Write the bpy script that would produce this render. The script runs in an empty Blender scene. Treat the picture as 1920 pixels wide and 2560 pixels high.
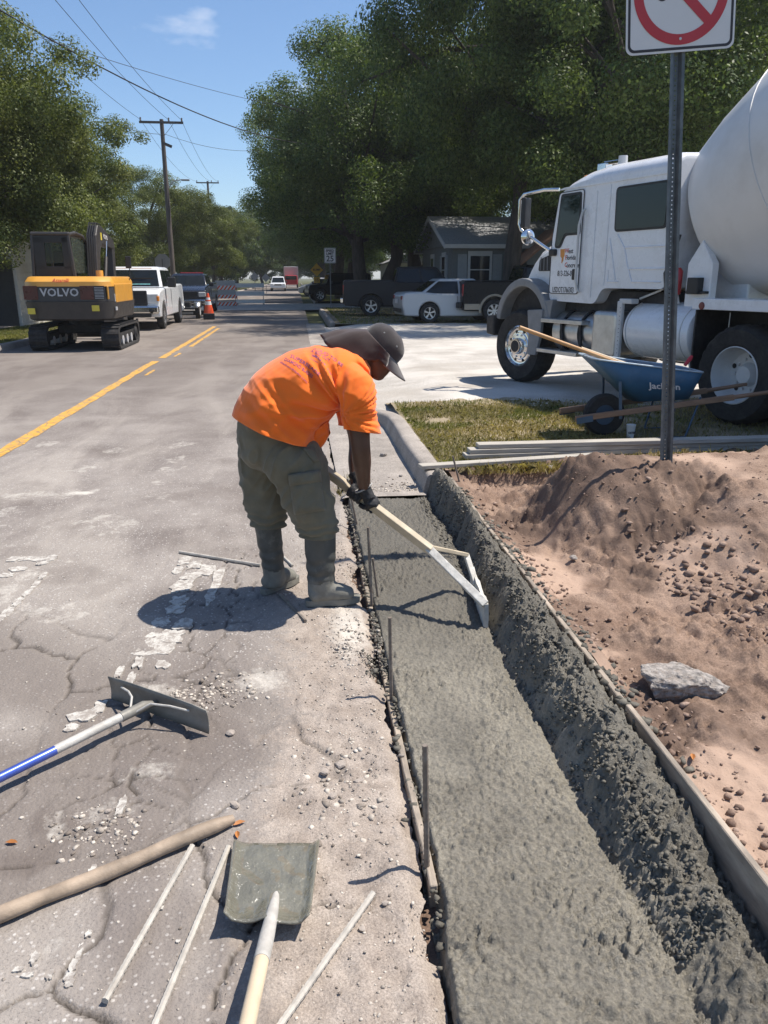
import bpy, bmesh, math, random
import numpy as np
from mathutils import Vector, Matrix, noise as mnoise
from mathutils.bvhtree import BVHTree
R_ = math.radians
scene = bpy.context.scene
COL = scene.collection
# ---------------------------------------------------------------- camera
CAM_H = 1.65; FPX = 1950.0; YAW = R_(6.17); PITCH = R_(16.73)
cd = bpy.data.cameras.new('camera'); cam = bpy.data.objects.new('camera', cd); COL.objects.link(cam)
cam.location = (0, 0, CAM_H); cam.rotation_euler = (math.pi/2 - PITCH, 0, -YAW)
cd.sensor_fit = 'VERTICAL'; cd.sensor_height = 24.0; cd.lens = 24.0*FPX/2560.0
cd.clip_start = 0.05; cd.clip_end = 3000
scene.camera = cam
scene.render.resolution_x = 768; scene.render.resolution_y = 1024
# ---------------------------------------------------------------- sky and sun
SUN_TO = Vector((0.52, 0.08, 1.0)).normalized()
SUN_EL = math.asin(SUN_TO.z); SUN_AZ = math.atan2(SUN_TO.x, SUN_TO.y)
world = bpy.data.worlds.new('World'); scene.world = world; world.use_nodes = True
wn = world.node_tree.nodes; wl = world.node_tree.links; wn.clear()
sky = wn.new('ShaderNodeTexSky'); sky.sky_type = 'NISHITA'; sky.sun_disc = False
sky.sun_elevation = SUN_EL; sky.sun_rotation = SUN_AZ; sky.air_density = 1.0; sky.dust_density = 0.4; sky.ozone_density = 6.0
bg = wn.new('ShaderNodeBackground'); bg.inputs[1].default_value = 0.115
wo = wn.new('ShaderNodeOutputWorld')
tc = wn.new('ShaderNodeTexCoord'); mp = wn.new('ShaderNodeMapping'); mp.inputs['Scale'].default_value = (1, 1, 2.6)
cn = wn.new('ShaderNodeTexNoise'); cn.inputs['Scale'].default_value = 4.2; cn.inputs['Detail'].default_value = 9; cn.inputs['Roughness'].default_value = 0.55
cr = wn.new('ShaderNodeValToRGB'); cr.color_ramp.elements[0].position = 0.60; cr.color_ramp.elements[1].position = 0.80
mx = wn.new('ShaderNodeMixRGB'); mx.inputs[2].default_value = (6.5, 6.8, 7.4, 1)
wl.new(tc.outputs['Generated'], mp.inputs[0]); wl.new(mp.outputs[0], cn.inputs[0]); wl.new(cn.outputs[0], cr.inputs[0])
wl.new(cr.outputs[0], mx.inputs[0]); wl.new(sky.outputs[0], mx.inputs[1]); wl.new(mx.outputs[0], bg.inputs[0]); wl.new(bg.outputs[0], wo.inputs[0])
sl = bpy.data.lights.new('sun', 'SUN'); sl.energy = 5.0; sl.angle = R_(0.53); sl.color = (1.0, 0.93, 0.84)
so = bpy.data.objects.new('sun', sl); COL.objects.link(so); so.location = (20, 10, 40)
so.rotation_euler = (-SUN_TO).to_track_quat('-Z', 'Y').to_euler()
scene.view_settings.view_transform = 'Standard'; scene.view_settings.look = 'None'
scene.view_settings.exposure = 0.45; scene.view_settings.gamma = 1.0; scene.view_settings.use_curve_mapping = False
scene.cycles.max_bounces = 6; scene.cycles.diffuse_bounces = 3; scene.cycles.glossy_bounces = 3; scene.cycles.transmission_bounces = 4; scene.cycles.transparent_max_bounces = 6
# ---------------------------------------------------------------- pixel -> place (1659 x 2212 view of the photograph)
SS = 1920/1659.0
_f = Vector((math.sin(YAW)*math.cos(PITCH), math.cos(YAW)*math.cos(PITCH), -math.sin(PITCH)))
_r = Vector((math.cos(YAW), -math.sin(YAW), 0)); _u = Vector((math.sin(YAW)*math.sin(PITCH), math.cos(YAW)*math.sin(PITCH), math.cos(PITCH)))
def ray(dx, dy): return _f + _r*((dx*SS-960)/FPX) - _u*((dy*SS-1280)/FPX)
def G(dx, dy, z=0.0):
    r = ray(dx, dy); t = (z-CAM_H)/r.z; return Vector((r.x*t, r.y*t, z))
def D(dx, dy, Y):
    r = ray(dx, dy); t = Y/r.y; return Vector((r.x*t, Y, CAM_H+r.z*t))
# ---------------------------------------------------------------- materials
MATS = {}
def _mix(nt, fac, a, b, blend='MIX'):
    m = nt.nodes.new('ShaderNodeMix'); m.data_type = 'RGBA'; m.blend_type = blend
    for sock, val in ((m.inputs[0], fac), (m.inputs[6], a), (m.inputs[7], b)):
        if hasattr(val, 'node'): nt.links.new(val, sock)
        else: sock.default_value = val if isinstance(val, (int, float)) else (*val, 1)
    return m.outputs[2]
def _noise(nt, vec, scale, detail=4, rough=0.55, dist=0.0):
    n = nt.nodes.new('ShaderNodeTexNoise'); n.inputs['Scale'].default_value = scale; n.inputs['Detail'].default_value = detail
    n.inputs['Roughness'].default_value = rough; n.inputs['Distortion'].default_value = dist
    if vec is not None: nt.links.new(vec, n.inputs['Vector'])
    return n.outputs[0]
def _ramp(nt, fac, p0, p1, c0=(0, 0, 0), c1=(1, 1, 1)):
    r = nt.nodes.new('ShaderNodeValToRGB'); e = r.color_ramp.elements
    e[0].position = p0; e[1].position = p1; e[0].color = (*c0, 1); e[1].color = (*c1, 1); nt.links.new(fac, r.inputs[0]); return r.outputs[0]
def _math(nt, op, a, b=0.0):
    m = nt.nodes.new('ShaderNodeMath'); m.operation = op
    for s, v in ((m.inputs[0], a), (m.inputs[1], b)):
        if hasattr(v, 'node'): nt.links.new(v, s)
        else: s.default_value = v
    return m.outputs[0]
def _attr(nt, name):
    a = nt.nodes.new('ShaderNodeAttribute'); a.attribute_name = name; return a.outputs['Fac']
def _bump(nt, h, strength, dist):
    b = nt.nodes.new('ShaderNodeBump'); b.inputs['Strength'].default_value = strength; b.inputs['Distance'].default_value = dist
    nt.links.new(h, b.inputs['Height']); return b.outputs[0]
def newmat(name):
    m = bpy.data.materials.new(name); m.use_nodes = True; MATS[name] = m
    return m, m.node_tree, m.node_tree.nodes['Principled BSDF']
def pm(name, col, rough=0.6, metal=0.0, var=0.12, scale=6.0, bump=0.0, bscale=60.0, coat=0.0, dirt=None, dirtamt=0.5, stretch=None, spec=None, alpha=None, emit=None):
    """principled paint/wood/metal with colour variation, optional dirt patches and fine relief"""
    m, nt, b = newmat(name)
    t = nt.nodes.new('ShaderNodeTexCoord'); vec = t.outputs['Object']
    if stretch:
        mpn = nt.nodes.new('ShaderNodeMapping'); mpn.inputs['Scale'].default_value = stretch; nt.links.new(vec, mpn.inputs[0]); vec = mpn.outputs[0]
    n = _noise(nt, vec, scale, 6, 0.6)
    lo = tuple(max(0, c*(1-var)) for c in col); hi = tuple(min(1, c*(1+var)) for c in col)
    c = _ramp(nt, n, 0.3, 0.7, lo, hi)
    if dirt:
        d = _ramp(nt, _noise(nt, vec, scale*0.6, 8, 0.7), 0.5, 0.75)
        c = _mix(nt, _math(nt, 'MULTIPLY', d, dirtamt), c, dirt)
    nt.links.new(c, b.inputs['Base Color'])
    rr = _ramp(nt, _noise(nt, vec, scale*2.3, 4), 0.3, 0.7, (rough*0.85,)*3, (min(1, rough*1.15),)*3); nt.links.new(rr, b.inputs['Roughness'])
    b.inputs['Metallic'].default_value = metal; b.inputs['Coat Weight'].default_value = coat
    if coat: b.inputs['Coat Roughness'].default_value = 0.06
    if spec is not None: b.inputs['Specular IOR Level'].default_value = spec
    if bump: nt.links.new(_bump(nt, _noise(nt, vec, bscale, 5, 0.6), 0.6, bump), b.inputs['Normal'])
    if emit: b.inputs['Emission Color'].default_value = (*col, 1); b.inputs['Emission Strength'].default_value = emit
    return m
def glassmat(name, tint=(0.02, 0.025, 0.025), rough=0.04, trans=0.0):
    m, nt, b = newmat(name)
    b.inputs['Base Color'].default_value = (*tint, 1); b.inputs['Roughness'].default_value = rough
    b.inputs['Specular IOR Level'].default_value = 0.38
    if trans: b.inputs['Transmission Weight'].default_value = trans
    return m
# ---------------------------------------------------------------- mesh helpers
class MB:
    def __init__(s): s.v = []; s.f = []; s.mi = []; s.cur = 0
    def add(s, vs, fs):
        o = len(s.v); s.v += [tuple(v) for v in vs]
        for f in fs: s.f.append([i+o for i in f]); s.mi.append(s.cur)
        return s
    def box(s, c, d, M=None):
        x, y, z = d[0]/2, d[1]/2, d[2]/2
        vs = [Vector((sx*x, sy*y, sz*z)) for sz in (-1, 1) for sx, sy in ((-1, -1), (1, -1), (1, 1), (-1, 1))]
        if M is not None: vs = [M @ v for v in vs]
        c = Vector(c); vs = [v+c for v in vs]
        return s.add(vs, [(3, 2, 1, 0), (4, 5, 6, 7), (0, 1, 5, 4), (1, 2, 6, 5), (2, 3, 7, 6), (3, 0, 4, 7)])
    def bar(s, a, b, w, h, up=(0, 0, 1), ext=0.0):
        a = Vector(a); b = Vector(b); d = (b-a); L = d.length; d = d/L; a = a-d*ext; b = b+d*ext
        u = Vector(up); side = d.cross(u)
        if side.length < 1e-4: side = d.cross(Vector((1, 0, 0)))
        side.normalize(); u = side.cross(d).normalized()
        vs = [p+side*(sx*w/2)+u*(sz*h/2) for p in (a, b) for sx, sz in ((-1, -1), (1, -1), (1, 1), (-1, 1))]
        return s.add(vs, [(3, 2, 1, 0), (4, 5, 6, 7), (0, 1, 5, 4), (1, 2, 6, 5), (2, 3, 7, 6), (3, 0, 4, 7)])
    def loft(s, rings, closed=True, caps=True, loop=False):
        n = len(rings[0]); vs = [p for r in rings for p in r]; fs = []
        m = len(rings)
        for i in range(m if loop else m-1):
            a = i*n; b = ((i+1) % m)*n
            for j in range(n if closed else n-1):
                k = (j+1) % n; fs.append((a+j, a+k, b+k, b+j))
        if caps and not loop: fs.append(tuple(range(n-1, -1, -1))); fs.append(tuple((m-1)*n+j for j in range(n)))
        return s.add(vs, fs)
    def tube(s, path, r, n=8, caps=True, flat=1.0, loop=False):
        P = [Vector(p) for p in path]; m = len(P)
        rs = r if isinstance(r, (list, tuple)) else [r]*m
        rings = []; up = None
        for i in range(m):
            if loop: t = P[(i+1) % m]-P[i-1]
            else: t = P[min(i+1, m-1)]-P[max(i-1, 0)]
            t.normalize()
            if up is None:
                up = t.cross(Vector((0, 0, 1)))
                if up.length < 1e-3: up = t.cross(Vector((1, 0, 0)))
                up.normalize()
            else:
                up = (up-t*up.dot(t)).normalized()
            w = t.cross(up)
            rings.append([P[i]+(up*math.cos(2*math.pi*k/n)+w*(flat*math.sin(2*math.pi*k/n)))*rs[i] for k in range(n)])
        return s.loft(rings, True, caps, loop)
    def lathe(s, prof, n=24, c=(0, 0, 0), axis='z', a0=0.0, a1=None, M=None):
        c = Vector(c); full = a1 is None; a1 = 2*math.pi if full else a1
        rings = []
        for k in range(n if full else n+1):
            a = a0+(a1-a0)*k/n; ca, sa = math.cos(a), math.sin(a)
            ring = []
            for (r, h) in prof:
                p = {'z': Vector((r*ca, r*sa, h)), 'y': Vector((r*ca, h, r*sa)), 'x': Vector((h, r*ca, r*sa))}[axis]
                if M is not None: p = M @ p
                ring.append(p+c)
            rings.append(ring)
        return s.loft(rings, False, False, full)
    def prism(s, poly, o, ex, ey, depth):
        """2-D polygon in the frame (o, ex, ey) extruded along ex x ey by depth"""
        o = Vector(o); ex = Vector(ex); ey = Vector(ey); en = ex.cross(ey).normalized()
        n = len(poly); a = [o+ex*p[0]+ey*p[1] for p in poly]; b = [p+en*depth for p in a]
        fs = [tuple(range(n-1, -1, -1)), tuple(range(n, 2*n))]+[(i, (i+1) % n, (i+1) % n+n, i+n) for i in range(n)]
        return s.add(a+b, fs)
    def quad(s, a, b, c, d): return s.add([a, b, c, d], [(0, 1, 2, 3)])
    def mesh(s, name='m'):
        me = bpy.data.meshes.new(name); me.from_pydata(s.v, [], s.f)
        if any(s.mi): me.polygons.foreach_set('material_index', s.mi)
        me.validate(); me.update(); return me
    def build(s, name, mat, parent=None, smooth=None, bevel=0.0, seg=2, fix=True, solid=0.0, sub=0, bang=30):
        me = s.mesh(name)
        if fix:
            bm = bmesh.new(); bm.from_mesh(me); bmesh.ops.recalc_face_normals(bm, faces=bm.faces); bm.to_mesh(me); bm.free()
        return mkobj(name, me, mat, parent, smooth, bevel, seg, solid, sub, bang)
def mkobj(name, me, mat, parent=None, smooth=None, bevel=0.0, seg=2, solid=0.0, sub=0, bang=30):
    for m in (mat if isinstance(mat, (list, tuple)) else [mat]):
        me.materials.append(MATS[m] if isinstance(m, str) else m)
    if smooth is not None:
        me.polygons.foreach_set('use_smooth', [True]*len(me.polygons))
        if smooth: me.set_sharp_from_angle(angle=R_(smooth))
    o = bpy.data.objects.new(name, me); COL.objects.link(o)
    if parent is not None: o.parent = parent
    if solid: md = o.modifiers.new('solid', 'SOLIDIFY'); md.thickness = solid; md.offset = 0
    if sub: md = o.modifiers.new('sub', 'SUBSURF'); md.levels = sub; md.render_levels = sub
    if bevel:
        md = o.modifiers.new('bevel', 'BEVEL'); md.width = bevel; md.segments = seg; md.limit_method = 'ANGLE'; md.angle_limit = R_(bang); md.harden_normals = False
    return o
def tag(o, label=None, cat=None, group=None, kind=None):
    if label: o['label'] = label
    if cat: o['category'] = cat
    if group: o['group'] = group
    if kind: o['kind'] = kind
    return o
def empty(name, loc, rz=0.0, label=None, cat=None, group=None, rot=None):
    o = bpy.data.objects.new(name, None); COL.objects.link(o); o.location = loc; o.rotation_euler = rot if rot else (0, 0, rz); o.empty_display_size = 0.1
    return tag(o, label, cat, group)
def copy_tree(o, parent=None):
    c = o.copy(); COL.objects.link(c); c.parent = parent
    for ch in [k for k in bpy.data.objects if k.parent == o and k != c]: copy_tree(ch, c)
    return c
def evalmesh(o):
    dg = bpy.context.evaluated_depsgraph_get(); dg.update()
    return bpy.data.meshes.new_from_object(o.evaluated_get(dg))
def textmesh(txt, size, extrude=0.0, bold=0.0, shear=0.0, spacing=1.0, sx=1.0):
    cu = bpy.data.curves.new('lettering', 'FONT'); cu.body = txt; cu.size = size; cu.extrude = extrude; cu.offset = bold; cu.shear = shear
    cu.space_character = spacing; cu.align_x = 'CENTER'; cu.align_y = 'CENTER'; cu.resolution_u = 2
    ob = bpy.data.objects.new('lettering', cu); COL.objects.link(ob)
    me = evalmesh(ob); bpy.data.objects.remove(ob); bpy.data.curves.remove(cu)
    if sx != 1.0:
        for v in me.vertices: v.co.x *= sx
    return me
def lettering(txt, size, mat, parent, o, ex, ey, bold=0.0, sx=1.0, shear=0.0, name='lettering', depth=0.001, spacing=1.0):
    """flat printed letters in the frame (o, ex, ey), local to parent"""
    me = textmesh(txt, size, depth, bold, shear, spacing, sx)
    ex = Vector(ex).normalized(); ey = Vector(ey).normalized(); en = ex.cross(ey)
    M = Matrix((ex, ey, en)).transposed().to_4x4(); M.translation = Vector(o); me.transform(M); me.materials.clear()
    return mkobj(name, me, mat, parent)
# ---------------------------------------------------------------- numpy noise
def _hash(ix, iy, s):
    h = (ix.astype(np.int64)*374761393 + iy.astype(np.int64)*668265263 + s*2147483647) & 0xFFFFFFFF
    h = ((h ^ (h >> 13))*1274126177) & 0xFFFFFFFF; h = ((h ^ (h >> 16))*2246822519) & 0xFFFFFFFF
    return ((h ^ (h >> 15)) & 0xFFFFFF)/float(0xFFFFFF)
def vnoise(x, y, s=0):
    ix = np.floor(x); iy = np.floor(y); fx = x-ix; fy = y-iy; ix = ix.astype(np.int64); iy = iy.astype(np.int64)
    u = fx*fx*fx*(fx*(fx*6-15)+10); v = fy*fy*fy*(fy*(fy*6-15)+10)
    a = _hash(ix, iy, s); b = _hash(ix+1, iy, s); c = _hash(ix, iy+1, s); d = _hash(ix+1, iy+1, s)
    return (a*(1-u)+b*u)*(1-v)+(c*(1-u)+d*u)*v
def fbm(x, y, s=0, oct=4, gain=0.5):
    t = 0; a = 1; n = 0
    c_, s_ = 0.7986, 0.6018
    for i in range(oct): x, y = x*c_-y*s_, x*s_+y*c_; t = t+a*vnoise(x*(2.03**i)+i*17.3, y*(2.03**i)-i*9.1, s+i); n += a; a *= gain
    return t/n          # 0..1
def voro(x, y, s=0):
    """returns (F1, F2, id) of a jittered grid"""
    ix = np.floor(x).astype(np.int64); iy = np.floor(y).astype(np.int64)
    f1 = np.full(x.shape, 9.0); f2 = np.full(x.shape, 9.0); idd = np.zeros(x.shape)
    for i in (-1, 0, 1):
        for j in (-1, 0, 1):
            cx = ix+i; cy = iy+j; px = cx+_hash(cx, cy, s); py = cy+_hash(cx, cy, s+7)
            d = np.hypot(px-x, py-y); h = _hash(cx, cy, s+13)
            nf = d < f1; f2 = np.where(nf, f1, np.minimum(f2, d)); idd = np.where(nf, h, idd); f1 = np.where(nf, d, f1)
    return f1, f2, idd
def sstep(a, b, x): t = np.clip((x-a)/(b-a), 0, 1); return t*t*(3-2*t)
def gridmesh(name, X, Y, Z, attrs=None):
    """X, Y, Z: (rows, cols) arrays"""
    nr, nc = X.shape; me = bpy.data.meshes.new(name)
    co = np.stack([X, Y, Z], -1).reshape(-1, 3)
    i = np.arange(nr*nc).reshape(nr, nc); q = np.stack([i[:-1, :-1], i[:-1, 1:], i[1:, 1:], i[1:, :-1]], -1).reshape(-1, 4)
    me.vertices.add(nr*nc); me.vertices.foreach_set('co', co.ravel()); me.loops.add(q.size); me.loops.foreach_set('vertex_index', q.ravel())
    me.polygons.add(len(q)); me.polygons.foreach_set('loop_start', np.arange(0, q.size, 4)); me.polygons.foreach_set('use_smooth', np.ones(len(q), bool))
    me.update(calc_edges=True)
    for k, v in (attrs or {}).items(): me.attributes.new(k, 'FLOAT', 'POINT').data.foreach_set('value', np.ascontiguousarray(v, dtype=np.float32).ravel())
    return me
def soup(name, co, faces, attrs=None):
    """co (n,3) array, faces (m,k) index array"""
    me = bpy.data.meshes.new(name); k = faces.shape[1]
    me.vertices.add(len(co)); me.vertices.foreach_set('co', np.ascontiguousarray(co, dtype=np.float32).ravel())
    me.loops.add(faces.size); me.loops.foreach_set('vertex_index', faces.ravel().astype(np.int32))
    me.polygons.add(len(faces)); me.polygons.foreach_set('loop_start', np.arange(0, faces.size, k)); me.update(calc_edges=True)
    for kk, v in (attrs or {}).items(): me.attributes.new(kk, 'FLOAT', 'POINT').data.foreach_set('value', np.ascontiguousarray(v, dtype=np.float32).ravel())
    return me
# ================================================================ SETTING: materials
def asphalt_mat():
    m, nt, b = newmat('asphalt'); t = nt.nodes.new('ShaderNodeTexCoord'); v = t.outputs['Object']
    base = _ramp(nt, _noise(nt, v, 0.9, 7, 0.62, 0.4), 0.36, 0.66, (0.178, 0.153, 0.137), (0.315, 0.283, 0.254))
    mpn = nt.nodes.new('ShaderNodeMapping'); mpn.inputs['Scale'].default_value = (1.6, 0.35, 1); nt.links.new(v, mpn.inputs[0])
    worn = _ramp(nt, _noise(nt, mpn.outputs[0], 0.7, 6, 0.6, 0.8), 0.47, 0.60)
    c = _mix(nt, _math(nt, 'MULTIPLY', worn, 0.5), base, (0.41, 0.37, 0.325))
    # aggregate showing through
    vo = nt.nodes.new('ShaderNodeTexVoronoi'); vo.inputs['Scale'].default_value = 75; nt.links.new(v, vo.inputs['Vector'])
    agg = _ramp(nt, vo.outputs['Color'], 0.62, 0.88); spot = _ramp(nt, vo.outputs['Distance'], 0.25, 0.45, (1, 1, 1), (0, 0, 0))
    c = _mix(nt, _math(nt, 'MULTIPLY', _math(nt, 'MULTIPLY', agg, spot), 0.75), c, (0.60, 0.57, 0.53))
    pit = _ramp(nt, _noise(nt, v, 140, 3, 0.7), 0.32, 0.46, (1, 1, 1), (0, 0, 0)); c = _mix(nt, _math(nt, 'MULTIPLY', pit, 0.5), c, (0.085, 0.077, 0.072))
    stain = _ramp(nt, _noise(nt, v, 2.4, 7, 0.65), 0.58, 0.78); c = _mix(nt, _math(nt, 'MULTIPLY', stain, 0.30), c, (0.12, 0.108, 0.10))
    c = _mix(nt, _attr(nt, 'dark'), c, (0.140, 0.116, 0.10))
    s2 = _ramp(nt, _noise(nt, v, 9, 6, 0.65), 0.3, 0.7, (0.285, 0.235, 0.195), (0.44, 0.38, 0.325))
    gr = _ramp(nt, _noise(nt, v, 190, 3, 0.8), 0.35, 0.65, (0.62, 0.62, 0.62), (1.15, 1.15, 1.15)); s2 = _mix(nt, 1.0, s2, gr, 'MULTIPLY')
    sa = _ramp(nt, _math(nt, 'ADD', _attr(nt, 'sand'), _math(nt, 'MULTIPLY', _math(nt, 'SUBTRACT', _noise(nt, v, 24, 6, 0.7), 0.5), 0.9)), 0.35, 0.65)
    c = _mix(nt, sa, c, s2)
    pa = _ramp(nt, _math(nt, 'ADD', _attr(nt, 'pale'), _math(nt, 'MULTIPLY', _math(nt, 'SUBTRACT', _noise(nt, v, 30, 6, 0.7), 0.5), 0.8)), 0.35, 0.75)
    c = _mix(nt, _math(nt, 'MULTIPLY', pa, 0.8), c, (0.60, 0.565, 0.50))
    c = _mix(nt, _attr(nt, 'crack'), c, (0.06, 0.052, 0.046))
    nt.links.new(c, b.inputs['Base Color']); b.inputs['Roughness'].default_value = 0.9; b.inputs['Specular IOR Level'].default_value = 0.25
    h = _math(nt, 'ADD', _math(nt, 'MULTIPLY', vo.outputs['Distance'], -0.8), _noise(nt, v, 160, 3, 0.7))
    nt.links.new(_bump(nt, h, 0.55, 0.006), b.inputs['Normal'])
asphalt_mat()
def soil_mat(name, c0, c1, dark, grain=120, bd=0.006, bs=0.8, scale=3.5):
    m, nt, b = newmat(name); t = nt.nodes.new('ShaderNodeTexCoord'); v = t.outputs['Object']
    c = _ramp(nt, _noise(nt, v, scale, 8, 0.65, 0.3), 0.34, 0.68, c0, c1)
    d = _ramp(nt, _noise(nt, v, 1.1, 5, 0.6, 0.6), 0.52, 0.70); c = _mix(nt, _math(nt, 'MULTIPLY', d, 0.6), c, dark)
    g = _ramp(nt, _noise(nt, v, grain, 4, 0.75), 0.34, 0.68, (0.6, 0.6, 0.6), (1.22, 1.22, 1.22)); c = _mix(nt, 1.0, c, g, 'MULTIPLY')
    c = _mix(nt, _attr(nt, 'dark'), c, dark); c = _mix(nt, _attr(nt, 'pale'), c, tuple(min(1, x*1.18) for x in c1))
    nt.links.new(c, b.inputs['Base Color']); b.inputs['Roughness'].default_value = 0.95; b.inputs['Specular IOR Level'].default_value = 0.15
    nt.links.new(_bump(nt, _math(nt, 'ADD', _noise(nt, v, grain*0.6, 5, 0.75), _noise(nt, v, 26, 5, 0.6)), bs, bd), b.inputs['Normal'])
soil_mat('dirt', (0.200, 0.132, 0.096), (0.36, 0.258, 0.195), (0.125, 0.086, 0.066))
soil_mat('lot_sand', (0.43, 0.40, 0.355), (0.585, 0.55, 0.50), (0.36, 0.325, 0.28), 60, 0.01, 0.6, 1.2)
soil_mat('verge_soil', (0.19, 0.155, 0.10), (0.32, 0.265, 0.185), (0.15, 0.13, 0.065), 80, 0.008, 0.7, 4)
soil_mat('lawn_soil', (0.07, 0.085, 0.03), (0.17, 0.16, 0.08), (0.05, 0.045, 0.025), 40, 0.01, 0.7, 1.5)
def concrete_mat(name, col, rough, spk, wet=False):
    m, nt, b = newmat(name); t = nt.nodes.new('ShaderNodeTexCoord'); v = t.outputs['Object']
    lo = tuple(x*0.72 for x in col); hi = tuple(min(1, x*1.25) for x in col)
    c = _ramp(nt, _noise(nt, v, 3.0 if wet else 2.0, 7, 0.62, 0.3), 0.33, 0.68, lo, hi)
    g = _ramp(nt, _noise(nt, v, spk, 5, 0.75), 0.32, 0.68, (0.55, 0.55, 0.55), (1.3, 1.3, 1.3)); c = _mix(nt, 1.0, c, g, 'MULTIPLY')
    if wet:
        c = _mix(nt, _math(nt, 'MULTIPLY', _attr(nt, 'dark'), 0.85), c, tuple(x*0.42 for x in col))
        r = _ramp(nt, _noise(nt, v, 55, 5, 0.7), 0.36, 0.64, (0.30,)*3, (0.72,)*3); nt.links.new(r, b.inputs['Roughness'])
        nt.links.new(_bump(nt, _math(nt, 'ADD', _noise(nt, v, 120, 5, 0.75), _math(nt, 'MULTIPLY', _noise(nt, v, 42, 4, 0.65), 1.2)), 0.85, 0.011), b.inputs['Normal'])
    else:
        st = _ramp(nt, _noise(nt, v, 7, 7, 0.7), 0.5, 0.75); c = _mix(nt, _math(nt, 'MULTIPLY', st, 0.35), c, tuple(x*0.55 for x in col))
        b.inputs['Roughness'].default_value = rough
        nt.links.new(_bump(nt, _noise(nt, v, spk, 5, 0.7), 0.45, 0.005), b.inputs['Normal'])
    nt.links.new(c, b.inputs['Base Color'])
concrete_mat('wet_concrete', (0.265, 0.243, 0.196), 0.5, 95, True)
concrete_mat('old_concrete', (0.335, 0.298, 0.262), 0.9, 90)
concrete_mat('pale_concrete', (0.47, 0.435, 0.395), 0.9, 60)
pm('white_paint', (0.50, 0.475, 0.43), 0.85, var=0.16, scale=22, bump=0.003, bscale=90, dirt=(0.27, 0.25, 0.225), dirtamt=0.95)
def line_mat():
    m, nt, b = newmat('yellow_paint'); t = nt.nodes.new('ShaderNodeTexCoord'); v = t.outputs['Object']
    c = _ramp(nt, _noise(nt, v, 6, 6, 0.6), 0.3, 0.7, (0.52, 0.27, 0.035), (0.68, 0.38, 0.07))
    w = _ramp(nt, _noise(nt, v, 9, 9, 0.72, 0.6), 0.52, 0.62); c = _mix(nt, _math(nt, 'MULTIPLY', w, 0.8), c, (0.24, 0.20, 0.165))
    vo = nt.nodes.new('ShaderNodeTexVoronoi'); vo.feature = 'DISTANCE_TO_EDGE'; vo.inputs['Scale'].default_value = 7; nt.links.new(v, vo.inputs['Vector'])
    k = _ramp(nt, vo.outputs['Distance'], 0.015, 0.05, (1, 1, 1), (0, 0, 0)); c = _mix(nt, _math(nt, 'MULTIPLY', k, 0.7), c, (0.15, 0.13, 0.11))
    nt.links.new(c, b.inputs['Base Color']); b.inputs['Roughness'].default_value = 0.75
    nt.links.new(_bump(nt, _noise(nt, v, 120, 4, 0.7), 0.5, 0.003), b.inputs['Normal'])
line_mat()
# ================================================================ SETTING: ground sheets
RX0, RX1 = -6.75, 0.308
me = gridmesh('ground', *np.meshgrid(np.linspace(-700, 700, 29), np.linspace(-200, 1500, 35)), np.full((35, 29), -0.10))
tag(mkobj('ground', me, 'lawn_soil'), kind='structure', label='bare grassy ground reaching to the horizon')
# road: a finely cut near patch that carries the broken asphalt, and the rest of the sheet
xs = np.arange(-2.7, RX1+0.001, 0.0101); xs[-1] = RX1
ys = np.exp(np.linspace(math.log(0.75), math.log(8.4), 430))
X, Y = np.meshgrid(xs, ys)
wob = (fbm(X*1.7, Y*1.7, 5, 3)-0.5)*0.10
edge_s = sstep(0.255, 0.308, X)                                   # crumbled edge towards the form board
Z = (fbm(X*3, Y*3, 11, 4)-0.5)*0.014 + (fbm(X*22, Y*22, 12, 3)-0.5)*0.006
wx = X+(fbm(X*2.2, Y*2.2, 31, 4)-0.5)*0.30; wy = Y+(fbm(X*2.2+40, Y*2.2, 32, 4)-0.5)*0.30
f1, f2, cid = voro(wx*2.1, wy*1.9, 3); ed = f2-f1
g1, g2, gid = voro(wx*5.2+3, wy*5.0, 9); eg = g2-g1
zone = sstep(0.30, -0.05, X)*sstep(3.3, 2.5, Y+0.6*X)               # shattered slabs, bottom left
zone2 = np.exp(-((X+0.55+0.12*(3.2-Y))/0.22)**2)*sstep(2.3, 2.7, Y)*sstep(5.2, 4.3, Y)   # the old crack that runs up the lane
fine_z = np.exp(-((X+0.62)/0.18)**2)*np.exp(-((Y-2.35)/0.35)**2)
cwid = 0.006+0.022*fbm(X*3, Y*3, 77, 3)
ck = (1-sstep(cwid*0.55, cwid*1.5, ed))*np.maximum(zone*sstep(0.42, 0.6, fbm(X*1.3, Y*1.3, 78, 2)+0.24), 0.0)
ck2 = (1-sstep(0.012, 0.05, eg))*np.maximum(zone2*0.9, fine_z)
crack = np.clip(np.maximum(ck, ck2), 0, 1)
tilt = (cid-0.5)*0.010*zone
Z = Z+tilt-0.016*crack-0.004*zone2*(gid-0.3)
sandm = np.clip(sstep(-0.34, 0.22, X+wob*5.5-0.10*(Y-2.4))*sstep(6.2, 4.4, Y)*0.80 + 0.55*np.exp(-((X+0.02)/0.22)**2-((Y-2.0)/0.5)**2), 0, 1)
sandm = np.clip(sandm*(1-.45*zone*sstep(.1, -.2, X))+0.34*(1-.8*zone)*sstep(-1.5, -.2, X)*sstep(5.5, 3.0, Y)*fbm(X*2.3, Y*2.3, 92, 5)*1.3+0.25*sstep(0.55, 0.75, fbm(X*4, Y*4, 90, 4))*sstep(-0.7, -0.2, X)*sstep(5.5, 4, Y), 0, 1)
Z = Z+sandm*((fbm(X*9, Y*9, 21, 4)-0.45)*0.035+(fbm(X*38, Y*38, 22, 3)-0.5)*0.010)
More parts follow.
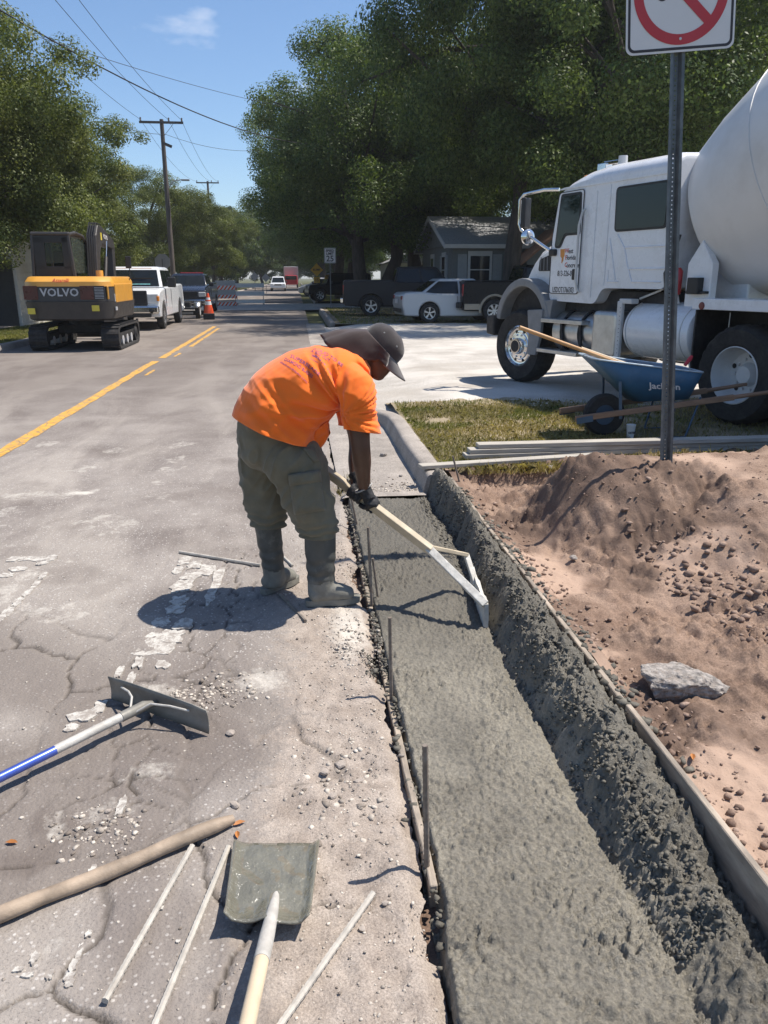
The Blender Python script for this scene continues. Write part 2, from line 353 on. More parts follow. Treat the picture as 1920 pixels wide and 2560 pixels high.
Z = Z-0.035*edge_s*(0.5+fbm(X*14, Y*14, 51, 3))
pale = np.clip(0.62*np.exp(-((X+0.20)/0.17)**2-((Y-3.02)/0.16)**2)+0.5*np.exp(-((X+0.55)/0.12)**2-((Y-2.42)/0.10)**2)+0.7*np.exp(-((X-0.2)/0.12)**2-((Y-3.5)/0.5)**2)
               + 0.5*np.exp(-((X+1.42)/0.05)**2-((Y-4.62)/0.05)**2)+0.5*np.exp(-((X+1.75)/0.10)**2-((Y-6.25)/0.05)**2)+0.5*np.exp(-((X+0.78)/0.06)**2-((Y-5.55)/0.05)**2)
               + 0.42*sstep(0.56, 0.75, fbm(X*3.1, Y*3.1, 61, 6))*sstep(0.2, -0.4, X)*(.5+fbm(X*14, Y*14, 62, 3)), 0, 1)
dark = np.clip(0.62*zone*sstep(0.40, 0.62, fbm(X*1.4, Y*1.4, 66, 4)+0.14) + 0.30*sstep(0.60, 0.74, fbm(X*2.6, Y*2.6, 67, 5))*sstep(0.1, -0.3, X), 0, 1)*(1-sandm)
X = X-sstep(.12, .308, X)*((fbm(X*0+3, Y*4.5, 55, 4)-.42)*.11+(fbm(X*0+8, Y*22, 56, 3)-.5)*.03)
fade = sstep(0, 0.12, X-xs[0])*sstep(8.4, 7.8, Y)*0.999
Z = Z*fade
Znear = Z; Xn, Yn = xs, ys
def road_z(x, y):
    if x < xs[0] or x > RX1 or y > 8.4: return 0.0
    j = int(np.clip(np.searchsorted(xs, x), 0, len(xs)-1)); i = int(np.clip(np.searchsorted(ys, y), 0, len(ys)-1)); return float(Znear[i, j])
me = gridmesh('road', X, Y, Z, dict(sand=sandm, pale=pale, dark=dark, crack=crack))
road = tag(mkobj('road', me, 'asphalt'), kind='structure', label='worn grey asphalt lane, cracked and sandy beside the wet concrete')
def sheet(x0, x1, y0, y1, nx, ny, zf=None, attrs=None):
    X, Y = np.meshgrid(np.linspace(x0, x1, nx), np.linspace(y0, y1, ny)); Z = zf(X, Y) if zf else np.zeros_like(X)
    return X, Y, Z
X, Y, Z = sheet(RX0-0.2, -2.7, 0.7, 8.4, 30, 40); mkobj('road_surface', gridmesh('r', X, Y, Z), 'asphalt', road)
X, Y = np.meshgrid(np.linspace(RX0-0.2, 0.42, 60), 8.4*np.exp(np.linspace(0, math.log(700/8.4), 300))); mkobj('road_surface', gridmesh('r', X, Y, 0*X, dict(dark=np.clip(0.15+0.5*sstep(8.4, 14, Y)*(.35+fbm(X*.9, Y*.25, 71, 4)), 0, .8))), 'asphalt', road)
# the cross street of pale concrete where the barricades stand
X, Y, Z = sheet(-30, 30, 43.0, 53.5, 60, 20, lambda X, Y: 0.005+0*X); tag(mkobj('cross_street', gridmesh('cross_street', X, Y, Z), 'pale_concrete'), kind='structure', label='pale concrete cross street beyond the parked cars')
# yellow centre line, worn
rnd = random.Random(4)
def stripe(x, w, y0, y1, seed, step=0.16):
    mb = MB(); r = random.Random(seed); y = y0; L = []
    while y <= y1:
        L.append((x-w/2+r.uniform(-.012, .012)+0.0*y, x+w/2+r.uniform(-.016, .016), y)); y += step*r.uniform(.6, 1.4)*(1+y/25)
    for a, b in zip(L[:-1], L[1:]):
        mb.quad((a[0], a[2], .0045), (a[1], a[2], .0045), (b[1], b[2], .0045), (b[0], b[2], .0045))
    return mb
for k, (x, w, y0, y1) in enumerate([(-2.93, .15, 5.0, 16.9), (-2.90, .14, 17.3, 28.9), (-2.66, .10, 20.2, 27.6), (-2.68, .05, 14.2, 15.1), (-2.67, .06, 17.6, 18.6)]):
    o = stripe(x, w, y0, y1, k).build('yellow_line', 'yellow_paint', road)
# white paint left on the asphalt: each flake a thin slab
def flake(px, py, rx, ry, seed, n=17, th=0.0025):
    r = random.Random(seed); c = G(px, py); ex = (G(px+rx, py)-c).length; ey = (G(px, py-ry)-c).length
    z = road_z(c.x, c.y); pts = []
    for k in range(n):
        a = 2*math.pi*k/n; q = r.uniform(.62, 1.12); ca, sa = math.cos(a), math.sin(a)
        m = max(abs(ca), abs(sa)); pts.append((ex*q*ca/m**.55, ey*q*sa/m**.55))
    mb = MB(); o = Vector((c.x, c.y, max(z, -0.003)-0.004+0.0003*(seed % 9)))
    mb.prism(pts, o, (1, 0, 0), (0, 1, 0), th+0.006); return mb
FL = [(398, 1212, 16, 9), (420, 1222, 17, 9), (385, 1232, 14, 8), (412, 1246, 22, 10), (445, 1232, 20, 12), (392, 1268, 26, 14), (388, 1298, 20, 10), (470, 1252, 12, 28), (455, 1285, 12, 22), (380, 1316, 24, 9),
      (345, 1345, 22, 12), (330, 1392, 48, 28), (395, 1350, 22, 12), (372, 1375, 26, 16), (300, 1432, 12, 12), (352, 1438, 16, 9), (282, 1470, 10, 16),
      (60, 1207, 22, 5), (85, 1208, 20, 5), (110, 1207, 14, 6), (92, 1217, 16, 4), (30, 1209, 14, 5), (40, 1230, 22, 5), (15, 1244, 18, 6),
      (92, 1247, 7, 8), (78, 1262, 8, 9), (60, 1280, 9, 10), (40, 1300, 10, 10), (18, 1320, 11, 12), (0, 1338, 10, 10),
      (180, 1548, 34, 12), (155, 1572, 18, 9), (215, 1530, 14, 14), (258, 1455, 8, 14),
      (195, 1895, 9, 22), (262, 1740, 10, 22), (170, 2058, 7, 22), (158, 2090, 8, 16), (152, 2112, 12, 10), (108, 2110, 8, 10), (192, 2020, 7, 8), (60, 2110, 14, 6), (40, 2098, 12, 6), (75, 2072, 8, 14), (150, 2128, 12, 8), (385, 2035, 5, 4), (350, 1965, 5, 4)]
def flake_mat():
    m, nt, b = newmat('paint_flake'); t = nt.nodes.new('ShaderNodeTexCoord'); v = t.outputs['Object']
    c = _ramp(nt, _noise(nt, v, 18, 6, .6), .3, .7, (.42, .395, .355), (.58, .555, .50)); w = _ramp(nt, _noise(nt, v, 26, 9, .75, .5), .46, .56)
    c = _mix(nt, _math(nt, 'MULTIPLY', w, .85), c, (.26, .225, .195)); nt.links.new(c, b.inputs['Base Color']); b.inputs['Roughness'].default_value = .85
    nt.links.new(_bump(nt, _noise(nt, v, 110, 5, .7), .6, .005), b.inputs['Normal'])
flake_mat()
for k, f in enumerate(FL): flake(*f, seed=100+k).build('paint_flake', 'paint_flake', road, bevel=0.0)
# ---------------------------------------------------------------- old gutter and kerb, right side
X, Y = np.meshgrid(np.linspace(0.30, 0.975, 15), np.concatenate([np.linspace(5.86, 10, 60), np.linspace(10.3, 30, 30)]))
Z = 0.006+(fbm(X*6, Y*6, 41, 3)-0.5)*0.006; Z[:, 0] -= 0.01
tag(mkobj('gutter', gridmesh('gutter', X, Y, Z), 'old_concrete'), kind='structure', label='old concrete gutter slab beside the kerb')
def kerb(name, path, w=0.16, h=0.15, lab=None, z0=0.0, lean=0.035, flip=1):
    mb = MB(); rings = []
    n = len(path)
    for i, (x, y, hh) in enumerate(path):
        a = Vector(path[max(i-1, 0)][:2]); b = Vector(path[min(i+1, n-1)][:2]); t = (b-a).normalized(); s = Vector((t.y, -t.x))*flip
        def P(d, z): return Vector((x+s.x*d, y+s.y*d, z0+z))
        j = 0.004*math.sin(i*12.9898)
        rings.append([P(-lean, -0.15), P(-lean, 0), P(-.006+j, hh*.72), P(.004+j, hh*.90), P(.022, hh*.985), P(.045, hh), P(w-.02, hh+j), P(w, hh*.94), P(w, -0.15)])
    mb.loft(rings, True, True); return tag(mb.build(name, 'old_concrete', None, smooth=40), kind='structure', label=lab)
kp = [(0.99, 5.95+0.12*i, .15) for i in range(22)]+[(0.99-0.004*(i**1.7), 8.6+.13*i, .15-.0035*i**1.5) for i in range(1, 12)]
kerb('kerb', kp, lab='old grey concrete kerb running up to the sandy lot')
kerb('kerb', [(1.15, 28.0+1.1*i, .15) for i in range(13)], lab='concrete kerb along the shaded lawn past the lot')
kerb('kerb', [(1.35+0.9*math.cos(a)+0.0, 54.2+0.9-0.9*math.sin(a), .14) for a in [math.pi/2*(1-k/6) for k in range(7)]][::-1][:0] or [(1.25, 54.0+3*i, .14) for i in range(60)], lab='concrete kerb of the far lawn')
lk = [(-7.9+0.0*i, 18.2, .15) for i in range(0)]+[(-6.85-1.15*(1-math.sin(a)), 19.0+1.15*(1-math.cos(a)), .15) for a in [math.pi/2*k/7 for k in range(8)]]+[(-6.85, 20.4+1.2*i, .15) for i in range(19)]
kerb('kerb', lk, lab='left kerb with a rounded return beside the excavator', flip=-1)
kerb('kerb', [(-6.85, 54.5+3*i, .14) for i in range(60)], lab='left kerb of the far street', flip=-1)
# ---------------------------------------------------------------- excavated earth on the right
xs2 = np.concatenate([np.arange(1.185, 2.7, 0.0125), np.arange(2.7, 7.0, 0.05)]); ys2 = np.exp(np.linspace(math.log(0.75), math.log(6.55), 400))
X, Y = np.meshgrid(xs2, ys2)
wx = X+(fbm(X*1.4, Y*1.4, 201, 4)-.5)*.5; wy = Y+(fbm(X*1.4+9, Y*1.4, 202, 4)-.5)*.5
Z = 0.055+0.06*(fbm(X*1.1, Y*1.1, 203, 3)-.3)
m1 = 0.42*sstep(1.58, 2.06, wx)*np.exp(-(np.abs(wy-4.95)/0.62)**2.4)         # steep flank of the heap
m2 = 0.40*sstep(1.75, 2.7, wx)*np.exp(-(np.abs(wy-4.75)/1.15)**2.2)
m3 = 0.13*sstep(1.75, 3.0, wx)*sstep(4.6, 3.0, wy)*(0.4+0.9*fbm(X*1.7, Y*1.7, 204, 3))
Z = Z+np.maximum(m1, m2)+m3
Z = Z-0.14*np.exp(-((wx-1.72)/0.28)**2-((wy-6.02)/0.22)**2)-0.10*np.exp(-((wx-1.50)/0.16)**2-((wy-4.85)/0.9)**2)
Z = Z-0.05*np.exp(-((wx-1.78)/0.16)**2-((wy-3.45)/0.28)**2)+0.03*np.exp(-((X-1.62)/0.12)**2-((Y-3.05)/0.12)**2)
bank = sstep(6.08, 6.20, Y+0.16*(fbm(X*3.5, Y*0+3, 205, 4)-.5))*sstep(1.30, 1.42, X)
Z = Z*(1-bank)+bank*(0.12+0.03*(fbm(X*8, Y*8, 209, 3)-.5))
rough = np.clip(0.35+1.1*sstep(0.42, 0.68, fbm(X*1.6, Y*1.6, 206, 3)), 0, 1.3)
f1, f2, _ = voro(X*16+fbm(X*20, Y*20, 210, 2), Y*16, 207); g1, g2, _ = voro(X*34, Y*34+fbm(X*40, Y*40, 211, 2), 208)
h1, h2, _ = voro(X*6.5+fbm(X*8, Y*8, 221, 3), Y*6.5+fbm(X*8+5, Y*8, 222, 3), 219); Z = Z+rough*np.clip(.55-h1, 0, 1)*.075
Z = Z+rough*(np.clip(0.45-f1, 0, 1)*0.060+np.clip(0.40-g1, 0, 1)*0.022+(fbm(X*9, Y*9, 212, 4)-.5)*0.035+(fbm(X*45, Y*45, 213, 2)-.5)*0.010)
Z = np.maximum(Z, (0.085+.07*fbm(X*4, Y*4, 214, 3))*sstep(1.36, 1.22, X)*sstep(1.7, 2.6, Y))
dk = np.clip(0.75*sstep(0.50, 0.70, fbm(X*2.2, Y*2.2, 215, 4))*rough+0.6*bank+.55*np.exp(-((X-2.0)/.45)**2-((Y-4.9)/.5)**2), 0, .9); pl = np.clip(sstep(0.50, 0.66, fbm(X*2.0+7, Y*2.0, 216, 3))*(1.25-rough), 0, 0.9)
DX, DY, DZ = xs2, ys2, Z
def dirt_z(x, y):
    j = int(np.clip(np.searchsorted(xs2, x), 0, len(xs2)-1)); i = int(np.clip(np.searchsorted(ys2, y), 0, len(ys2)-1)); return float(DZ[i, j])
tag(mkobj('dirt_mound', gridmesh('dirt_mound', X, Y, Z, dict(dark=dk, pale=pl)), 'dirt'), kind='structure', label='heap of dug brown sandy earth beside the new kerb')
# ---------------------------------------------------------------- verge and sandy lot
def verge_h(X, Y): return 0.128+(fbm(X*1.5, Y*1.5, 301, 3)-.5)*0.03+(fbm(X*9, Y*9, 302, 3)-.5)*0.016
X, Y = np.meshgrid(np.concatenate([np.arange(1.14, 5.2, .03), np.linspace(5.25, 14, 40)]), np.concatenate([np.arange(6.22, 10.0, .03), [10.05, 10.2, 10.4]]))
Z = verge_h(X, Y)-0.10*sstep(9.8, 10.4, Y+(fbm(X*2, Y*2, 303, 3)-.5)*.8); Z[0, :] -= 0.1
bare = np.clip(sstep(0.46, 0.62, fbm(X*1.3, Y*1.3, 304, 4))+sstep(9.1, 9.9, Y), 0, 1)
VX, VY, VZ = X[0], Y[:, 0], Z
def verge_z(x, y):
    j = int(np.clip(np.searchsorted(VX, x), 0, len(VX)-1)); i = int(np.clip(np.searchsorted(VY, y), 0, len(VY)-1)); return float(VZ[i, j])
tag(mkobj('verge', gridmesh('verge', X, Y, Z, dict(dark=0.5*(1-bare), pale=bare*.6)), 'verge_soil'), kind='structure', label='dry grass verge behind the kerb')
def lot_h(X, Y): return 0.112*sstep(0.95, 2.3, X)+(0.012+0.0)+(fbm(X*1.1, Y*1.1, 311, 4)-.5)*0.035*sstep(1.0, 1.6, X)+(fbm(X*6, Y*6, 312, 3)-.5)*0.012
X, Y = np.meshgrid(np.concatenate([np.linspace(0.9, 8, 140), np.linspace(8.2, 40, 50)]), np.concatenate([np.linspace(8.9, 16, 150), np.linspace(16.2, 27.4, 60)]))
Z = lot_h(X, Y)-0.2*sstep(9.35, 8.9, Y)-0.05*sstep(9.75, 9.3, Y)*sstep(1.3, 1.0, X)
tag(mkobj('gravel_lot', gridmesh('gravel_lot', X, Y, Z, dict(dark=0.55*sstep(.55, .75, fbm(X*.5, Y*.9, 313, 4)), pale=0.4*sstep(.5, .7, fbm(X*.8, Y*.8, 314, 3)))), 'lot_sand'), kind='structure', label='white sandy gravel lot under the mixer truck')
# shaded lawn and parking ground beyond the lot, far lawns, left lawn and pavement
def lawn(name, x0, x1, y0, y1, z, lab, mat='lawn_soil', nx=60, ny=60, amp=0.04):
    X, Y = np.meshgrid(np.linspace(x0, x1, nx), np.linspace(y0, y1, ny)); Z = z+(fbm(X*.8, Y*.8, 321, 4)-.5)*amp
    return tag(mkobj(name, gridmesh(name, X, Y, Z), mat), kind='structure', label=lab)
lawn('lawn', 1.29, 45, 27.3, 42.9, .125, 'shaded ground where the cars are parked', 'verge_soil')
lawn('lawn', 1.40, 60, 53.6, 240, .13, 'far lawns on the right of the street')
lawn('lawn', -60, -7.0, 19.2, 42.9, .125, 'grass strip behind the left kerb', 'verge_soil')
lawn('lawn', -60, -7.0, 53.6, 240, .13, 'far lawns on the left of the street')
X, Y, Z = sheet(-10.6, -9.0, 19.0, 42.9, 8, 90, lambda X, Y: 0.155+0.004*np.sin(Y*4)); tag(mkobj('pavement', gridmesh('pavement', X, Y, Z), 'old_concrete'), kind='structure', label='concrete pavement on the left')
# cross_street meets the lawns with short kerbs
X, Y, Z = sheet(0.02, 0.50, 0.6, 6.1, 30, 160, lambda X, Y: -.075+(fbm(X*9, Y*9, 371, 4)-.5)*.04); tag(mkobj('form_trench', gridmesh('form_trench', X, Y, Z, dict(dark=.4+0*X)), 'dirt'), kind='structure', label='narrow earth trench between the asphalt and the left form')
# ================================================================ wet concrete
xs3 = np.arange(0.315, 1.215, 0.005); ys3 = np.exp(np.linspace(math.log(0.85), math.log(5.97), 680))
X, Y = np.meshgrid(xs3, ys3)
def rough_lump(X, Y, s, k): f1, f2, i = voro(X*k+fbm(X*k*1.3, Y*k*1.3, s+5, 2), Y*k+fbm(X*k*1.3+4, Y*k*1.3, s+6, 2), s); return np.clip(0.62-f1, 0, 1)*(0.5+i)
low = sstep(2.15, 1.55, Y)                                        # near the camera the kerb is still low
edge = 0.905+0.10*sstep(3.4, 5.0, Y)+0.06*(fbm(X*0+2, Y*2.3, 401, 4)-.5)+0.035*(fbm(X*6, Y*6, 402, 3)-.5)
kz = sstep(edge-0.030, edge+0.080, X)
khgt = 0.098-0.055*low+0.05*(fbm(X*2.3, Y*2.3, 403, 3)-.5)+0.035*sstep(2.5, 3.6, Y)
back = sstep(1.16, 1.06, X)
gz = 0.002+0.022*np.clip((0.6-X)/0.3, -1, 1)*0.3+(fbm(X*3, Y*3, 404, 3)-.5)*0.022
patchy = .55+.9*sstep(.35, .65, fbm(X*4, Y*3, 491, 4)); l1 = rough_lump(X, Y, 405, 36)*patchy; l2 = rough_lump(X, Y, 415, 75)*patchy
Z = gz+l1*0.016+l2*0.013+(fbm(X*70, Y*70, 406, 2)-.5)*0.010
coarse = sstep(1.75, 1.55, Y+0.03*np.sin(X*9))
Z = Z+coarse*(l1*0.010+l2*.006+0.010)*sstep(.30, .40, X)
Zk = khgt*(0.80+0.20*back)+.040*np.sin(np.pi*np.clip((X-edge)/(1.17-edge), 0, 1))*(1-.6*low)+rough_lump(X, Y, 445, 9)*.040*(1-.5*low)+(fbm(X*9, Y*9, 446, 3)-.5)*.045+rough_lump(X, Y, 425, 17)*0.040+rough_lump(X, Y, 435, 34)*0.030+l2*0.016+(fbm(X*55, Y*55, 437, 3)-.5)*0.022-0.05*np.clip((X-1.06)/.12, 0, 1)**2*sstep(2.2, 2.8, Y)
Zk = Zk-0.055*sstep(1.02, 1.14, X)*sstep(2.0, 1.4, Y)
Z = Z*(1-kz)+np.maximum(Z, Zk)*kz
Z = Z-0.022*np.exp(-((X-edge+0.02)/0.025)**2)*(0.4+fbm(X*7, Y*7, 407, 3))
# far end and the left lip
Z = Z-0.05*sstep(5.80, 5.92, Y+0.10*(fbm(X*9, Y*0, 408, 3)-.5))*(1-kz)
lipx = 0.352-0.03*coarse+0.018*(fbm(X*0+1, Y*8, 409, 4)-.5)-0.02*np.sin(Y*2.1)*coarse
Z = Z-0.09*sstep(lipx+0.012, lipx-0.012, X)
spill = sstep(.34, .58, fbm(X*3+5, Y*4.5, 461, 4))*sstep(2.1, 2.9, Y)
Z = np.where(X > 1.148, np.minimum(Z, .075+spill*(.095+.035*l1+.03*l2))-.9*np.clip(X-1.178, 0, 1)-.2*sstep(1.196, 1.212, X)-.16*sstep(2.6, 2.1, Y), Z)
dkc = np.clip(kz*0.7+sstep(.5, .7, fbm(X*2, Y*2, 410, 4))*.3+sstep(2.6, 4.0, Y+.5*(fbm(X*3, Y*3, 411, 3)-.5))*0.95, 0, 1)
steep = np.exp(-((X-edge-.02)/.05)**2); X = X+steep*((fbm(X*9, Y*11, 451, 3)-.5)*.050)
CX3, CY3, CZ3 = xs3, ys3, Z
def conc_z(x, y):
    j = int(np.clip(np.searchsorted(xs3, x), 0, len(xs3)-1)); i = int(np.clip(np.searchsorted(ys3, y), 0, len(ys3)-1)); return float(CZ3[i, j])
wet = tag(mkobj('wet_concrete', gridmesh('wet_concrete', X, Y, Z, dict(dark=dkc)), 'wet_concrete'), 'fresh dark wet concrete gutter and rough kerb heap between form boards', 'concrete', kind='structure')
# ---------------------------------------------------------------- loose stuff: stones, clods, lumps
_ico = None
def ico():
    global _ico
    if _ico is None:
        bm = bmesh.new(); bmesh.ops.create_icosphere(bm, subdivisions=1, radius=1); _ico = (np.array([v.co[:] for v in bm.verts]), np.array([[v.index for v in f.verts] for f in bm.faces])); bm.free()
    return _ico
def scatter(name, pts, sizes, mat, parent=None, seed=0, flat=0.7, lab=None, cat=None):
    v, f = ico(); rg = np.random.default_rng(seed); n = len(pts); nv = len(v)
    jit = 1+rg.uniform(-.42, .30, (n, nv, 1)); sc = np.stack([rg.uniform(.7, 1.35, n), rg.uniform(.7, 1.2, n), rg.uniform(.5, 1, n)*flat], -1)[:, None, :]
    a = rg.uniform(0, 6.28, n); ca, sa = np.cos(a)[:, None], np.sin(a)[:, None]
    p = v[None]*jit*sc*np.asarray(sizes)[:, None, None]; x = p[..., 0]*ca-p[..., 1]*sa; y = p[..., 0]*sa+p[..., 1]*ca
    p = np.stack([x, y, p[..., 2]], -1)+np.asarray(pts)[:, None, :]
    me = soup(name, p.reshape(-1, 3), (f[None]+(np.arange(n)*nv)[:, None, None]).reshape(-1, 3))
    o = mkobj(name, me, mat, parent); return tag(o, lab, cat, kind='stuff')
def stonemat(name, c0, c1):
    m, nt, b = newmat(name); g = nt.nodes.new('ShaderNodeNewGeometry')
    c = _ramp(nt, g.outputs['Random Per Island'], 0.1, 0.9, c0, c1); t = nt.nodes.new('ShaderNodeTexCoord')
    c = _mix(nt, 1.0, c, _ramp(nt, _noise(nt, t.outputs['Object'], 90, 4, .7), .3, .7, (.7, .7, .7), (1.2, 1.2, 1.2)), 'MULTIPLY')
    nt.links.new(c, b.inputs['Base Color']); b.inputs['Roughness'].default_value = 0.9
    nt.links.new(_bump(nt, _noise(nt, t.outputs['Object'], 160, 4, .7), .5, .004), b.inputs['Normal'])
stonemat('gravel', (0.20, 0.165, 0.135), (0.60, 0.54, 0.46)); stonemat('clods', (0.19, 0.125, 0.092), (0.33, 0.235, 0.18)); stonemat('wet_lumps', (0.10, 0.092, 0.074), (0.17, 0.157, 0.128))
rg = np.random.default_rng(8)
P = []; S = []
def put(n, fx, fy, s0, s1, zf, sink=0.25, pw=2.2):
    for _ in range(n):
        x = fx(); y = fy(x); s = s0+(s1-s0)*rg.random()**pw; P.append((x, y, zf(x, y)+s*(0.35-sink))); S.append(s)
put(3000, lambda: 0.29-abs(rg.normal(0, .22)), lambda x: rg.uniform(1.3, 5.6), .0015, .007, road_z)
put(1400, lambda: rg.uniform(-1.6, .30), lambda x: 1.3+4.5*rg.random()**1.4, .0015, .006, road_z, pw=3)
put(170, lambda: 0.10+rg.normal(0, .085), lambda x: 2.25+rg.normal(0, .16), .003, .015, road_z, .4)
put(260, lambda: -0.42+rg.normal(0, .10), lambda x: 2.95+rg.normal(0, .07), .003, .013, road_z)
put(180, lambda: -0.66+rg.normal(0, .08), lambda x: 2.12+rg.normal(0, .07), .003, .012, road_z)
put(320, lambda: rg.uniform(.40, .95), lambda x: 6.0+abs(rg.normal(0, .16)), .004, .014, lambda x, y: .006)
put(160, lambda: rg.uniform(.40, .95), lambda x: rg.uniform(6, 9), .002, .008, lambda x, y: .006)
put(250, lambda: 0.22+rg.normal(0, .07), lambda x: rg.uniform(3.1, 3.5), .003, .010, road_z)
scatter('gravel', P, S, 'gravel', None, 1, .8, 'loose grit and small stones scattered on the broken asphalt', 'gravel')
P = []; S = []
put(2600, lambda: 1.20+2.6*rg.random(), lambda x: 1.25+4.8*rg.random()**.8, .002, .012, dirt_z, .35, 3.0)
put(700, lambda: 1.22+abs(rg.normal(0, .10)), lambda x: rg.uniform(1.3, 5.7), .004, .018, dirt_z, .2)
put(500, lambda: 1.9+abs(rg.normal(0, .35)), lambda x: 3.4+rg.normal(0, .5), .006, .028, dirt_z, .2)
scatter('earth_clods', P, S, 'clods', None, 2, .85, 'crumbled clods lying on the dug earth', 'earth')
P = []; S = []
put(2600, lambda: rg.uniform(.93, 1.155), lambda x: 1.5+4.3*rg.random()**1.1, .003, .009, conc_z, .45)
put(260, lambda: rg.uniform(1.15, 1.26), lambda x: rg.uniform(1.9, 5.6), .006, .022, lambda x, y: .13 if x < 1.19 else dirt_z(x, y), .2)
put(520, lambda: .345+rg.normal(0, .016), lambda x: rg.uniform(1.25, 5.7), .005, .017, lambda x, y: -.01, .2)
put(120, lambda: rg.uniform(.25, .35), lambda x: rg.uniform(3.0, 3.6), .004, .012, road_z, .2)
put(3600, lambda: rg.uniform(.89, 1.06), lambda x: 1.45+4.35*rg.random()**1.1, .0035, .011, conc_z, .42, 1.6)
yy = np.linspace(2.3, 5.8, 2400); mk = fbm(yy*0+1.7, yy*3.4, 481, 4)
for y_, m_ in zip(yy, mk):
    if m_ > .47 and rg.random() < .35: s_ = .004+.016*rg.random()**2.5; P.append((rg.uniform(1.148, 1.196), y_, .136+s_*.2-.02*rg.random())); S.append(s_)
scatter('concrete_crumbs', P, S, 'wet_lumps', wet, 3, .9)

pm('dry_leaf', (.42, .17, .045), .7, var=.3, scale=20)
for k, (px, py, s, lab) in enumerate([(517, 1783, .022, 'orange dry leaf at the end of the wooden handle'), (513, 1808, .018, 'small orange leaf below the end of the wooden handle'), (25, 1822, .02, 'orange dry leaf at the left edge on the asphalt'), (1495, 1645, .02, 'orange dry leaf on the earth below the concrete chunk')]):
    c = G(px, py, .0 if px < 1000 else .08); z = road_z(c.x, c.y) if px < 1000 else dirt_z(c.x, c.y); mb = MB(); a = k*1.3+.4
    P = [Vector((s*u*math.cos(a)-s*w*math.sin(a), s*u*math.sin(a)+s*w*math.cos(a), .006+.006*abs(w)*2)) for u, w in ((-1, 0), (-.5, -.35), (.2, -.42), (1, 0), (.2, .42), (-.5, .35))]; mb.add(P+[Vector((0, 0, .004))], [(i, (i+1) % 6, 6) for i in range(6)])
    o = mb.build('fallen_leaf', 'dry_leaf', None); o.location = (c.x, c.y, z); tag(o, lab, 'leaf', 'single fallen leaves')
# ================================================================ SITE: forms, stakes, tools, stones
pm('form_wood', (0.34, 0.285, 0.225), 0.9, var=0.4, scale=5, bump=0.004, bscale=40, dirt=(0.15, 0.13, 0.11), dirtamt=0.95, stretch=(4, .9, 4))
pm('grey_board', (0.40, 0.37, 0.32), 0.9, var=0.22, scale=6, bump=0.004, bscale=30, dirt=(0.22, 0.20, 0.17), dirtamt=0.7, stretch=(.5, 5, 5))
pm('rebar', (0.20, 0.165, 0.135), 0.75, metal=0.35, var=0.3, scale=30, bump=0.001, bscale=200, dirt=(0.36, 0.34, 0.31), dirtamt=0.8)
pm('pale_rebar', (0.44, 0.41, 0.36), 0.85, var=0.25, scale=18, bump=0.0015, bscale=150, dirt=(0.26, 0.22, 0.18), dirtamt=0.8)
pm('worn_wood', (0.33, 0.255, 0.185), 0.7, var=0.35, scale=10, bump=0.003, bscale=60, stretch=(1, 1, 1), dirt=(0.16, 0.13, 0.10), dirtamt=0.5)
pm('pale_wood', (0.58, 0.47, 0.33), 0.6, var=0.12, scale=9, bump=0.001, bscale=80)
pm('new_wood', (0.50, 0.42, 0.30), 0.7, var=0.2, scale=8, bump=0.002, bscale=60)
pm('caked_white', (0.56, 0.54, 0.49), 0.9, var=0.22, scale=14, bump=0.008, bscale=45, dirt=(0.32, 0.30, 0.26), dirtamt=0.5)
pm('caked_steel', (0.21, 0.20, 0.175), 0.6, metal=0.2, var=0.25, scale=9, bump=0.002, bscale=60, dirt=(0.36, 0.34, 0.30), dirtamt=0.55)
pm('caked_handle', (0.46, 0.44, 0.40), 0.65, metal=0.1, var=0.2, scale=14, bump=0.003, bscale=70, dirt=(0.28, 0.26, 0.23), dirtamt=0.5)
pm('blue_anodised', (0.10, 0.16, 0.58), 0.3, metal=0.6, var=0.2, scale=9, dirt=(0.46, 0.46, 0.50), dirtamt=0.55)
pm('cement_coat', (0.165, 0.158, 0.122), 0.14, var=0.2, scale=12, bump=0.022, bscale=30, coat=1.0)
pm('rubble', (0.29, 0.262, 0.235), 0.95, var=0.55, scale=46, bump=0.035, bscale=50, dirt=(0.24, 0.18, 0.14), dirtamt=0.9)
pm('dusty_stone', (0.36, 0.31, 0.265), 0.95, var=0.25, scale=22, bump=0.006, bscale=90)
# ---- form boards
def board(name, a, b, w, h, mat, label, group=None, cat='board', sag=0.0, bev=0.003, segs=6, up=(0, 0, 1), seed=0):
    a = Vector(a); b = Vector(b); o = empty(name, (0, 0, 0))
    bpy.data.objects.remove(o)
    mb = MB(); d = (b-a).normalized(); u = Vector(up); s = d.cross(u).normalized(); u = s.cross(d); r = random.Random(seed); rings = []
    for k in range(segs+1):
        t = k/segs; p = a.lerp(b, t)-u*sag*4*t*(1-t)+s*r.uniform(-.002, .002); ww = w*(1+r.uniform(-.02, .02))
        rings.append([p-a+s*(sx*ww/2)+u*(sz*h/2) for sx, sz in ((-1, -1), (1, -1), (1, 1), (-1, 1))])
    mb.loft(rings, True, True); ob = mb.build(name, mat, None, bevel=bev, seg=1); ob.location = a
    return tag(ob, label, cat, group)
gL = 'left form boards along the gutter'
board('form_board', (.336, 1.78, -.050), (.331, 2.62, -.062), .022, .11, 'form_wood', 'nearest thin form board at the left gutter edge', gL, seed=1)
board('form_board', (.334, 2.66, -.085), (.338, 4.05, -.058), .022, .11, 'form_wood', 'middle thin form board left of the gutter beside the worker', gL, seed=2)
board('form_board', (.338, 4.10, -.070), (.366, 5.80, -.080), .022, .11, 'form_wood', 'farthest thin form board at the left gutter edge', gL, seed=3)
gR = 'right form boards behind the new kerb'
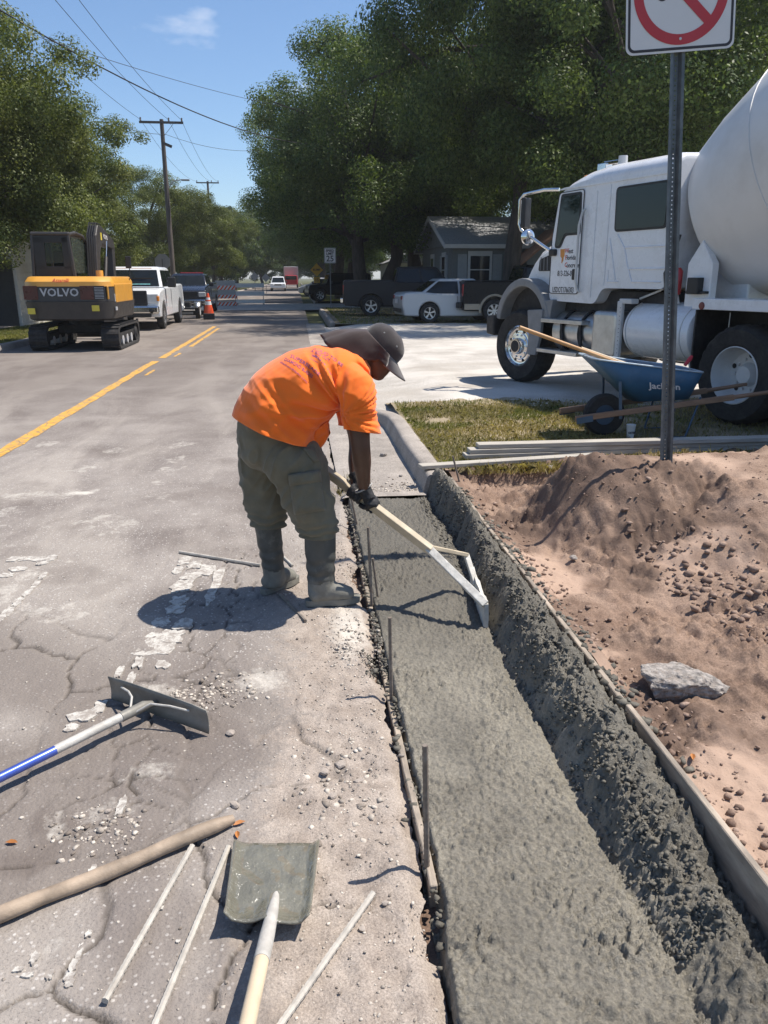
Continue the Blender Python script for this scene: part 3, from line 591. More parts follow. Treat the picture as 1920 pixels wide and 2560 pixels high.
board('form_board', (1.166, .80, .045), (1.162, 2.42, .046), .022, .22, 'form_wood', 'wide pale form board standing at the lower right edge of the wet kerb', gR, seed=4)
board('form_board', (1.166, 2.46, .030), (1.164, 4.30, .030), .022, .22, 'form_wood', 'form board half buried in concrete crumbs behind the wet kerb middle', gR, seed=5)
board('form_board', (1.162, 4.34, .030), (1.168, 5.88, .030), .022, .22, 'form_wood', 'form board at the far end of the wet kerb by the old kerb', gR, seed=6)
# ---- rebar
def rebar(a, b, r, mat, name, label, group, rib=True, cat='stake'):
    a = Vector(a); b = Vector(b); L = (b-a).length; n = max(2, int(L/0.009)) if rib else 6; path = []; rr = []
    for k in range(n+1):
        t = k/n; path.append((b-a)*t); rr.append(r*(1.10 if (k % 2 == 0 and rib) else 0.94))
    mb = MB(); mb.tube(path, rr, 7); ob = mb.build(name, mat, None, smooth=50); ob.location = a; return tag(ob, label, cat, group)
gs = 'rebar stakes driven in along the left form'
for (tp, bs, r, lab) in [((918, 1610), (922, 1872), .0085, 'tall ribbed rebar stake nearest the camera at the left form'), ((842, 1334), (845, 1500), .0075, 'short rebar stake at the left form level with the spreader tip'),
                         ((805, 1206), (817, 1296), .0065, 'thin leaning stake just right of the longer one by the front boot'), ((795, 1139), (803, 1306), .0075, 'long stake at the left form closest to the front boot'),
                         ((750, 1034), (771, 1134), .008, 'farthest stake of the left form under the spreader handle')]:
    p = G(*bs); t = D(*tp, p.y); p2 = p+(p-t).normalized()*.07; rebar(p2, t, r, 'rebar', 'rebar_stake', lab, gs)
p = G(992, 1040, .12); t = D(978, 985, p.y); rebar(p+(p-t).normalized()*.1, t, .008, 'rebar', 'rebar_stake', 'stake pinning the plank at the end of the old kerb', gs)
gb = 'rebar lying on the asphalt'
def lying(pa, pb, r, mat, lab, za=None, zb=None):
    a = G(*pa); b = G(*pb); a.z = (road_z(a.x, a.y) if za is None else za)+r*1.15; b.z = (road_z(b.x, b.y) if zb is None else zb)+r*1.15
    return rebar(a, b, r, mat, 'rebar', lab, gb, cat='rebar')
lying((416, 1836), (228, 2172), .0085, 'pale_rebar', 'pale rebar with a dark butt end left of the shovel', .004, .004)
lying((494, 1838), (320, 2260), .0085, 'pale_rebar', 'pale rebar closest to the left side of the shovel', .004, .004)
lying((806, 1940), (585, 2255), .0085, 'pale_rebar', 'pale rebar lying to the right of the shovel', .006, .006)
lying((388, 1196), (563, 1226), .009, 'pale_rebar', 'rebar lying on the asphalt left of the rear boot')
lying((604, 1286), (660, 1346), .009, 'rebar', 'dark rebar end poking out between the boots toward the camera')
lying((606, 1200), (632, 1226), .008, 'pale_rebar', 'short rebar piece lying behind the rear boot')
# ---- concrete placer rake with blue handle
A = G(243, 1510); B = G(453, 1586); A.z = B.z = 0.0; c = (A+B)/2; e = (B-A).normalized(); L = (B-A).length
hd = (G(0, 1712, 0)-c); hd.z = 0; hd.normalize(); back = Vector((-e.y, e.x, 0)); back = back if back.dot(hd) > 0 else -back
rk = empty('concrete_rake', c, 0, 'concrete rake with dark blade and blue metal handle on the asphalt', 'rake')
mb = MB(); rows = []
for k in range(9):
    t = k/8; s = (t-.5)*L; rows.append([e*s+back*(-.030*(h/.11)**2*-1 if False else .028*((h/.11)-.4)**2)+Vector((0, 0, .004+h*(1-.06*abs(2*t-1)**6)))-back*0.0 for h in (0, .03, .06, .09, .11)])
mb.loft(rows, False, False); mb.build('blade', 'caked_steel', rk, smooth=60, solid=.004)
s0 = Vector((0, 0, .062))+back*.012
h_far = hd*1.62; h_far.z = .021; sp = s0+hd*.05+Vector((0, 0, .012)); ax = (h_far-sp).normalized()
MB().tube([s0, s0+hd*.03+Vector((0, 0, .008)), sp, sp+ax*.10], [.012, .015, .020, .0195], 12).build('socket', 'caked_steel', rk, smooth=50)
MB().tube([sp+ax*.07, sp+ax*.22, sp+ax*.36], [.0172, .0170, .0168], 14).build('handle', 'caked_handle', rk, smooth=50)
MB().tube([sp+ax*.36, sp+ax*.8, h_far], [.0167, .0166, .0166], 14).build('handle', 'blue_anodised', rk, smooth=50)
for sg in (-1, 1):
    q = [sp+ax*.05+e*.014*sg, sp+ax*.01+e*sg*.05+Vector((0, 0, .028)), s0+e*sg*.11+back*.03+Vector((0, 0, .035)), s0+e*sg*.18+back*.004+Vector((0, 0, .022))]
    MB().tube(q, .0045, 7).build('brace', 'caked_handle', rk, smooth=50)
# ---- square shovel covered in wet cement
q = [G(505, 1815, .03), G(690, 1815, .03), G(668, 1995, .05), G(485, 1990, .05)]
sc = sum(q, Vector())/4; sc.z = 0; sh = empty('square_shovel', sc, 0, 'square shovel coated in wet grey cement, wooden handle towards the camera', 'shovel')
N = 22; mb = MB(); rows = []
for j in range(N+1):
    v = j/N; row = []
    for i in range(N+1):
        u = i/N; p = (q[0]*(1-u)+q[1]*u)*(1-v)+(q[3]*(1-u)+q[2]*u)*v-sc
        p.z = .018+.030*max(0, abs(2*u-1)-.80)/.20*(.5+.5*v)+.012*v+.020*max(0, v-.85)/.15+.018*math.exp(-((u-.5)/.09)**2)*max(0, v-.45)/.55
        p.z += .006*(mnoise.noise(Vector((u*5, v*5, 3.1)))+.55*mnoise.noise(Vector((u*13, v*13, 1.7))))*math.sin(math.pi*u)**.3
        row.append(p)
    rows.append(row)
mb.loft(rows, False, False); mb.build('blade', 'cement_coat', sh, smooth=0, solid=.005)
hs = (q[3]+q[2])/2-sc; hs = Vector((hs.x+.012, hs.y+.03, .046)); he = G(528, 2240, .155)-sc; ax = (he-hs).normalized()
MB().tube([hs-ax*.10, hs, hs+ax*.10, hs+ax*.20], [.010, .0165, .0195, .020], 14).build('socket', 'caked_handle', sh, smooth=50)
MB().tube([hs+ax*.195, hs+ax*.6, hs+ax*1.15], [.0185, .0185, .0180], 14).build('handle', 'pale_wood', sh, smooth=50)
# ---- loose wooden handle
a = G(505, 1784); b = G(0, 1996); a.z = b.z = .0255; d = (b-a).normalized(); b = a+d*1.35
mb = MB(); n = 24; mb.tube([(b-a)*(k/n)+Vector((0, 0, .004*math.sin(k*.7))) for k in range(n+1)], [.014]+[.0215+.0012*math.sin(k*1.3) for k in range(n)], 14)
ob = mb.build('wooden_handle', 'worn_wood', None, smooth=50); ob.location = a; tag(ob, 'thick weathered wooden tool handle lying across the lower left asphalt', 'handle')
# ---- stones that can be told apart
def rock(name, c, size, seed, mat, label, cat='stone', group=None, sub=3, jag=.35, rz=None):
    bm = bmesh.new(); bmesh.ops.create_icosphere(bm, subdivisions=sub, radius=1); r = random.Random(seed); off = Vector((r.uniform(0, 50), r.uniform(0, 50), r.uniform(0, 50)))
    cuts = [(Vector((r.uniform(-1, 1), r.uniform(-1, 1), r.uniform(-.6, 1))).normalized(), r.uniform(.55, .85)) for _ in range(9)]+[(Vector((0, 0, 1)), .55), (Vector((0, 0, -1)), .5)]
    for v in bm.verts:
        p = v.co.copy()
        for n_, dd in cuts:
            k = p.dot(n_)
            if k > dd: p -= n_*(k-dd)*.9
        p *= 1+jag*.35*mnoise.noise(p*2.5+off)+jag*.22*mnoise.noise(p*7+off)
        v.co = Vector((p.x*size[0], p.y*size[1], p.z*size[2]))
    me = bpy.data.meshes.new(name); bm.to_mesh(me); bm.free(); o = mkobj(name, me, mat, None); o.location = c; o.rotation_euler = (0, 0, r.uniform(0, 6) if rz is None else rz); return tag(o, label, cat, group)
rock('concrete_chunk', (1.475, 2.63, .105), (.185, .115, .10), 5, 'rubble', 'large broken concrete chunk with pebbly edge lying on the earth', 'rubble', sub=5, jag=.42, rz=-.15)
gst = 'single stones on the asphalt and gutter'
for (px, py, s, lab, zf) in [((497), 1582, .022, 'pale angular stone right of the rake blade', road_z), (507, 1742, .020, 'flat pale stone just above the end of the wooden handle', road_z), (833, 1957, .012, 'small white stone at the tip of the right hand rebar', road_z),
                             (782, 2010, .012, 'small pale stone right of the lying right hand rebar', road_z), (828, 986, .045, 'dark rock lying in the old gutter near the kerb', lambda x, y: .006), (866, 1031, .024, 'small flat dark stone in the old gutter past the rock', lambda x, y: .006),
                             (735, 1655, .026, 'biggest pale stone of the small rubble pile on the sand', road_z), (700, 1672, .020, 'bluish stone at the left of the small rubble pile', road_z), (775, 1690, .019, 'beige squarish stone at the right of the small rubble pile', road_z),
                             (720, 1725, .020, 'round stone at the bottom of the small rubble pile', road_z), (172, 1905, .022, 'loose white stone above the wooden handle', road_z), (235, 1752, .014, 'white pebble on the cracked asphalt left of the shovel', road_z)]:
    p = G(px, py); rock('stone', (p.x, p.y, zf(p.x, p.y)+s*.30), (s, s*.8, s*.62), int(px), 'dusty_stone' if 'dark' not in lab else 'rubble', lab, 'stone', gst, sub=2)
for (px, py, s, lab) in [(1190, 1012, .05, 'grey stone on the bank behind the dug hole'), (1240, 1190, .03, 'pale stone in the trench below the heap')]:
    p = G(px, py, .12); z = dirt_z(p.x, p.y); rock('stone', (p.x, p.y, z+.01), (s, s*.8, s*.55), int(px), 'rubble', lab, 'stone', gst, sub=2)
# ================================================================ planks on the verge
gp = 'planks stacked on the verge'
def vz(p, dz): return Vector((p[0], p[1], dz))
board('plank', (.955, 6.115, .178), (2.55, 6.42, .165), .10, .030, 'grey_board', 'lowest grey plank reaching across the kerb top', gp, seed=11)
board('plank', (1.40, 6.50, .172), (4.55, 6.62, .172), .13, .038, 'grey_board', 'bottom plank of the stack on the verge', gp, seed=12)
board('plank', (1.44, 6.51, .213), (4.60, 6.60, .213), .12, .038, 'grey_board', 'middle plank of the stack on the verge', gp, seed=13)
board('plank', (1.52, 6.53, .254), (4.42, 6.55, .254), .12, .036, 'grey_board', 'top plank of the stack on the verge', gp, seed=14)
# ================================================================ truck ban sign on its post
pm('post_steel', (0.135, 0.15, 0.16), 0.55, metal=0.6, var=0.25, scale=14, dirt=(0.30, 0.30, 0.30), dirtamt=0.35)
pm('sign_white', (0.70, 0.68, 0.68), 0.35, var=0.03, scale=4); pm('sign_black', (0.035, 0.03, 0.035), 0.5, var=0.1); pm('sign_red', (0.50, 0.035, 0.045), 0.45, var=0.06); pm('bolt', (0.6, 0.6, 0.58), 0.4, metal=.8)
YB = 4.75; pb = D(1436, 980, YB); pt = D(1460, 120, YB)
sg = empty('sign_post', (pb.x, pb.y, pb.z-.45), 0, 'dark perforated steel post carrying a no trucks sign', 'sign')
ax = (pt-pb).normalized(); base = ax*(-.35)+Vector((0, 0, .45)); top_len = (pt-pb).length+.95
ex = Vector((1, 0, 0)); ex = (ex-ax*ex.dot(ax)).normalized(); fy = ax.cross(ex)     # fy points away from the camera
fy = fy if fy.y > 0 else -fy
web = .030; mb = MB(); L = .35+top_len; pitch = .0254; z = 0
cells = int(L/pitch); hw = web/2
for k in range(cells):
    o = base+ax*(k*pitch); cc = o+ax*(pitch/2); rr = .0049
    cor = [o-ex*hw, o+ex*hw, o+ax*pitch+ex*hw, o+ax*pitch-ex*hw]
    ang = [math.radians(a) for a in (225, 270, 315, 0, 45, 90, 135, 180)]; oc = [cc+ex*(rr*math.cos(a))+ax*(rr*math.sin(a)) for a in ang]
    mb.add(cor+oc, [(0, 1, 6, 5, 4), (1, 2, 8, 7, 6), (2, 3, 10, 9, 8), (3, 0, 4, 11, 10)])
mb.build('web', 'post_steel', sg, solid=.003)
for s_ in (-1, 1):
    pr = [(s_*hw, 0), (s_*(hw+.012), .022), (s_*(hw+.027), .024)]
    mb = MB(); rings = [[base+ax*t+ex*p[0]-fy*p[1] for p in pr] for t in (0, cells*pitch)]; mb.loft(rings, False, False); mb.build('flange', 'post_steel', sg, solid=.004)
# sign panel: 24 inches wide, only its lower part is in view
W = .61; hgt = .76; ctr = D(1462, 116, YB)+ax*(hgt/2)-Vector((pb.x, pb.y, pb.z-.45))-fy*.034; eu = ax
def rrect(w, h, r, n=6):
    out = []
    for cx, cy, a0 in ((w/2-r, h/2-r, 0), (-w/2+r, h/2-r, 90), (-w/2+r, -h/2+r, 180), (w/2-r, -h/2+r, 270)):
        for k in range(n+1): a = math.radians(a0+90*k/n); out.append((cx+r*math.cos(a), cy+r*math.sin(a)))
    return out
yaw = R_(4); ex2 = (ex*math.cos(yaw)+fy*math.sin(yaw)*-1).normalized(); fn = -ex2.cross(eu); fn = fn if fn.y > 0 else -fn
def plate(poly, off, th, mat, name): MB().prism(poly, ctr-fn*off, ex2, eu, -th if ex2.cross(eu).y > 0 else th).build(name, mat, sg)
plate(rrect(W, hgt, .04), 0, .002, 'sign_white', 'panel')
def ring(poly_o, poly_i, off, mat, name):
    mb = MB(); n = len(poly_o); a = [ctr-fn*off+ex2*p[0]+eu*p[1] for p in poly_o]; b = [ctr-fn*off+ex2*p[0]+eu*p[1] for p in poly_i]
    mb.add(a+b, [(i, (i+1) % n, (i+1) % n+n, i+n) for i in range(n)]); mb.build(name, mat, sg)
ring(rrect(W-.022, hgt-.022, .036), rrect(W-.05, hgt-.05, .026), .0030, 'sign_black', 'border')
cy0 = -hgt/2+.30; circ = lambda r: [(r*math.cos(2*math.pi*k/64), cy0+r*math.sin(2*math.pi*k/64)) for k in range(64)]
tr = [(-.165, .03), (-.165, .05), (-.13, .05), (-.13, .12), (-.08, .14), (-.05, .09), (-.05, .15), (.15, .15), (.15, .05), (.165, .05), (.165, .036), (.12, .036)]
plate([(x, y+cy0-.048) for x, y in tr+[(-.05, .036), (-.05, .03)]], .0028, .0004, 'sign_black', 'truck_symbol')
for wx_ in (-.105, .09): MB().add([ctr-fn*.0032+ex2*(wx_+.034*math.cos(a))+eu*(cy0-.012+.034*math.sin(a)) for a in [2*math.pi*k/20 for k in range(20)]], [tuple(range(20))]).build('wheel_symbol', 'sign_black', sg)
ring(circ(.265), circ(.212), .0040, 'sign_red', 'red_ring')
k = .2385/math.sqrt(2); wv = .026/math.sqrt(2)
plate([(-k-wv, k-wv+cy0), (-k+wv, k+wv+cy0), (k+wv, -k+wv+cy0), (k-wv, -k-wv+cy0)], .0042, .0004, 'sign_red', 'red_slash')
MB().lathe([(0, -.004), (.006, -.003), (.008, 0)], 12, ctr-fn*.006+eu*(cy0-.235), 'y').build('bolt', 'bolt', sg, smooth=40)
# ================================================================ wheelbarrow
pm('barrow_blue', (0.030, 0.105, 0.20), 0.5, var=0.18, scale=5, dirt=(0.30, 0.29, 0.28), dirtamt=0.22, bump=.001, bscale=60)
pm('barrow_inside', (0.16, 0.20, 0.26), 0.7, var=0.25, scale=7, dirt=(0.38, 0.36, 0.34), dirtamt=0.7)
pm('tyre', (0.022, 0.021, 0.020), 0.85, var=0.25, scale=12, dirt=(0.16, 0.14, 0.12), dirtamt=0.22, bump=.003, bscale=50)
pm('barrow_wood', (0.26, 0.155, 0.095), 0.65, var=0.22, scale=7, stretch=(.6, 5, 5), bump=.002, bscale=50); pm('blue_steel', (0.06, 0.10, 0.15), 0.55, metal=.3, var=.2)
Yn_, Yf = 7.22, 7.74
w0 = G(1310, 944, .135); w0.y = 7.46; wb = empty('wheelbarrow', (w0.x, 7.46, .13), 0, 'blue wheelbarrow with wooden handles holding two tool handles', 'wheelbarrow')
O = Vector((w0.x, 7.46, .13))
def W_(px, py, Y): return D(px, py, Y)-O
# tray: rim, floor
rn = [W_(1283, 776, Yn_), W_(1527, 806, Yn_)]; rim = [rn[0], rn[1], W_(1502, 792, Yf+.02), W_(1318, 770, Yf+.02)]
rim[2] = Vector((rn[1].x-.02, Yf+.02-7.46, rn[1].z+.01)); rim[3] = Vector((rn[0].x+.02, Yf+.02-7.46, rn[0].z+.01))
bl, br = W_(1372, 868, Yn_+.10), W_(1495, 862, Yn_+.10)
flo = [bl, br, Vector((br.x, Yf-.10-7.46, br.z)), Vector((bl.x, Yf-.10-7.46, bl.z))]
def ringpts(c4, n=5, rad=.22):
    out = []
    for i in range(4):
        p, a, b = c4[i], c4[i-1], c4[(i+1) % 4]
        for k in range(n+1):
            t = k/n; p1 = p.lerp(a, rad*(1-t)) ; p2 = p.lerp(b, rad*t); out.append(p1.lerp(p2, t) if 0 else (p+(a-p)*rad*(1-t)**2+(b-p)*rad*t**2))
    return out
R0 = ringpts(flo, 5, .25); R1 = ringpts(rim, 5, .16); mid = [a.lerp(b, .5) for a, b in zip(R0, R1)]
cen = sum(R0, Vector())/len(R0)
mb = MB(); mb.loft([R0, mid, R1], True, False); mb.add(R0, [tuple(range(len(R0)))]); tray = mb.build('tray', 'barrow_blue', wb, smooth=35, solid=.004)
mb = MB(); R1c = sum(R1, Vector())/len(R1); s_ = .985
mb.loft([[cen+(p-cen)*.97+Vector((0, 0, .006)) for p in R0], [R1c+(p-R1c)*s_ for p in R1]], True, False); mb.add([cen+(p-cen)*.97+Vector((0, 0, .006)) for p in R0], [tuple(range(len(R0)))])
mb.build('tray_inside', 'barrow_inside', tray, smooth=35)
pm('rim_worn', (0.42, 0.50, 0.56), 0.45, metal=.3, var=.2, scale=20)
MB().tube(R1, .0085, 7, loop=True).build('tray_rim', 'rim_worn', tray, smooth=50)
for p in ((1430, 838),): lettering('Jackson', .105, 'sign_white', tray, rn[0].lerp(rn[1], .60).lerp(bl.lerp(br, .45), .50)+Vector((.02, -.016, -.02)), (1, 0, -.06), (bl.lerp(br, .5)-rn[0].lerp(rn[1], .5))*-1, bold=.002, shear=.25)
# handles
for (Y, a, b, g) in ((Yn_+.03, W_(1243, 905, Yn_+.03), W_(1585, 858, Yn_+.03), W_(1690, 843, Yn_+.03)), (Yf-.02, None, None, None)):
    if a is None: a, b, g = [Vector((p.x-dx_, Yf-.02-7.46, p.z)) for p, dx_ in ((A0, 0), (B0, .03), (G0, .10))]
    A0, B0, G0 = a, b, g
    h = MB().bar(a, b, .040, .055).build('handle', 'barrow_wood', wb, bevel=.006); MB().tube([b-(g-b)*.05, b.lerp(g, .5), g], [.022, .020, .018], 10).build('grip', 'barrow_wood', h, smooth=50)
# wheel
MB().lathe([(.10, -.035), (.185, -.045), (.205, -.03), (.21, 0), (.205, .03), (.185, .045), (.10, .035)], 36, (0, 0, .212), 'y').build('tyre', 'tyre', wb, smooth=40)
MB().lathe([(0, -.045), (.03, -.045), (.035, -.012), (.11, -.02), (.11, .02), (.035, .012), (.03, .045), (0, .045)], 24, (0, 0, .212), 'y').build('wheel_rim', 'blue_steel', wb, smooth=30)
MB().tube([(0, Yn_+.03-7.46, .212), (0, Yf-.02-7.46, .212)], .009, 8).build('axle', 'blue_steel', wb, smooth=50)
for Y in (Yn_+.03, Yf-.02):
    y = Y-7.46
    MB().bar((-.36, y-.026*(1 if Y < 7.5 else -1), .19), (-.20, y-.026*(1 if Y < 7.5 else -1), .215), .006, .06).build('front_clamp', 'blue_steel', wb)
    MB().bar((.09, y, .20), (.06, y*.92, .56), .012, .028).build('brace', 'blue_steel', wb)
    lx = br.x-.15
    MB().tube([(lx-.05, y, .36), (lx-.12, y*1.05, .012), (lx+.08, y*1.05, .012), (lx+.20, y, .40)], .011, 8).build('leg', 'blue_steel', wb, smooth=50)
# the two tool handles lying in it
def stick(name, a, b, r, mat, label, cat='handle', group=None):
    a = Vector(a); ob = MB().tube([(0, 0, 0), (Vector(b)-a)*.5, Vector(b)-a], r, 12).build(name, mat, None, smooth=50); ob.location = a; return tag(ob, label, cat, group)
pm('orange_wood', (0.50, 0.29, 0.13), 0.45, var=0.15, scale=8, coat=.2)
stick('shovel_handle', D(1122, 707, 7.36), D(1350, 790, 7.46), .019, 'orange_wood', 'long orange brown tool handle sticking out of the wheelbarrow', group='tool handles in the wheelbarrow')
stick('shovel_handle', D(1255, 752, 7.52), D(1366, 791, 7.56), .016, 'pale_wood', 'short pale tool handle lying in the wheelbarrow', group='tool handles in the wheelbarrow')
pm('red_plastic', (0.50, 0.02, 0.035), 0.4, var=.1)
c = D(1484, 783, 7.5); rh = empty('red_handled_tool', c+Vector((.05, 0, -.15)), 0, 'small tool with red grip standing in the wheelbarrow', 'tool')
MB().tube([(-.07, 0, .12), (-.02, 0, .19), (-.005, 0, .215)], [.016, .022, .014], 10).build('grip', 'red_plastic', rh, smooth=50); MB().tube([(-.035, 0, .17), (0, 0, .02), (.01, 0, -.06)], .008, 8).build('shaft', 'bolt', rh, smooth=50)
# cup
c = G(1361, 946, .132); cup = empty('foam_cup', c, 0, 'white foam drink cup on the ground beside the wheelbarrow wheel', 'cup')
pm('foam', (0.78, 0.77, 0.75), .7, var=.03)
MB().lathe([(0, 0), (.030, 0), (.032, .005), (.045, .128), (.047, .130), (.047, .134), (.043, .134), (.040, .11), (0, .11)], 28).build('cup_body', 'foam', cup, smooth=40)
lettering('OSTEE', .026, 'sign_black', cup, (-.005, -.0415, .058), (1, 0, 0), (0, .1, 1), bold=.001)
# ================================================================ WORKER
def cloth(name, col, rough=0.9, weave=900, sheen=0.25, var=0.1, scale=8, dirt=None, dirtamt=.4):
    m = pm(name, col, rough, var=var, scale=scale, bump=.0006, bscale=weave, dirt=dirt, dirtamt=dirtamt, spec=.2); b = m.node_tree.nodes['Principled BSDF']
    b.inputs['Sheen Weight'].default_value = sheen; b.inputs['Sheen Roughness'].default_value = .5; return m
cloth('hi_vis_orange', (1.0, 0.185, 0.02), .85, 700, .3, .05, 5); cloth('olive_cotton', (0.150, 0.136, 0.096), .9, 600, .15, .18, 7, (0.20, 0.185, 0.145), .35)
cloth('cap_cloth', (0.045, 0.038, 0.038), .9, 700, .3, .15, 9); cloth('flap_cloth', (0.055, 0.038, 0.035), .9, 700, .3, .15, 9)
pm('rubber_boot', (0.070, 0.072, 0.066), .55, var=.25, scale=9, dirt=(.30, .29, .26), dirtamt=.75, bump=.001, bscale=60); pm('boot_mud', (0.17, .165, .14), .75, var=.25, scale=14, dirt=(.27, .26, .23), dirtamt=.5, bump=.003, bscale=60)
pm('skin', (0.085, 0.042, 0.027), .5, var=.12, scale=12, bump=.0006, bscale=180); pm('glove_black', (0.022, 0.022, 0.024), .75, var=.25, scale=25, bump=.002, bscale=160); pm('print_purple', (0.30, 0.08, 0.16), .8, var=.15, scale=40); pm('cuff_grey', (.35, .34, .32), .8, var=.1); pm('brim_grey', (0.15, 0.138, 0.135), .85, var=.1)
WY = 3.90
def capsule(mb, pts, n=20, sub=6, ends=True):
    """pts: list of (Vector centre, ra, rb, axis_a Vector) lofted with elliptic rings, domed ends"""
    C = [p[0] for p in pts]; rings = []
    def ring(c, t, ra, rb, a):
        a = (a-t*a.dot(t)).normalized(); b = t.cross(a); return [c+a*(ra*math.cos(2*math.pi*k/n))+b*(rb*math.sin(2*math.pi*k/n)) for k in range(n)]
    m = len(pts)
    T = [(C[min(i+1, m-1)]-C[max(i-1, 0)]).normalized() for i in range(m)]
    if ends:
        for k in (0.25, .6, .87): rings.append(ring(C[0]-T[0]*(min(pts[0][1], pts[0][2])*.6*math.cos(k*math.pi/2)), T[0], pts[0][1]*math.sin(k*math.pi/2), pts[0][2]*math.sin(k*math.pi/2), pts[0][3]))
    for i in range(m-1):
        for s in range(sub):
            t = s/sub; p0, p1 = C[max(i-1, 0)], C[i]; p2, p3 = C[i+1], C[min(i+2, m-1)]
            c = .5*((2*p1)+(p2-p0)*t+(2*p0-5*p1+4*p2-p3)*t*t+(3*p1-p0-3*p2+p3)*t**3)
            e = t*t*(3-2*t); rings.append(ring(c, T[i].lerp(T[i+1], t).normalized(), pts[i][1]*(1-e)+pts[i+1][1]*e, pts[i][2]*(1-e)+pts[i+1][2]*e, pts[i][3].lerp(pts[i+1][3], t)))
    rings.append(ring(C[-1], T[-1], pts[-1][1], pts[-1][2], pts[-1][3]))
    if ends:
        for k in (.87, .6, .25): rings.append(ring(C[-1]+T[-1]*(min(pts[-1][1], pts[-1][2])*.6*math.cos(k*math.pi/2)), T[-1], pts[-1][1]*math.sin(k*math.pi/2), pts[-1][2]*math.sin(k*math.pi/2), pts[-1][3]))
    mb.loft(rings, True, True)
YA = Vector((0, 1, 0)); XA = Vector((1, 0, 0)); ZA = Vector((0, 0, 1))
def blob(mb, c, r, axes=None, n=16):
    c = Vector(c); ax = axes or (XA, YA, ZA); rings = []
    for i in range(1, n):
        a = math.pi*i/n; rings.append([c+ax[2]*(r[2]*math.cos(a))+ax[0]*(r[0]*math.sin(a)*math.cos(2*math.pi*k/(2*n)))+ax[1]*(r[1]*math.sin(a)*math.sin(2*math.pi*k/(2*n))) for k in range(2*n)])
    mb.loft(rings, True, True)
def organic(mb, voxel, smooth=8, fac=.5, disp=None, cuts=()):
    me = mb.mesh('tmp'); bm = bmesh.new(); bm.from_mesh(me); bmesh.ops.recalc_face_normals(bm, faces=bm.faces); bm.to_mesh(me); bm.free()
    o = bpy.data.objects.new('tmp', me); COL.objects.link(o)
    md = o.modifiers.new('r', 'REMESH'); md.mode = 'VOXEL'; md.voxel_size = voxel
    if smooth: md = o.modifiers.new('s', 'SMOOTH'); md.factor = fac; md.iterations = smooth
    out = evalmesh(o); bpy.data.objects.remove(o)
    if disp:
        nv = len(out.vertices); co = np.empty(nv*3); out.vertices.foreach_get('co', co); co = co.reshape(-1, 3); no = np.empty(nv*3); out.vertices.foreach_get('normal', no); no = no.reshape(-1, 3)
        d = np.array([disp(Vector(p), Vector(q)) for p, q in zip(co, no)]); co = co+no*d[:, None]; out.vertices.foreach_set('co', co.ravel()); out.update()
    if cuts:
        bm = bmesh.new(); bm.from_mesh(out)
        for c, n_ in cuts: bmesh.ops.bisect_plane(bm, geom=bm.verts[:]+bm.edges[:]+bm.faces[:], plane_co=c, plane_no=n_, clear_outer=True)
        bm.to_mesh(out); bm.free()
    return out
def W3(px, py, Y): return D(px, py, Y)
wk = empty('person', (0.0, 3.9, 0.0), 0, 'worker in orange shirt, olive cargo trousers and rubber boots bending over the concrete', 'person')
WO = Vector((0, 3.9, 0))
def wpart(me, name, mat, smooth=0, solid=0.0, parent=None):
    me.transform(Matrix.Translation(-WO)); return mkobj(name, me, mat, parent or wk, smooth=smooth, solid=solid)
# the tool line
J = W3(931, 1189, 3.70); U = W3(706, 1018, 3.97); tdir = (U-J).normalized()
Hd = min((J+tdir*(k*.005) for k in range(200)), key=lambda p: (Vector(((p-Vector((0, 0, CAM_H))).dot(_r)/(p-Vector((0, 0, CAM_H))).dot(_f)*FPX+960, 0)).x/SS-797)**2)
HdL = Hd+tdir*.085
# ---- body: head, neck, arms as one surface
fd = Vector((math.cos(R_(36)), -.10, -math.sin(R_(36)))).normalized(); sd = YA-fd*YA.dot(fd); sd.normalize(); ud = sd.cross(fd)*-1; ud = ud if ud.z > 0 else -ud
HC = W3(818, 764, 3.91)
def hp(f, u, s): return HC+fd*f+ud*u+sd*s
body = MB()
blob(body, hp(-.012, .030, 0), (.098, .074, .088), (fd, sd, ud)); blob(body, hp(.020, -.035, 0), (.072, .062, .080), (fd, sd, ud)); blob(body, hp(.048, -.082, 0), (.044, .045, .034), (fd, sd, ud))
blob(body, hp(.092, -.022, 0), (.022, .016, .016), (fd, sd, ud)); capsule(body, [(hp(.080, .012, 0), .012, .010, sd), (hp(.094, -.018, 0), .014, .012, sd)], 10, 3)
blob(body, hp(.080, .022, 0), (.020, .056, .012), (fd, sd, ud)); blob(body, hp(.083, -.052, 0), (.014, .026, .009), (fd, sd, ud)); blob(body, hp(.080, -.066, 0), (.014, .024, .009), (fd, sd, ud))
for s in (-1, 1): blob(body, hp(-.010, -.012, .072*s), (.020, .010, .030), (fd, sd, ud)); blob(body, hp(.060, -.018, .040*s), (.026, .024, .022), (fd, sd, ud))
NB = W3(768, 800, 3.90); capsule(body, [(NB-Vector((.06, 0, .02)), .075, .08, YA), (NB, .062, .066, YA), (hp(-.035, -.07, 0), .055, .058, YA), (hp(-.015, -.01, 0), .055, .058, YA)], 18, 4)
SR = W3(768, 838, 3.735); ER = W3(779, 962, 3.70); WR = W3(787, 1058, Hd.y-.012); SL = W3(750, 830, 4.09); EL = W3(772, 950, 4.06); WL = HdL+Vector((-.005, .045, .085))
capsule(body, [(W3(700, 830, 3.9), .13, .15, YA), (W3(745, 815, 3.9), .11, .16, YA)], 20, 4)
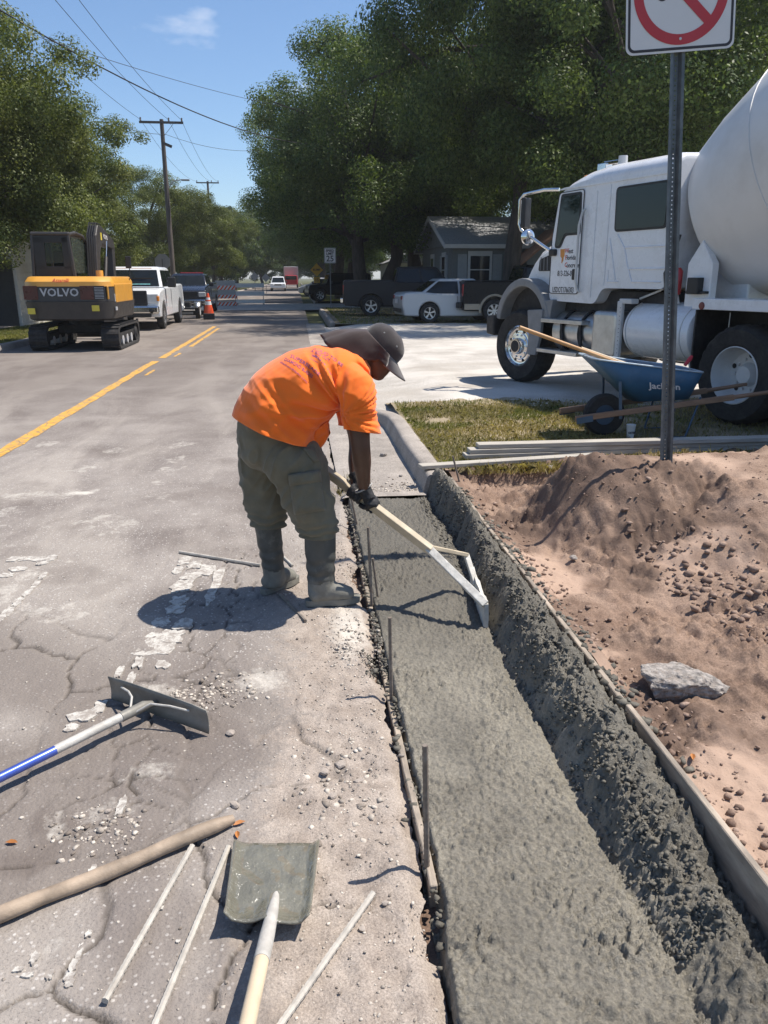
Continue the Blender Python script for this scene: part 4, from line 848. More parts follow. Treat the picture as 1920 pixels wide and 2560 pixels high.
capsule(body, [(W3(735, 822, 3.82), .07, .07, YA), (SR, .066, .066, YA), (SR.lerp(ER, .5), .054, .056, YA), (ER, .046, .047, YA), (ER.lerp(WR, .3), .048, .047, YA), (ER.lerp(WR, .7), .038, .037, YA), (WR, .030, .028, YA), (WR.lerp(Hd, .5), .026, .030, YA)], 18, 5)
capsule(body, [(W3(735, 822, 3.98), .07, .07, YA), (SL, .066, .066, YA), (SL.lerp(EL, .5), .054, .056, YA), (EL, .046, .047, YA), (EL.lerp(WL, .5), .042, .042, YA), (WL, .030, .028, YA), (WL.lerp(HdL, .5), .026, .028, YA)], 18, 5)
capsule(body, [(W3(590, 930, 3.92), .12, .14, YA), (W3(640, 880, 3.92), .13, .15, YA), (W3(700, 830, 3.9), .13, .15, YA)], 20, 4)
wpart(organic(body, .006, 6, .5), 'body', 'skin')
# ---- trousers
HR = W3(600, 948, 3.85); HL = W3(566, 930, 4.02)
KR, CR_, KL, CL_ = W3(667, 1085, 3.80), W3(690, 1148, 3.80), W3(572, 1070, 4.02), W3(580, 1132, 4.00)
tr = MB()
capsule(tr, [(W3(586, 912, 3.93), .155, .165, XA), (W3(588, 942, 3.93), .165, .168, XA), (W3(592, 972, 3.93), .165, .165, XA)], 28, 5)
capsule(tr, [(HR, .122, .104, XA), (W3(630, 990, 3.815), .143, .115, XA), (W3(655, 1045, 3.81), .126, .108, XA), (KR, .112, .10, XA), (W3(684, 1125, 3.80), .104, .095, XA), (CR_, .092, .088, XA)], 26, 5)
capsule(tr, [(HL, .118, .115, XA), (W3(568, 990, 4.02), .118, .115, XA), (KL, .108, .10, XA), (W3(578, 1110, 4.01), .094, .09, XA), (CL_, .082, .08, XA)], 26, 5)
def ridge(p, s=0.0): return 1-abs(mnoise.noise(p))*2
def tr_d(p, n):
    low = max(0, min(1, (.56-p.z)/.18)); up = max(0, min(1, (p.z-.62)/.3)); q = Vector((p.x*5, p.y*5, p.z*9))
    a = (mnoise.noise(q)+.5*mnoise.noise(q*2.1))*.008
    bunch = math.sin((p.z+.025*mnoise.noise(Vector((p.x*9, p.y*9, 2))))*150)*.011*low**2+low*.010*ridge(Vector((p.x*12, p.y*12, p.z*26)))
    drag = (ridge(Vector((p.x*9-p.z*5, p.y*7, p.z*3.6+p.x*2)))*.010+max(0, ridge(Vector((p.x*15-p.z*7, p.y*12, p.z*5+4))))**3*.012)*(1-low)
    return a+bunch+drag*.9
tme = organic(tr, .0075, 6, .5, tr_d, [(CR_-Vector((0, 0, .02)), Vector((0, 0, -1)))]); 
tro_bvh = BVHTree.FromPolygons([v.co.copy() for v in tme.vertices], [p.vertices[:] for p in tme.polygons])
trous = wpart(tme.copy(), 'trousers', 'olive_cotton', 0, .004)
def project(bvh, px, py, off):
    o = Vector((0, 0, CAM_H)); d = ray(px, py).normalized(); h = bvh.ray_cast(o, d)
    return None if h[0] is None else h[0]-d*off
def patch(bvh, quad, nu, nv, off, name, mat, parent, solid=.004, puff=.0):
    mb = MB(); rows = []
    for j in range(nv+1):
        v = j/nv; row = []
        for i in range(nu+1):
            u = i/nu; x = (quad[0][0]*(1-u)+quad[1][0]*u)*(1-v)+(quad[3][0]*(1-u)+quad[2][0]*u)*v; y = (quad[0][1]*(1-u)+quad[1][1]*u)*(1-v)+(quad[3][1]*(1-u)+quad[2][1]*u)*v
            p = project(bvh, x, y, off+puff*min(1, 6*u, 6*(1-u), 6*v, 6*(1-v))+.004*mnoise.noise(Vector((u*6, v*6, 5))))
            if p is None: row.append(row[-1].copy() if row else rows[-1][i].copy())
            else: row.append(p-WO)
        rows.append(row)
    mb.loft(rows, False, False); return mb.build(name, mat, parent, smooth=0, solid=solid)
pk = patch(tro_bvh, [(626, 1044), (692, 1034), (703, 1102), (636, 1112)], 16, 16, .004, 'cargo_pocket', 'olive_cotton', trous, .006, .014)
patch(tro_bvh, [(622, 1026), (692, 1016), (695, 1040), (626, 1050)], 16, 8, .012, 'pocket_flap', 'olive_cotton', trous, .006, .010)
patch(tro_bvh, [(652, 966), (676, 968), (690, 996), (680, 1000)], 8, 6, .006, 'side_pocket', 'olive_cotton', trous, .004, .004)
# ---- shirt
sh_ = MB()
def rr(px, py, Y, a, b, dx, dy): v = (W3(px+dx, py+dy, Y)-W3(px, py, Y)).normalized(); return (W3(px, py, Y), a, b, v)
capsule(sh_, [rr(574, 990, 3.92, .222, .240, 90, 30), rr(594, 926, 3.92, .219, .236, 91, 31), rr(616, 868, 3.915, .197, .212, 75, 55), rr(660, 834, 3.905, .185, .208, 48, 74), rr(703, 816, 3.90, .163, .212, 25, 78), rr(740, 802, 3.90, .125, .195, 14, 60), rr(772, 792, 3.90, .082, .115, 10, 40)], 40, 7)
sl_end = SR.lerp(ER, .70); slv = (ER-SR).normalized()
capsule(sh_, [(W3(728, 815, 3.83), .10, .10, YA), (SR+Vector((0, -.004, .004)), .088, .085, YA), (SR.lerp(ER, .40), .083, .078, YA), (SR.lerp(ER, .75)+Vector((.012, 0, 0)), .088, .080, YA), (SR.lerp(ER, .95)+Vector((.012, 0, 0)), .088, .080, YA)], 24, 5)
capsule(sh_, [(W3(728, 815, 3.97), .10, .10, YA), (SL, .086, .083, YA), (SL.lerp(EL, .75), .083, .077, YA), (SL.lerp(EL, .9), .083, .077, YA)], 24, 5)
capsule(sh_, [(W3(690, 905, 3.86), .035, .06, YA), (W3(668, 925, 3.86), .05, .09, YA), (W3(640, 945, 3.87), .06, .10, YA)], 16, 4)
cS = W3(590, 922, 3.92); axS = (W3(660, 834, 3.905)-cS).normalized(); tS = (W3(682, 953, 3.8)-W3(500, 889, 3.8)).normalized(); pA = W3(745, 890, 3.74)
def sh_d(p, n):
    q = p-cS; a = q.dot(axS); t = q.dot(tS); d = (p-pA).length
    side = max(0, -n.y)**.7*.8+.2; topv = max(0, n.z)
    f = 0
    # folds that run from the armpit down to the belly
    ang = math.atan2(p.z-pA.z, p.x-pA.x)
    f += 0.030*ridge(Vector((ang*4.6, d*1.8, 7.1)))*math.exp(-((d-.19)/.17)**2)*side
    # sagging folds above the hem
    f += .026*ridge(Vector((a*17+t*2.6, t*2.8, p.y*2.2+3)))*math.exp(-((a-.08)/.11)**2)*side+.014*ridge(Vector((a*9-t*9, t*5+a*6, 1.5)))*side
    f += .008*mnoise.noise(Vector((p.x*9, p.y*9, p.z*9)))*(1-.5*topv)+.004*mnoise.noise(Vector((p.x*24, p.y*24, p.z*24)))*side
    return f*(1-.65*topv)
hem_c = W3(592, 925, 3.92); hem_n = -((W3(640, 905, 3.92)-W3(600, 925, 3.92)))
tn = (W3(684, 952, 3.92)-W3(500, 889, 3.92)).normalized(); hem_n = Vector((tn.z, 0, -tn.x)); hem_n = hem_n if hem_n.z < 0 else -hem_n
sme = organic(sh_, .0065, 5, .5, sh_d)
bm = bmesh.new(); bm.from_mesh(sme)
bmesh.ops.bisect_plane(bm, geom=bm.verts[:]+bm.edges[:]+bm.faces[:], plane_co=hem_c, plane_no=hem_n, clear_outer=True)
# sleeve ends: drop what lies beyond the sleeve plane, only around the arms
for S_, E_, yc in ((SR, ER, -1), (SL, EL, 1)):
    c = S_.lerp(E_, .74); nn = ((E_-S_).normalized()+Vector((-.22, 0, 0))).normalized()
    dele = [f for f in bm.faces if (f.calc_center_median()-c).dot(nn) > 0 and (f.calc_center_median()-S_.lerp(E_, .9)).length < .20 and f.calc_center_median().x > S_.x-.13]
    bmesh.ops.delete(bm, geom=dele, context='FACES')
    for v in bm.verts:
        if v.is_boundary and (v.co-c).length < .16:
            k = (v.co-c).dot(nn)
            if abs(k) < .02: v.co -= nn*k
bm.to_mesh(sme); bm.free()
sh_bvh = BVHTree.FromPolygons([v.co.copy() for v in sme.vertices], [p.vertices[:] for p in sme.polygons])
shirt = wpart(sme.copy(), 'shirt', 'hi_vis_orange', 0, .003)
# print on the back of the shirt, laid onto the cloth
def c2d(x, y): return ((680+x/7.54)/SS, (840+y/7.54)/SS)
def print_line(txt, c0, c1, hgt, bow=.10, name='shirt_print'):
    me = textmesh(txt, 1.0, 0, .02); xs_ = [v.co.x for v in me.vertices]; x0, x1 = min(xs_), max(xs_); ys_ = [v.co.y for v in me.vertices]; y0 = min(ys_); yh = max(ys_)-y0
    bm = bmesh.new(); bm.from_mesh(me); bmesh.ops.triangulate(bm, faces=bm.faces); bmesh.ops.subdivide_edges(bm, edges=[e for e in bm.edges if e.calc_length() > .12], cuts=2); bmesh.ops.triangulate(bm, faces=bm.faces)
    dx, dy = c1[0]-c0[0], c1[1]-c0[1]; L = math.hypot(dx, dy); nx, ny = dy/L*.55+.45*.35, -dx/L
    bad = []
    for v in bm.verts:
        u = (v.co.x-x0)/(x1-x0); w = (v.co.y-y0)/yh; b_ = bow*L*4*u*(1-u)*.5
        p = project(sh_bvh, *c2d(c0[0]+dx*u+nx*hgt*w+b_*dy/L, c0[1]+dy*u+ny*hgt*w-b_*dx/L), .0045)
        if p is None: bad.append(v)
        else: v.co = p-WO
    bmesh.ops.delete(bm, geom=bad, context='VERTS'); bm.to_mesh(me); bm.free(); me.materials.clear(); return mkobj(name, me, 'print_purple', shirt)
print_line('PROUD TO BE', (720, 235), (1320, 590), 62); print_line('A BIG CUT.', (720, 300), (1090, 510), 58)
print_line('SUPERBLADE', (330, 400), (880, 770), 72); print_line('DIAMOND BLADES', (225, 460), (750, 800), 66); print_line('diamondblades.com', (140, 500), (655, 895), 42)
def swoosh(P, w, name='shirt_print'):
    mb = MB(); rows = []
    for i in range(len(P)):
        a = P[max(i-1, 0)]; b = P[min(i+1, len(P)-1)]; dx, dy = b[0]-a[0], b[1]-a[1]; L = math.hypot(dx, dy); row = []
        for s in (-1, 0, 1):
            p = project(sh_bvh, *c2d(P[i][0]-dy/L*w[i]*s, P[i][1]+dx/L*w[i]*s), .0028)
            row.append((p or Vector((0, 3.8, 1.1)))-WO)
        rows.append(row)
    mb.loft(rows, False, False); mb.build(name, 'print_purple', shirt)
swoosh([(750+t*460, 360+t*t*520+t*60) for t in [k/14 for k in range(15)]], [22*(1-k/14)+3 for k in range(15)])
swoosh([(500+t*270, 275+t*85+14*math.sin(t*20)) for t in [k/14 for k in range(15)]], [34*math.sin(math.pi*min(1, k/14+.08))+8 for k in range(15)])
swoosh([(660+t*200, 390+t*110) for t in [k/8 for k in range(9)]], [5]*9); swoosh([(1085+t*220, 300-40*math.sin(t*2.4)+t*40) for t in [k/10 for k in range(11)]], [9]*11)
# ---- boots
def boot(top, ank, heel, toe, rt, ra, name):
    mb = MB(); fdir = (toe-heel); fdir.z = 0; L = fdir.length; fdir.normalize(); sdir = Vector((-fdir.y, fdir.x, 0))
    capsule(mb, [(top, rt, rt*.95, fdir), (top.lerp(ank, .35), rt*.98, rt*.92, fdir), (top.lerp(ank, .75), ra*1.02, ra*.95, fdir), (ank, ra, ra*.9, fdir), (ank-Vector((0, 0, .06)), ra*1.02, ra*.88, fdir)], 22, 4, True)
    z = heel.z
    capsule(mb, [(heel+fdir*.045+Vector((0, 0, .045)), .045, .046, ZA), (heel+fdir*.11+Vector((0, 0, .060)), .060, .046, ZA), (heel+fdir*(L*.62)+Vector((0, 0, .050)), .048, .052, ZA), (heel+fdir*(L-.055)+Vector((0, 0, .038)), .036, .048, ZA)], 18, 5)
    def bd(p, n): return .004*math.sin(p.z*95+3*mnoise.noise(p*9))*max(0, min(1, (p.z-.13)/.05))*max(0, min(1, (.30-p.z)/.05))*.8+.002*mnoise.noise(p*20)
    me = organic(mb, .0075, 6, .5, bd)
    bm = bmesh.new(); bm.from_mesh(me); bmesh.ops.bisect_plane(bm, geom=bm.verts[:]+bm.edges[:]+bm.faces[:], plane_co=(0, 0, z+.012), plane_no=(0, 0, -1), clear_outer=True); bm.to_mesh(me); bm.free()
    # mud coat below the ankle line
    me.materials.append(MATS['rubber_boot']); me.materials.append(MATS['boot_mud'])
    for p in me.polygons: p.material_index = 1 if p.center.z < z+.125+.03*mnoise.noise(p.center*14) else 0
    me.transform(Matrix.Translation(-WO)); me.polygons.foreach_set('use_smooth', [True]*len(me.polygons)); o = bpy.data.objects.new(name, me); COL.objects.link(o); o.parent = wk
    # sole
    pts = []
    for k in range(28):
        a = 2*math.pi*k/28; u = (math.cos(a)+1)/2; half = .040+.009*math.exp(-((u-.68)/.22)**2)-.008*math.exp(-((u-.4)/.12)**2); pts.append(heel+fdir*(u*L)+sdir*(half*(1 if math.sin(a) >= 0 else -1)*abs(math.sin(a))**.5))
    mb = MB(); mb.loft([[p+Vector((0, 0, h))-WO for p in pts] for h in (-.008, .004, .024)], True, True); mb.build('sole', 'boot_mud', o, smooth=40)
    return o
zr = max(road_z(.10, 3.8), -.01)+.012
boot(W3(691, 1150, 3.80), W3(694, 1258, 3.80), Vector((-.005, 3.775, zr)), Vector((.285, 3.805, zr)), .082, .072, 'boot')
zl = max(road_z(-.15, 4.05), -.01)+.012
boot(W3(578, 1130, 4.00), W3(592, 1236, 4.00), Vector((-.235, 3.965, zl)), Vector((-.045, 4.165, zl)), .072, .062, 'boot')
# ---- gloves
def glove(c, ax, pal, side, name, wr):
    """hand closed round a handle: c on the axis, ax along it, pal the direction from the axis to the back of the hand"""
    mb = MB(); pal = (pal-ax*pal.dot(ax)).normalized(); q = ax.cross(pal)*side
    blob(mb, c+pal*.034, (.046, .040, .020), (ax, q, pal), 10)
    for i in range(4):
        o = c+ax*((i-1.5)*.022); rad = .033-.001*abs(i-1.5); L = (1.0, 1.08, 1.04, .88)[i]
        path = [o+pal*(rad*math.cos(a))+q*(rad*math.sin(a)) for a in [R_(20+k*27*L) for k in range(9)]]
        mb.tube([o+pal*.034-q*.012]+path, [.0135]+[.0128-.0005*k for k in range(9)], 10)
    th = [c+pal*.030-q*.022-ax*.020, c-q*.036+ax*.008-pal*.004, c-q*.030+ax*.030-pal*.018, c-q*.014+ax*.040-pal*.030]
    mb.tube(th, [.016, .0145, .013, .011], 10)
    mb.tube([c+pal*.040-q*.004, c.lerp(wr, .55)+pal*.016, wr+(wr-c).normalized()*.015], [.030, .034, .037], 14)
    me = organic(mb, .0042, 4, .5, lambda p, n: .0016*mnoise.noise(p*60)); return wpart(me, name, 'glove_black')
gl = glove(Hd, tdir, (WR-Hd).normalized()+Vector((.0, -.35, .2)), 1, 'glove', WR)
glove(HdL, tdir, (WL-HdL).normalized(), -1, 'glove', WL)
cuff = [WR+(WR-Hd).normalized()*.012+Vector((.041*math.cos(a), .035*math.sin(a), .022*math.cos(a))) for a in [2*math.pi*k/24 for k in range(24)]]
MB().tube([p-WO for p in cuff], .005, 6, loop=True).build('cuff', 'cuff_grey', gl, smooth=50)
# ---- cap with neck flap
cp = MB(); rings = []
cu = (ud*.92+fd*.18).normalized(); cf = (fd-cu*fd.dot(cu)).normalized(); CC = hp(-.008, .038, 0)
for i in range(1, 10):
    a = math.pi/2*i/9.0; rings.append([CC+cu*(.100*math.cos(a)**.8 if i < 9 else -.004)+cf*(.112*math.sin(a)**.8*math.cos(2*math.pi*k/36))+sd*(.090*math.sin(a)**.8*math.sin(2*math.pi*k/36)) for k in range(36)])
cp.loft(rings, True, True)
for v_i in range(len(cp.v)):
    p = Vector(cp.v[v_i]); p += (p-CC).normalized()*(.004*mnoise.noise(p*16)+.003*mnoise.noise(p*34)); cp.v[v_i] = tuple(p-WO)
cap = cp.build('cap', 'cap_cloth', wk, smooth=50)
mb = MB(); rows = []
for j in range(9):
    v = j/8; row = []
    for k in range(17):
        a = R_(-72+144*k/16); r0f, r0s = .112*math.cos(a), .092*math.sin(a); reach = .092*max(0, math.cos(a*1.05))**.6
        p = CC+cf*(r0f+reach*v*math.cos(a*.35))+sd*(r0s*(1-.10*v))+cu*(-.002-.020*v*abs(math.sin(a))**2*1.4-.030*v); row.append(p-WO)
    rows.append(row)
mb.loft(rows, False, False); mb.build('brim', 'brim_grey', cap, smooth=0, solid=.005)
# flap: cloth that hangs from the back of the cap over the neck and flares to the left
mb = MB(); rows = []
for j in range(15):
    v = j/14; row = []
    for k in range(29):
        t = k/28; a = R_(62+236*t); r0 = CC+cf*(.113*math.cos(a))+sd*(.092*math.sin(a))
        back = max(0, -math.cos(a)); ln = .060+.120*back
        out = (cf*math.cos(a)*1.0+sd*math.sin(a)*.55).normalized(); dn = -cu*.60
        fold = .014*math.sin(a*9)*v+.010*mnoise.noise(Vector((a*3, v*3, 1)))*v
        hang = Vector((-.25, 0, -1)) if back < .05 else Vector((-1.0, 0, -.16-.9*abs(math.sin(a))**3))
        e_ = min(1, back/.5); dirn = (Vector((-.30, .10*math.sin(a), -.9))*(1-e_)+Vector((-1.0, .12*math.sin(a), -.10-.75*abs(math.sin(a))**2))*e_).normalized()
        p = r0+dirn*(ln*v*(1+.25*back))+Vector((0, 0, .012*math.sin(v*3.1)*back-.05*v*v*back*abs(math.sin(a))))+out*fold; row.append(p-WO)
    rows.append(row)
mb.loft(rows, False, False); mb.build('neck_flap', 'flap_cloth', cap, smooth=0, solid=.003)
MB().lathe([(0, .003), (.006, .002), (.007, 0)], 10, CC+cu*.098-WO, 'z').build('button', 'cap_cloth', cap)
for k, a in enumerate((-60, -115)): 
    p = CC+cu*.052+cf*(.112*math.cos(R_(a))*.86)+sd*(.092*math.sin(R_(a))*.9)-WO; MB().lathe([(0, -.003), (.0045, -.002), (.005, 0)], 8, p, 'y').build('eyelet', 'cuff_grey', cap)
# ================================================================ spreader held by the worker
sp = empty('concrete_spreader', (.87, 3.45, conc_z(.87, 3.45)), 0, 'homemade wooden concrete spreader with braced blade held by the worker', 'spreader')
SO = Vector(sp.location)
hb = U+tdir*.20
MB().bar(J-SO, hb-SO, .034, .050, up=(0, -.5, 1)).build('handle', 'new_wood', sp, bevel=.004)
bn = Vector((.872, 3.425, conc_z(.86, 3.43)-.006)); bf = Vector((.925, 3.98, conc_z(.90, 3.95)-.004))
mb = MB(); rows = []
for k in range(8):
    t = k/7; p = bn.lerp(bf, t); rows.append([p+Vector((w_, 0, h))-SO for w_, h in ((-.011, 0), (.011, 0), (.013, .05), (.009, .125+.01*math.sin(k*2)), (-.009, .125+.008*math.sin(k*3)), (-.012, .06))])
mb.loft(rows, True, True); mb.build('blade', 'caked_white', sp, smooth=40)
pn = W3(1049, 1306, 3.435); pf = Vector((bf.x-.01, bf.y-.03, bf.z+.105))
pf2 = W3(1007, 1198, 3.93)
MB().bar(J-tdir*-.02-SO, pn-SO, .040, .028, up=(0, -1, .6)).build('brace', 'caked_white', sp, bevel=.004)
MB().bar(J+tdir*.01+Vector((0, 0, .012))-SO, pf2-SO, .038, .022, up=(0, 0, 1)).build('brace', 'new_wood', sp, bevel=.004)
MB().bar(pf2-SO, Vector((bf.x-.02, bf.y-.18, bf.z+.10))-SO, .030, .022).build('strut', 'caked_white', sp, bevel=.004)
# a few weeds at the old gutter joint
# ================================================================ CONCRETE MIXER TRUCK (x forward, y to its left, origin under the front axle)
pm('truck_white', (0.74, 0.75, 0.77), .28, var=.03, scale=3, coat=.3, dirt=(.50, .48, .44), dirtamt=.5); pm('drum_white', (0.70, 0.69, 0.67), .45, var=.05, scale=2.2, dirt=(.52, .49, .45), dirtamt=.55, bump=.004, bscale=5)
pm('fender_grey', (0.20, 0.205, 0.21), .6, var=.12, scale=8); pm('chassis', (0.018, 0.018, 0.019), .7, var=.3, scale=9, dirt=(.10, .09, .08), dirtamt=.35); pm('chrome', (0.75, 0.75, 0.74), .14, metal=1.0, var=.08, scale=9)
pm('brushed_alu', (0.52, 0.52, 0.51), .38, metal=.9, var=.15, scale=8, dirt=(.30, .28, .25), dirtamt=.3); pm('black_plastic', (0.02, 0.02, 0.021), .5, var=.2); glassmat('truck_glass', (0.012, 0.02, 0.018), .03)
pm('amber', (0.75, 0.24, 0.02), .3, var=.05); pm('marker_red', (0.17, 0.03, 0.022), .35, var=.1); pm('ext_red', (0.40, 0.02, 0.025), .35, var=.1, coat=.3); pm('print_black', (0.03, 0.03, 0.032), .6, var=.1); pm('print_orange', (0.62, 0.26, 0.06), .5, var=.2, scale=9); pm('print_red', (.55, .06, .04), .5)
pm('lead_white', (.58, .58, .57), .5, var=.08, dirt=(.38, .36, .33), dirtamt=.4)
P0 = G(1130, 828, .13); P1 = G(1578, 920, .13); hd_ = (P0-P1).normalized(); hdg = math.atan2(hd_.y, hd_.x); lf = Vector((-hd_.y, hd_.x, 0))
mx_ = empty('mixer_truck', P0-lf*1.20-Vector((0, 0, .13)), hdg, 'white concrete mixer truck parked on the sandy lot', 'truck')
YL = 1.20
def side_prism(poly, y, th, name, mat, parent, bevel=0.0, seg=2, smooth=None):
    """(x,z) outline extruded inward from y by th"""
    mb = MB(); n = len(poly); a = [Vector((p[0], y, p[1])) for p in poly]; b = [Vector((p[0], y-th, p[1])) for p in poly]
    mb.add(a+b, [tuple(range(n)), tuple(range(2*n-1, n-1, -1))]+[(i, (i+1) % n, (i+1) % n+n, i+n) for i in range(n)])
    return mb.build(name, mat, parent, bevel=bevel, seg=seg, smooth=smooth)
def rpoly(pts, r=.06, n=4):
    """rounded polygon"""
    out = []; m = len(pts)
    for i in range(m):
        p = Vector(pts[i]); a = Vector(pts[i-1])-p; b = Vector(pts[(i+1) % m])-p; k = min(r, a.length*.45, b.length*.45); a = a.normalized()*k; b = b.normalized()*k
        for j in range(n+1): t = j/n; out.append(tuple(p+a*(1-t)**2+b*t**2))
    return out
CY = 1.12       # cab half width
# cab: lofted outline so that the roof rounds in
cab_out = [(-.40, 1.34), (-.40, 2.16), (-.55, 2.72), (-.66, 2.86), (-.95, 2.97), (-1.4, 3.02), (-2.62, 3.02), (-2.62, 1.52), (-1.52, 1.52), (-1.40, 1.32)]
def cab_ring(poly, y, shrink, zcut):
    out = []
    for x, z in poly:
        zz = z if z < zcut else zcut+(z-zcut)*(1-shrink); out.append(Vector((x-(.02 if x > -1 else 0)*shrink, y, zz)))
    return out
po = rpoly(cab_out, .09, 4); rings = []
for y, sh in ((-CY, .55), (-CY+.05, .28), (-CY+.14, .08), (-.6, 0), (.6, 0), (CY-.14, .08), (CY-.05, .28), (CY, .55)): rings.append(cab_ring(po, y, sh, 2.74))
mb = MB(); mb.loft(rings, True, True); cab = mb.build('cab', 'truck_white', mx_, smooth=35)
# roof cap lip
side_prism(rpoly([(-.50, 2.775), (-.62, 2.80), (-2.60, 2.80), (-2.60, 2.775)], .01, 2), CY+.012, .02, 'roof_seam', 'truck_white', cab)
# windows
def panel(poly, y, th, name, mat, parent, **k): return side_prism(poly, y+th, th, name, mat, parent, **k)
dw = rpoly([(-.52, 2.06), (-.60, 2.06), (-.70, 2.22), (-1.00, 2.22), (-.98, 2.69), (-.60, 2.69)], .035, 3)
doorp = rpoly([(-.42, 1.44), (-.42, 2.16), (-.535, 2.74), (-1.05, 2.745), (-1.05, 1.44)], .05, 4)
door = panel(doorp, CY, .012, 'door', 'truck_white', mx_, bevel=.006)
mb = MB(); pp = [Vector((x, CY+.012, z)) for x, z in doorp]; mb.tube(pp, .006, 5, loop=True); mb.build('door_seal', 'print_black', door)
panel(rpoly([(x, z) for x, z in [(-.49, 2.04), (-.62, 2.03), (-.72, 2.19), (-1.03, 2.19), (-1.01, 2.72), (-.575, 2.72)]], .04, 3), CY+.012, .006, 'window_seal', 'black_plastic', door)
panel(dw, CY+.018, .005, 'window', 'truck_glass', door)
panel(rpoly([(-1.68, 2.19), (-2.56, 2.19), (-2.56, 2.71), (-1.66, 2.71)], .06, 4), CY, .010, 'window_seal', 'black_plastic', cab)
panel(rpoly([(-1.705, 2.215), (-2.535, 2.215), (-2.535, 2.685), (-1.685, 2.685)], .05, 4), CY+.010, .005, 'window', 'truck_glass', cab)
for q in ([(-1.60, 2.12), (-1.76, 1.62)], [(-1.74, 2.16), (-1.88, 2.0), (-2.60, 2.0)], [(-1.88, 2.0), (-1.98, 1.75), (-2.60, 1.75)], [(-1.98, 1.75), (-2.06, 1.60), (-2.55, 1.60)], [(-1.62, 1.74), (-1.62, 1.60), (-1.82, 1.60)], [(-1.30, 2.7), (-1.30, 1.4)], [(-1.55, 2.75), (-1.55, 1.55)]): MB().tube([(x, CY+.001, z) for x, z in q], .011, 6).build('pressing', 'truck_white', cab, smooth=50)
panel(rpoly([(-1.0, 1.62), (-1.0, 1.76), (-.92, 1.76), (-.92, 1.62)], .02, 3), CY+.012, .014, 'door_handle', 'black_plastic', door)
MB().tube([(-1.10, CY+.02, 2.50), (-1.10, CY+.06, 2.46), (-1.06, CY+.07, 2.3), (-1.06, CY+.07, 1.62), (-1.09, CY+.06, 1.50), (-1.10, CY+.02, 1.46)], .016, 8).build('grab_rail', 'lead_white', cab, smooth=50)
# lettering (text runs towards the back of the truck as seen from the left, which is -x)
ex_, ez_ = (-1, 0, 0), (0, 0, 1)
for (t, x, z, s, m) in (('W', -.765, 1.995, .085, 'print_red'), ('est', -.85, 1.988, .085, 'print_black'), ('F', -.755, 1.905, .085, 'print_red'), ('lorida', -.87, 1.905, .085, 'print_black'), ('C', -.765, 1.812, .085, 'print_red'), ('oncrete', -.91, 1.806, .085, 'print_black')): lettering(t, s, m, door, (x, CY+.0135, z), ex_, ez_, bold=.0012)
lettering('813-326-0194', .105, 'print_black', door, (-.80, CY+.0135, 1.70), ex_, ez_, bold=.001, sx=.72); lettering('USDOT1766303', .105, 'print_black', door, (-.73, CY+.0135, 1.485), ex_, ez_, sx=.66, bold=.0012)
panel([(-.62, 2.02), (-.72, 2.02), (-.72, 1.925), (-.705, 1.92), (-.70, 1.875), (-.675, 1.835), (-.66, 1.84), (-.66, 1.905), (-.63, 1.925)], CY+.0122, .0012, 'state_emblem', 'print_orange', door)
# hood and nose
hood_prof = [(-.36, 2.18), (-.10, 2.14), (.12, 2.05), (.30, 1.90), (.44, 1.72), (.52, 1.52), (.54, 1.30)]
mb = MB(); rings = []
for y, s, dz in ((-.98, .90, -.14), (-.90, .96, -.05), (-.6, 1.0, 0), (.6, 1.0, 0), (.90, .96, -.05), (.98, .90, -.14)):
    rings.append([Vector(((x+.36)*s-.36, y, max(1.02, z+dz*(1 if z > 1.4 else .3)))) for x, z in hood_prof]+[Vector((.50*s, y, 1.02)), Vector((-.36, y, 1.02))])
mb.loft(rings, True, True); hood = mb.build('hood', 'truck_white', mx_, smooth=40)
v0 = panel(rpoly([(-.24, 1.74), (.06, 1.74), (.04, 1.90), (-.20, 1.96)], .03, 3), .985, .008, 'vent', 'black_plastic', hood)
for k in range(3): MB().bar((-.16+.085*k, .995, 1.75), (-.145+.075*k, .995, 1.93), .014, .006, up=(0, 1, 0)).build('vent_slat', 'fender_grey', v0)
# fender: arch over the front wheel
def arch(cx, cz, r0, r1, a0, a1, y, th, name, mat, parent, n=20, bev=.02):
    poly = [(cx+r1*math.cos(R_(a0+(a1-a0)*k/n)), cz+r1*math.sin(R_(a0+(a1-a0)*k/n))) for k in range(n+1)]+[(cx+r0*math.cos(R_(a1-(a1-a0)*k/n)), cz+r0*math.sin(R_(a1-(a1-a0)*k/n))) for k in range(n+1)]
    return side_prism(poly, y, th, name, mat, parent, bevel=bev)
fe = arch(.15, .95, .575, .69, 8, 168, YL, .50, 'fender', 'fender_grey', mx_)
arch(.15, .95, .10, .572, 0, 180, 1.01, .02, 'wheel_well', 'chassis', fe, bev=0)
side_prism(rpoly([(-.34, 1.10), (-.53, 1.04), (-.60, 1.36), (-.40, 1.34)], .02, 2), YL-.01, .45, 'fender_rear', 'fender_grey', fe, bevel=.01)
side_prism(rpoly([(-.05, 1.20), (-.42, 1.22), (-.40, .88), (-.30, .57), (-.09, .57), (-.11, .85)], .02, 2), YL+.03, .05, 'fender_skirt', 'fender_grey', fe, bevel=.01)
side_prism([(.80, .78), (1.02, .80), (1.02, 1.08), (.80, 1.10)], YL+.05, 2*YL+.1, 'front_bumper', 'chassis', mx_, bevel=.03)
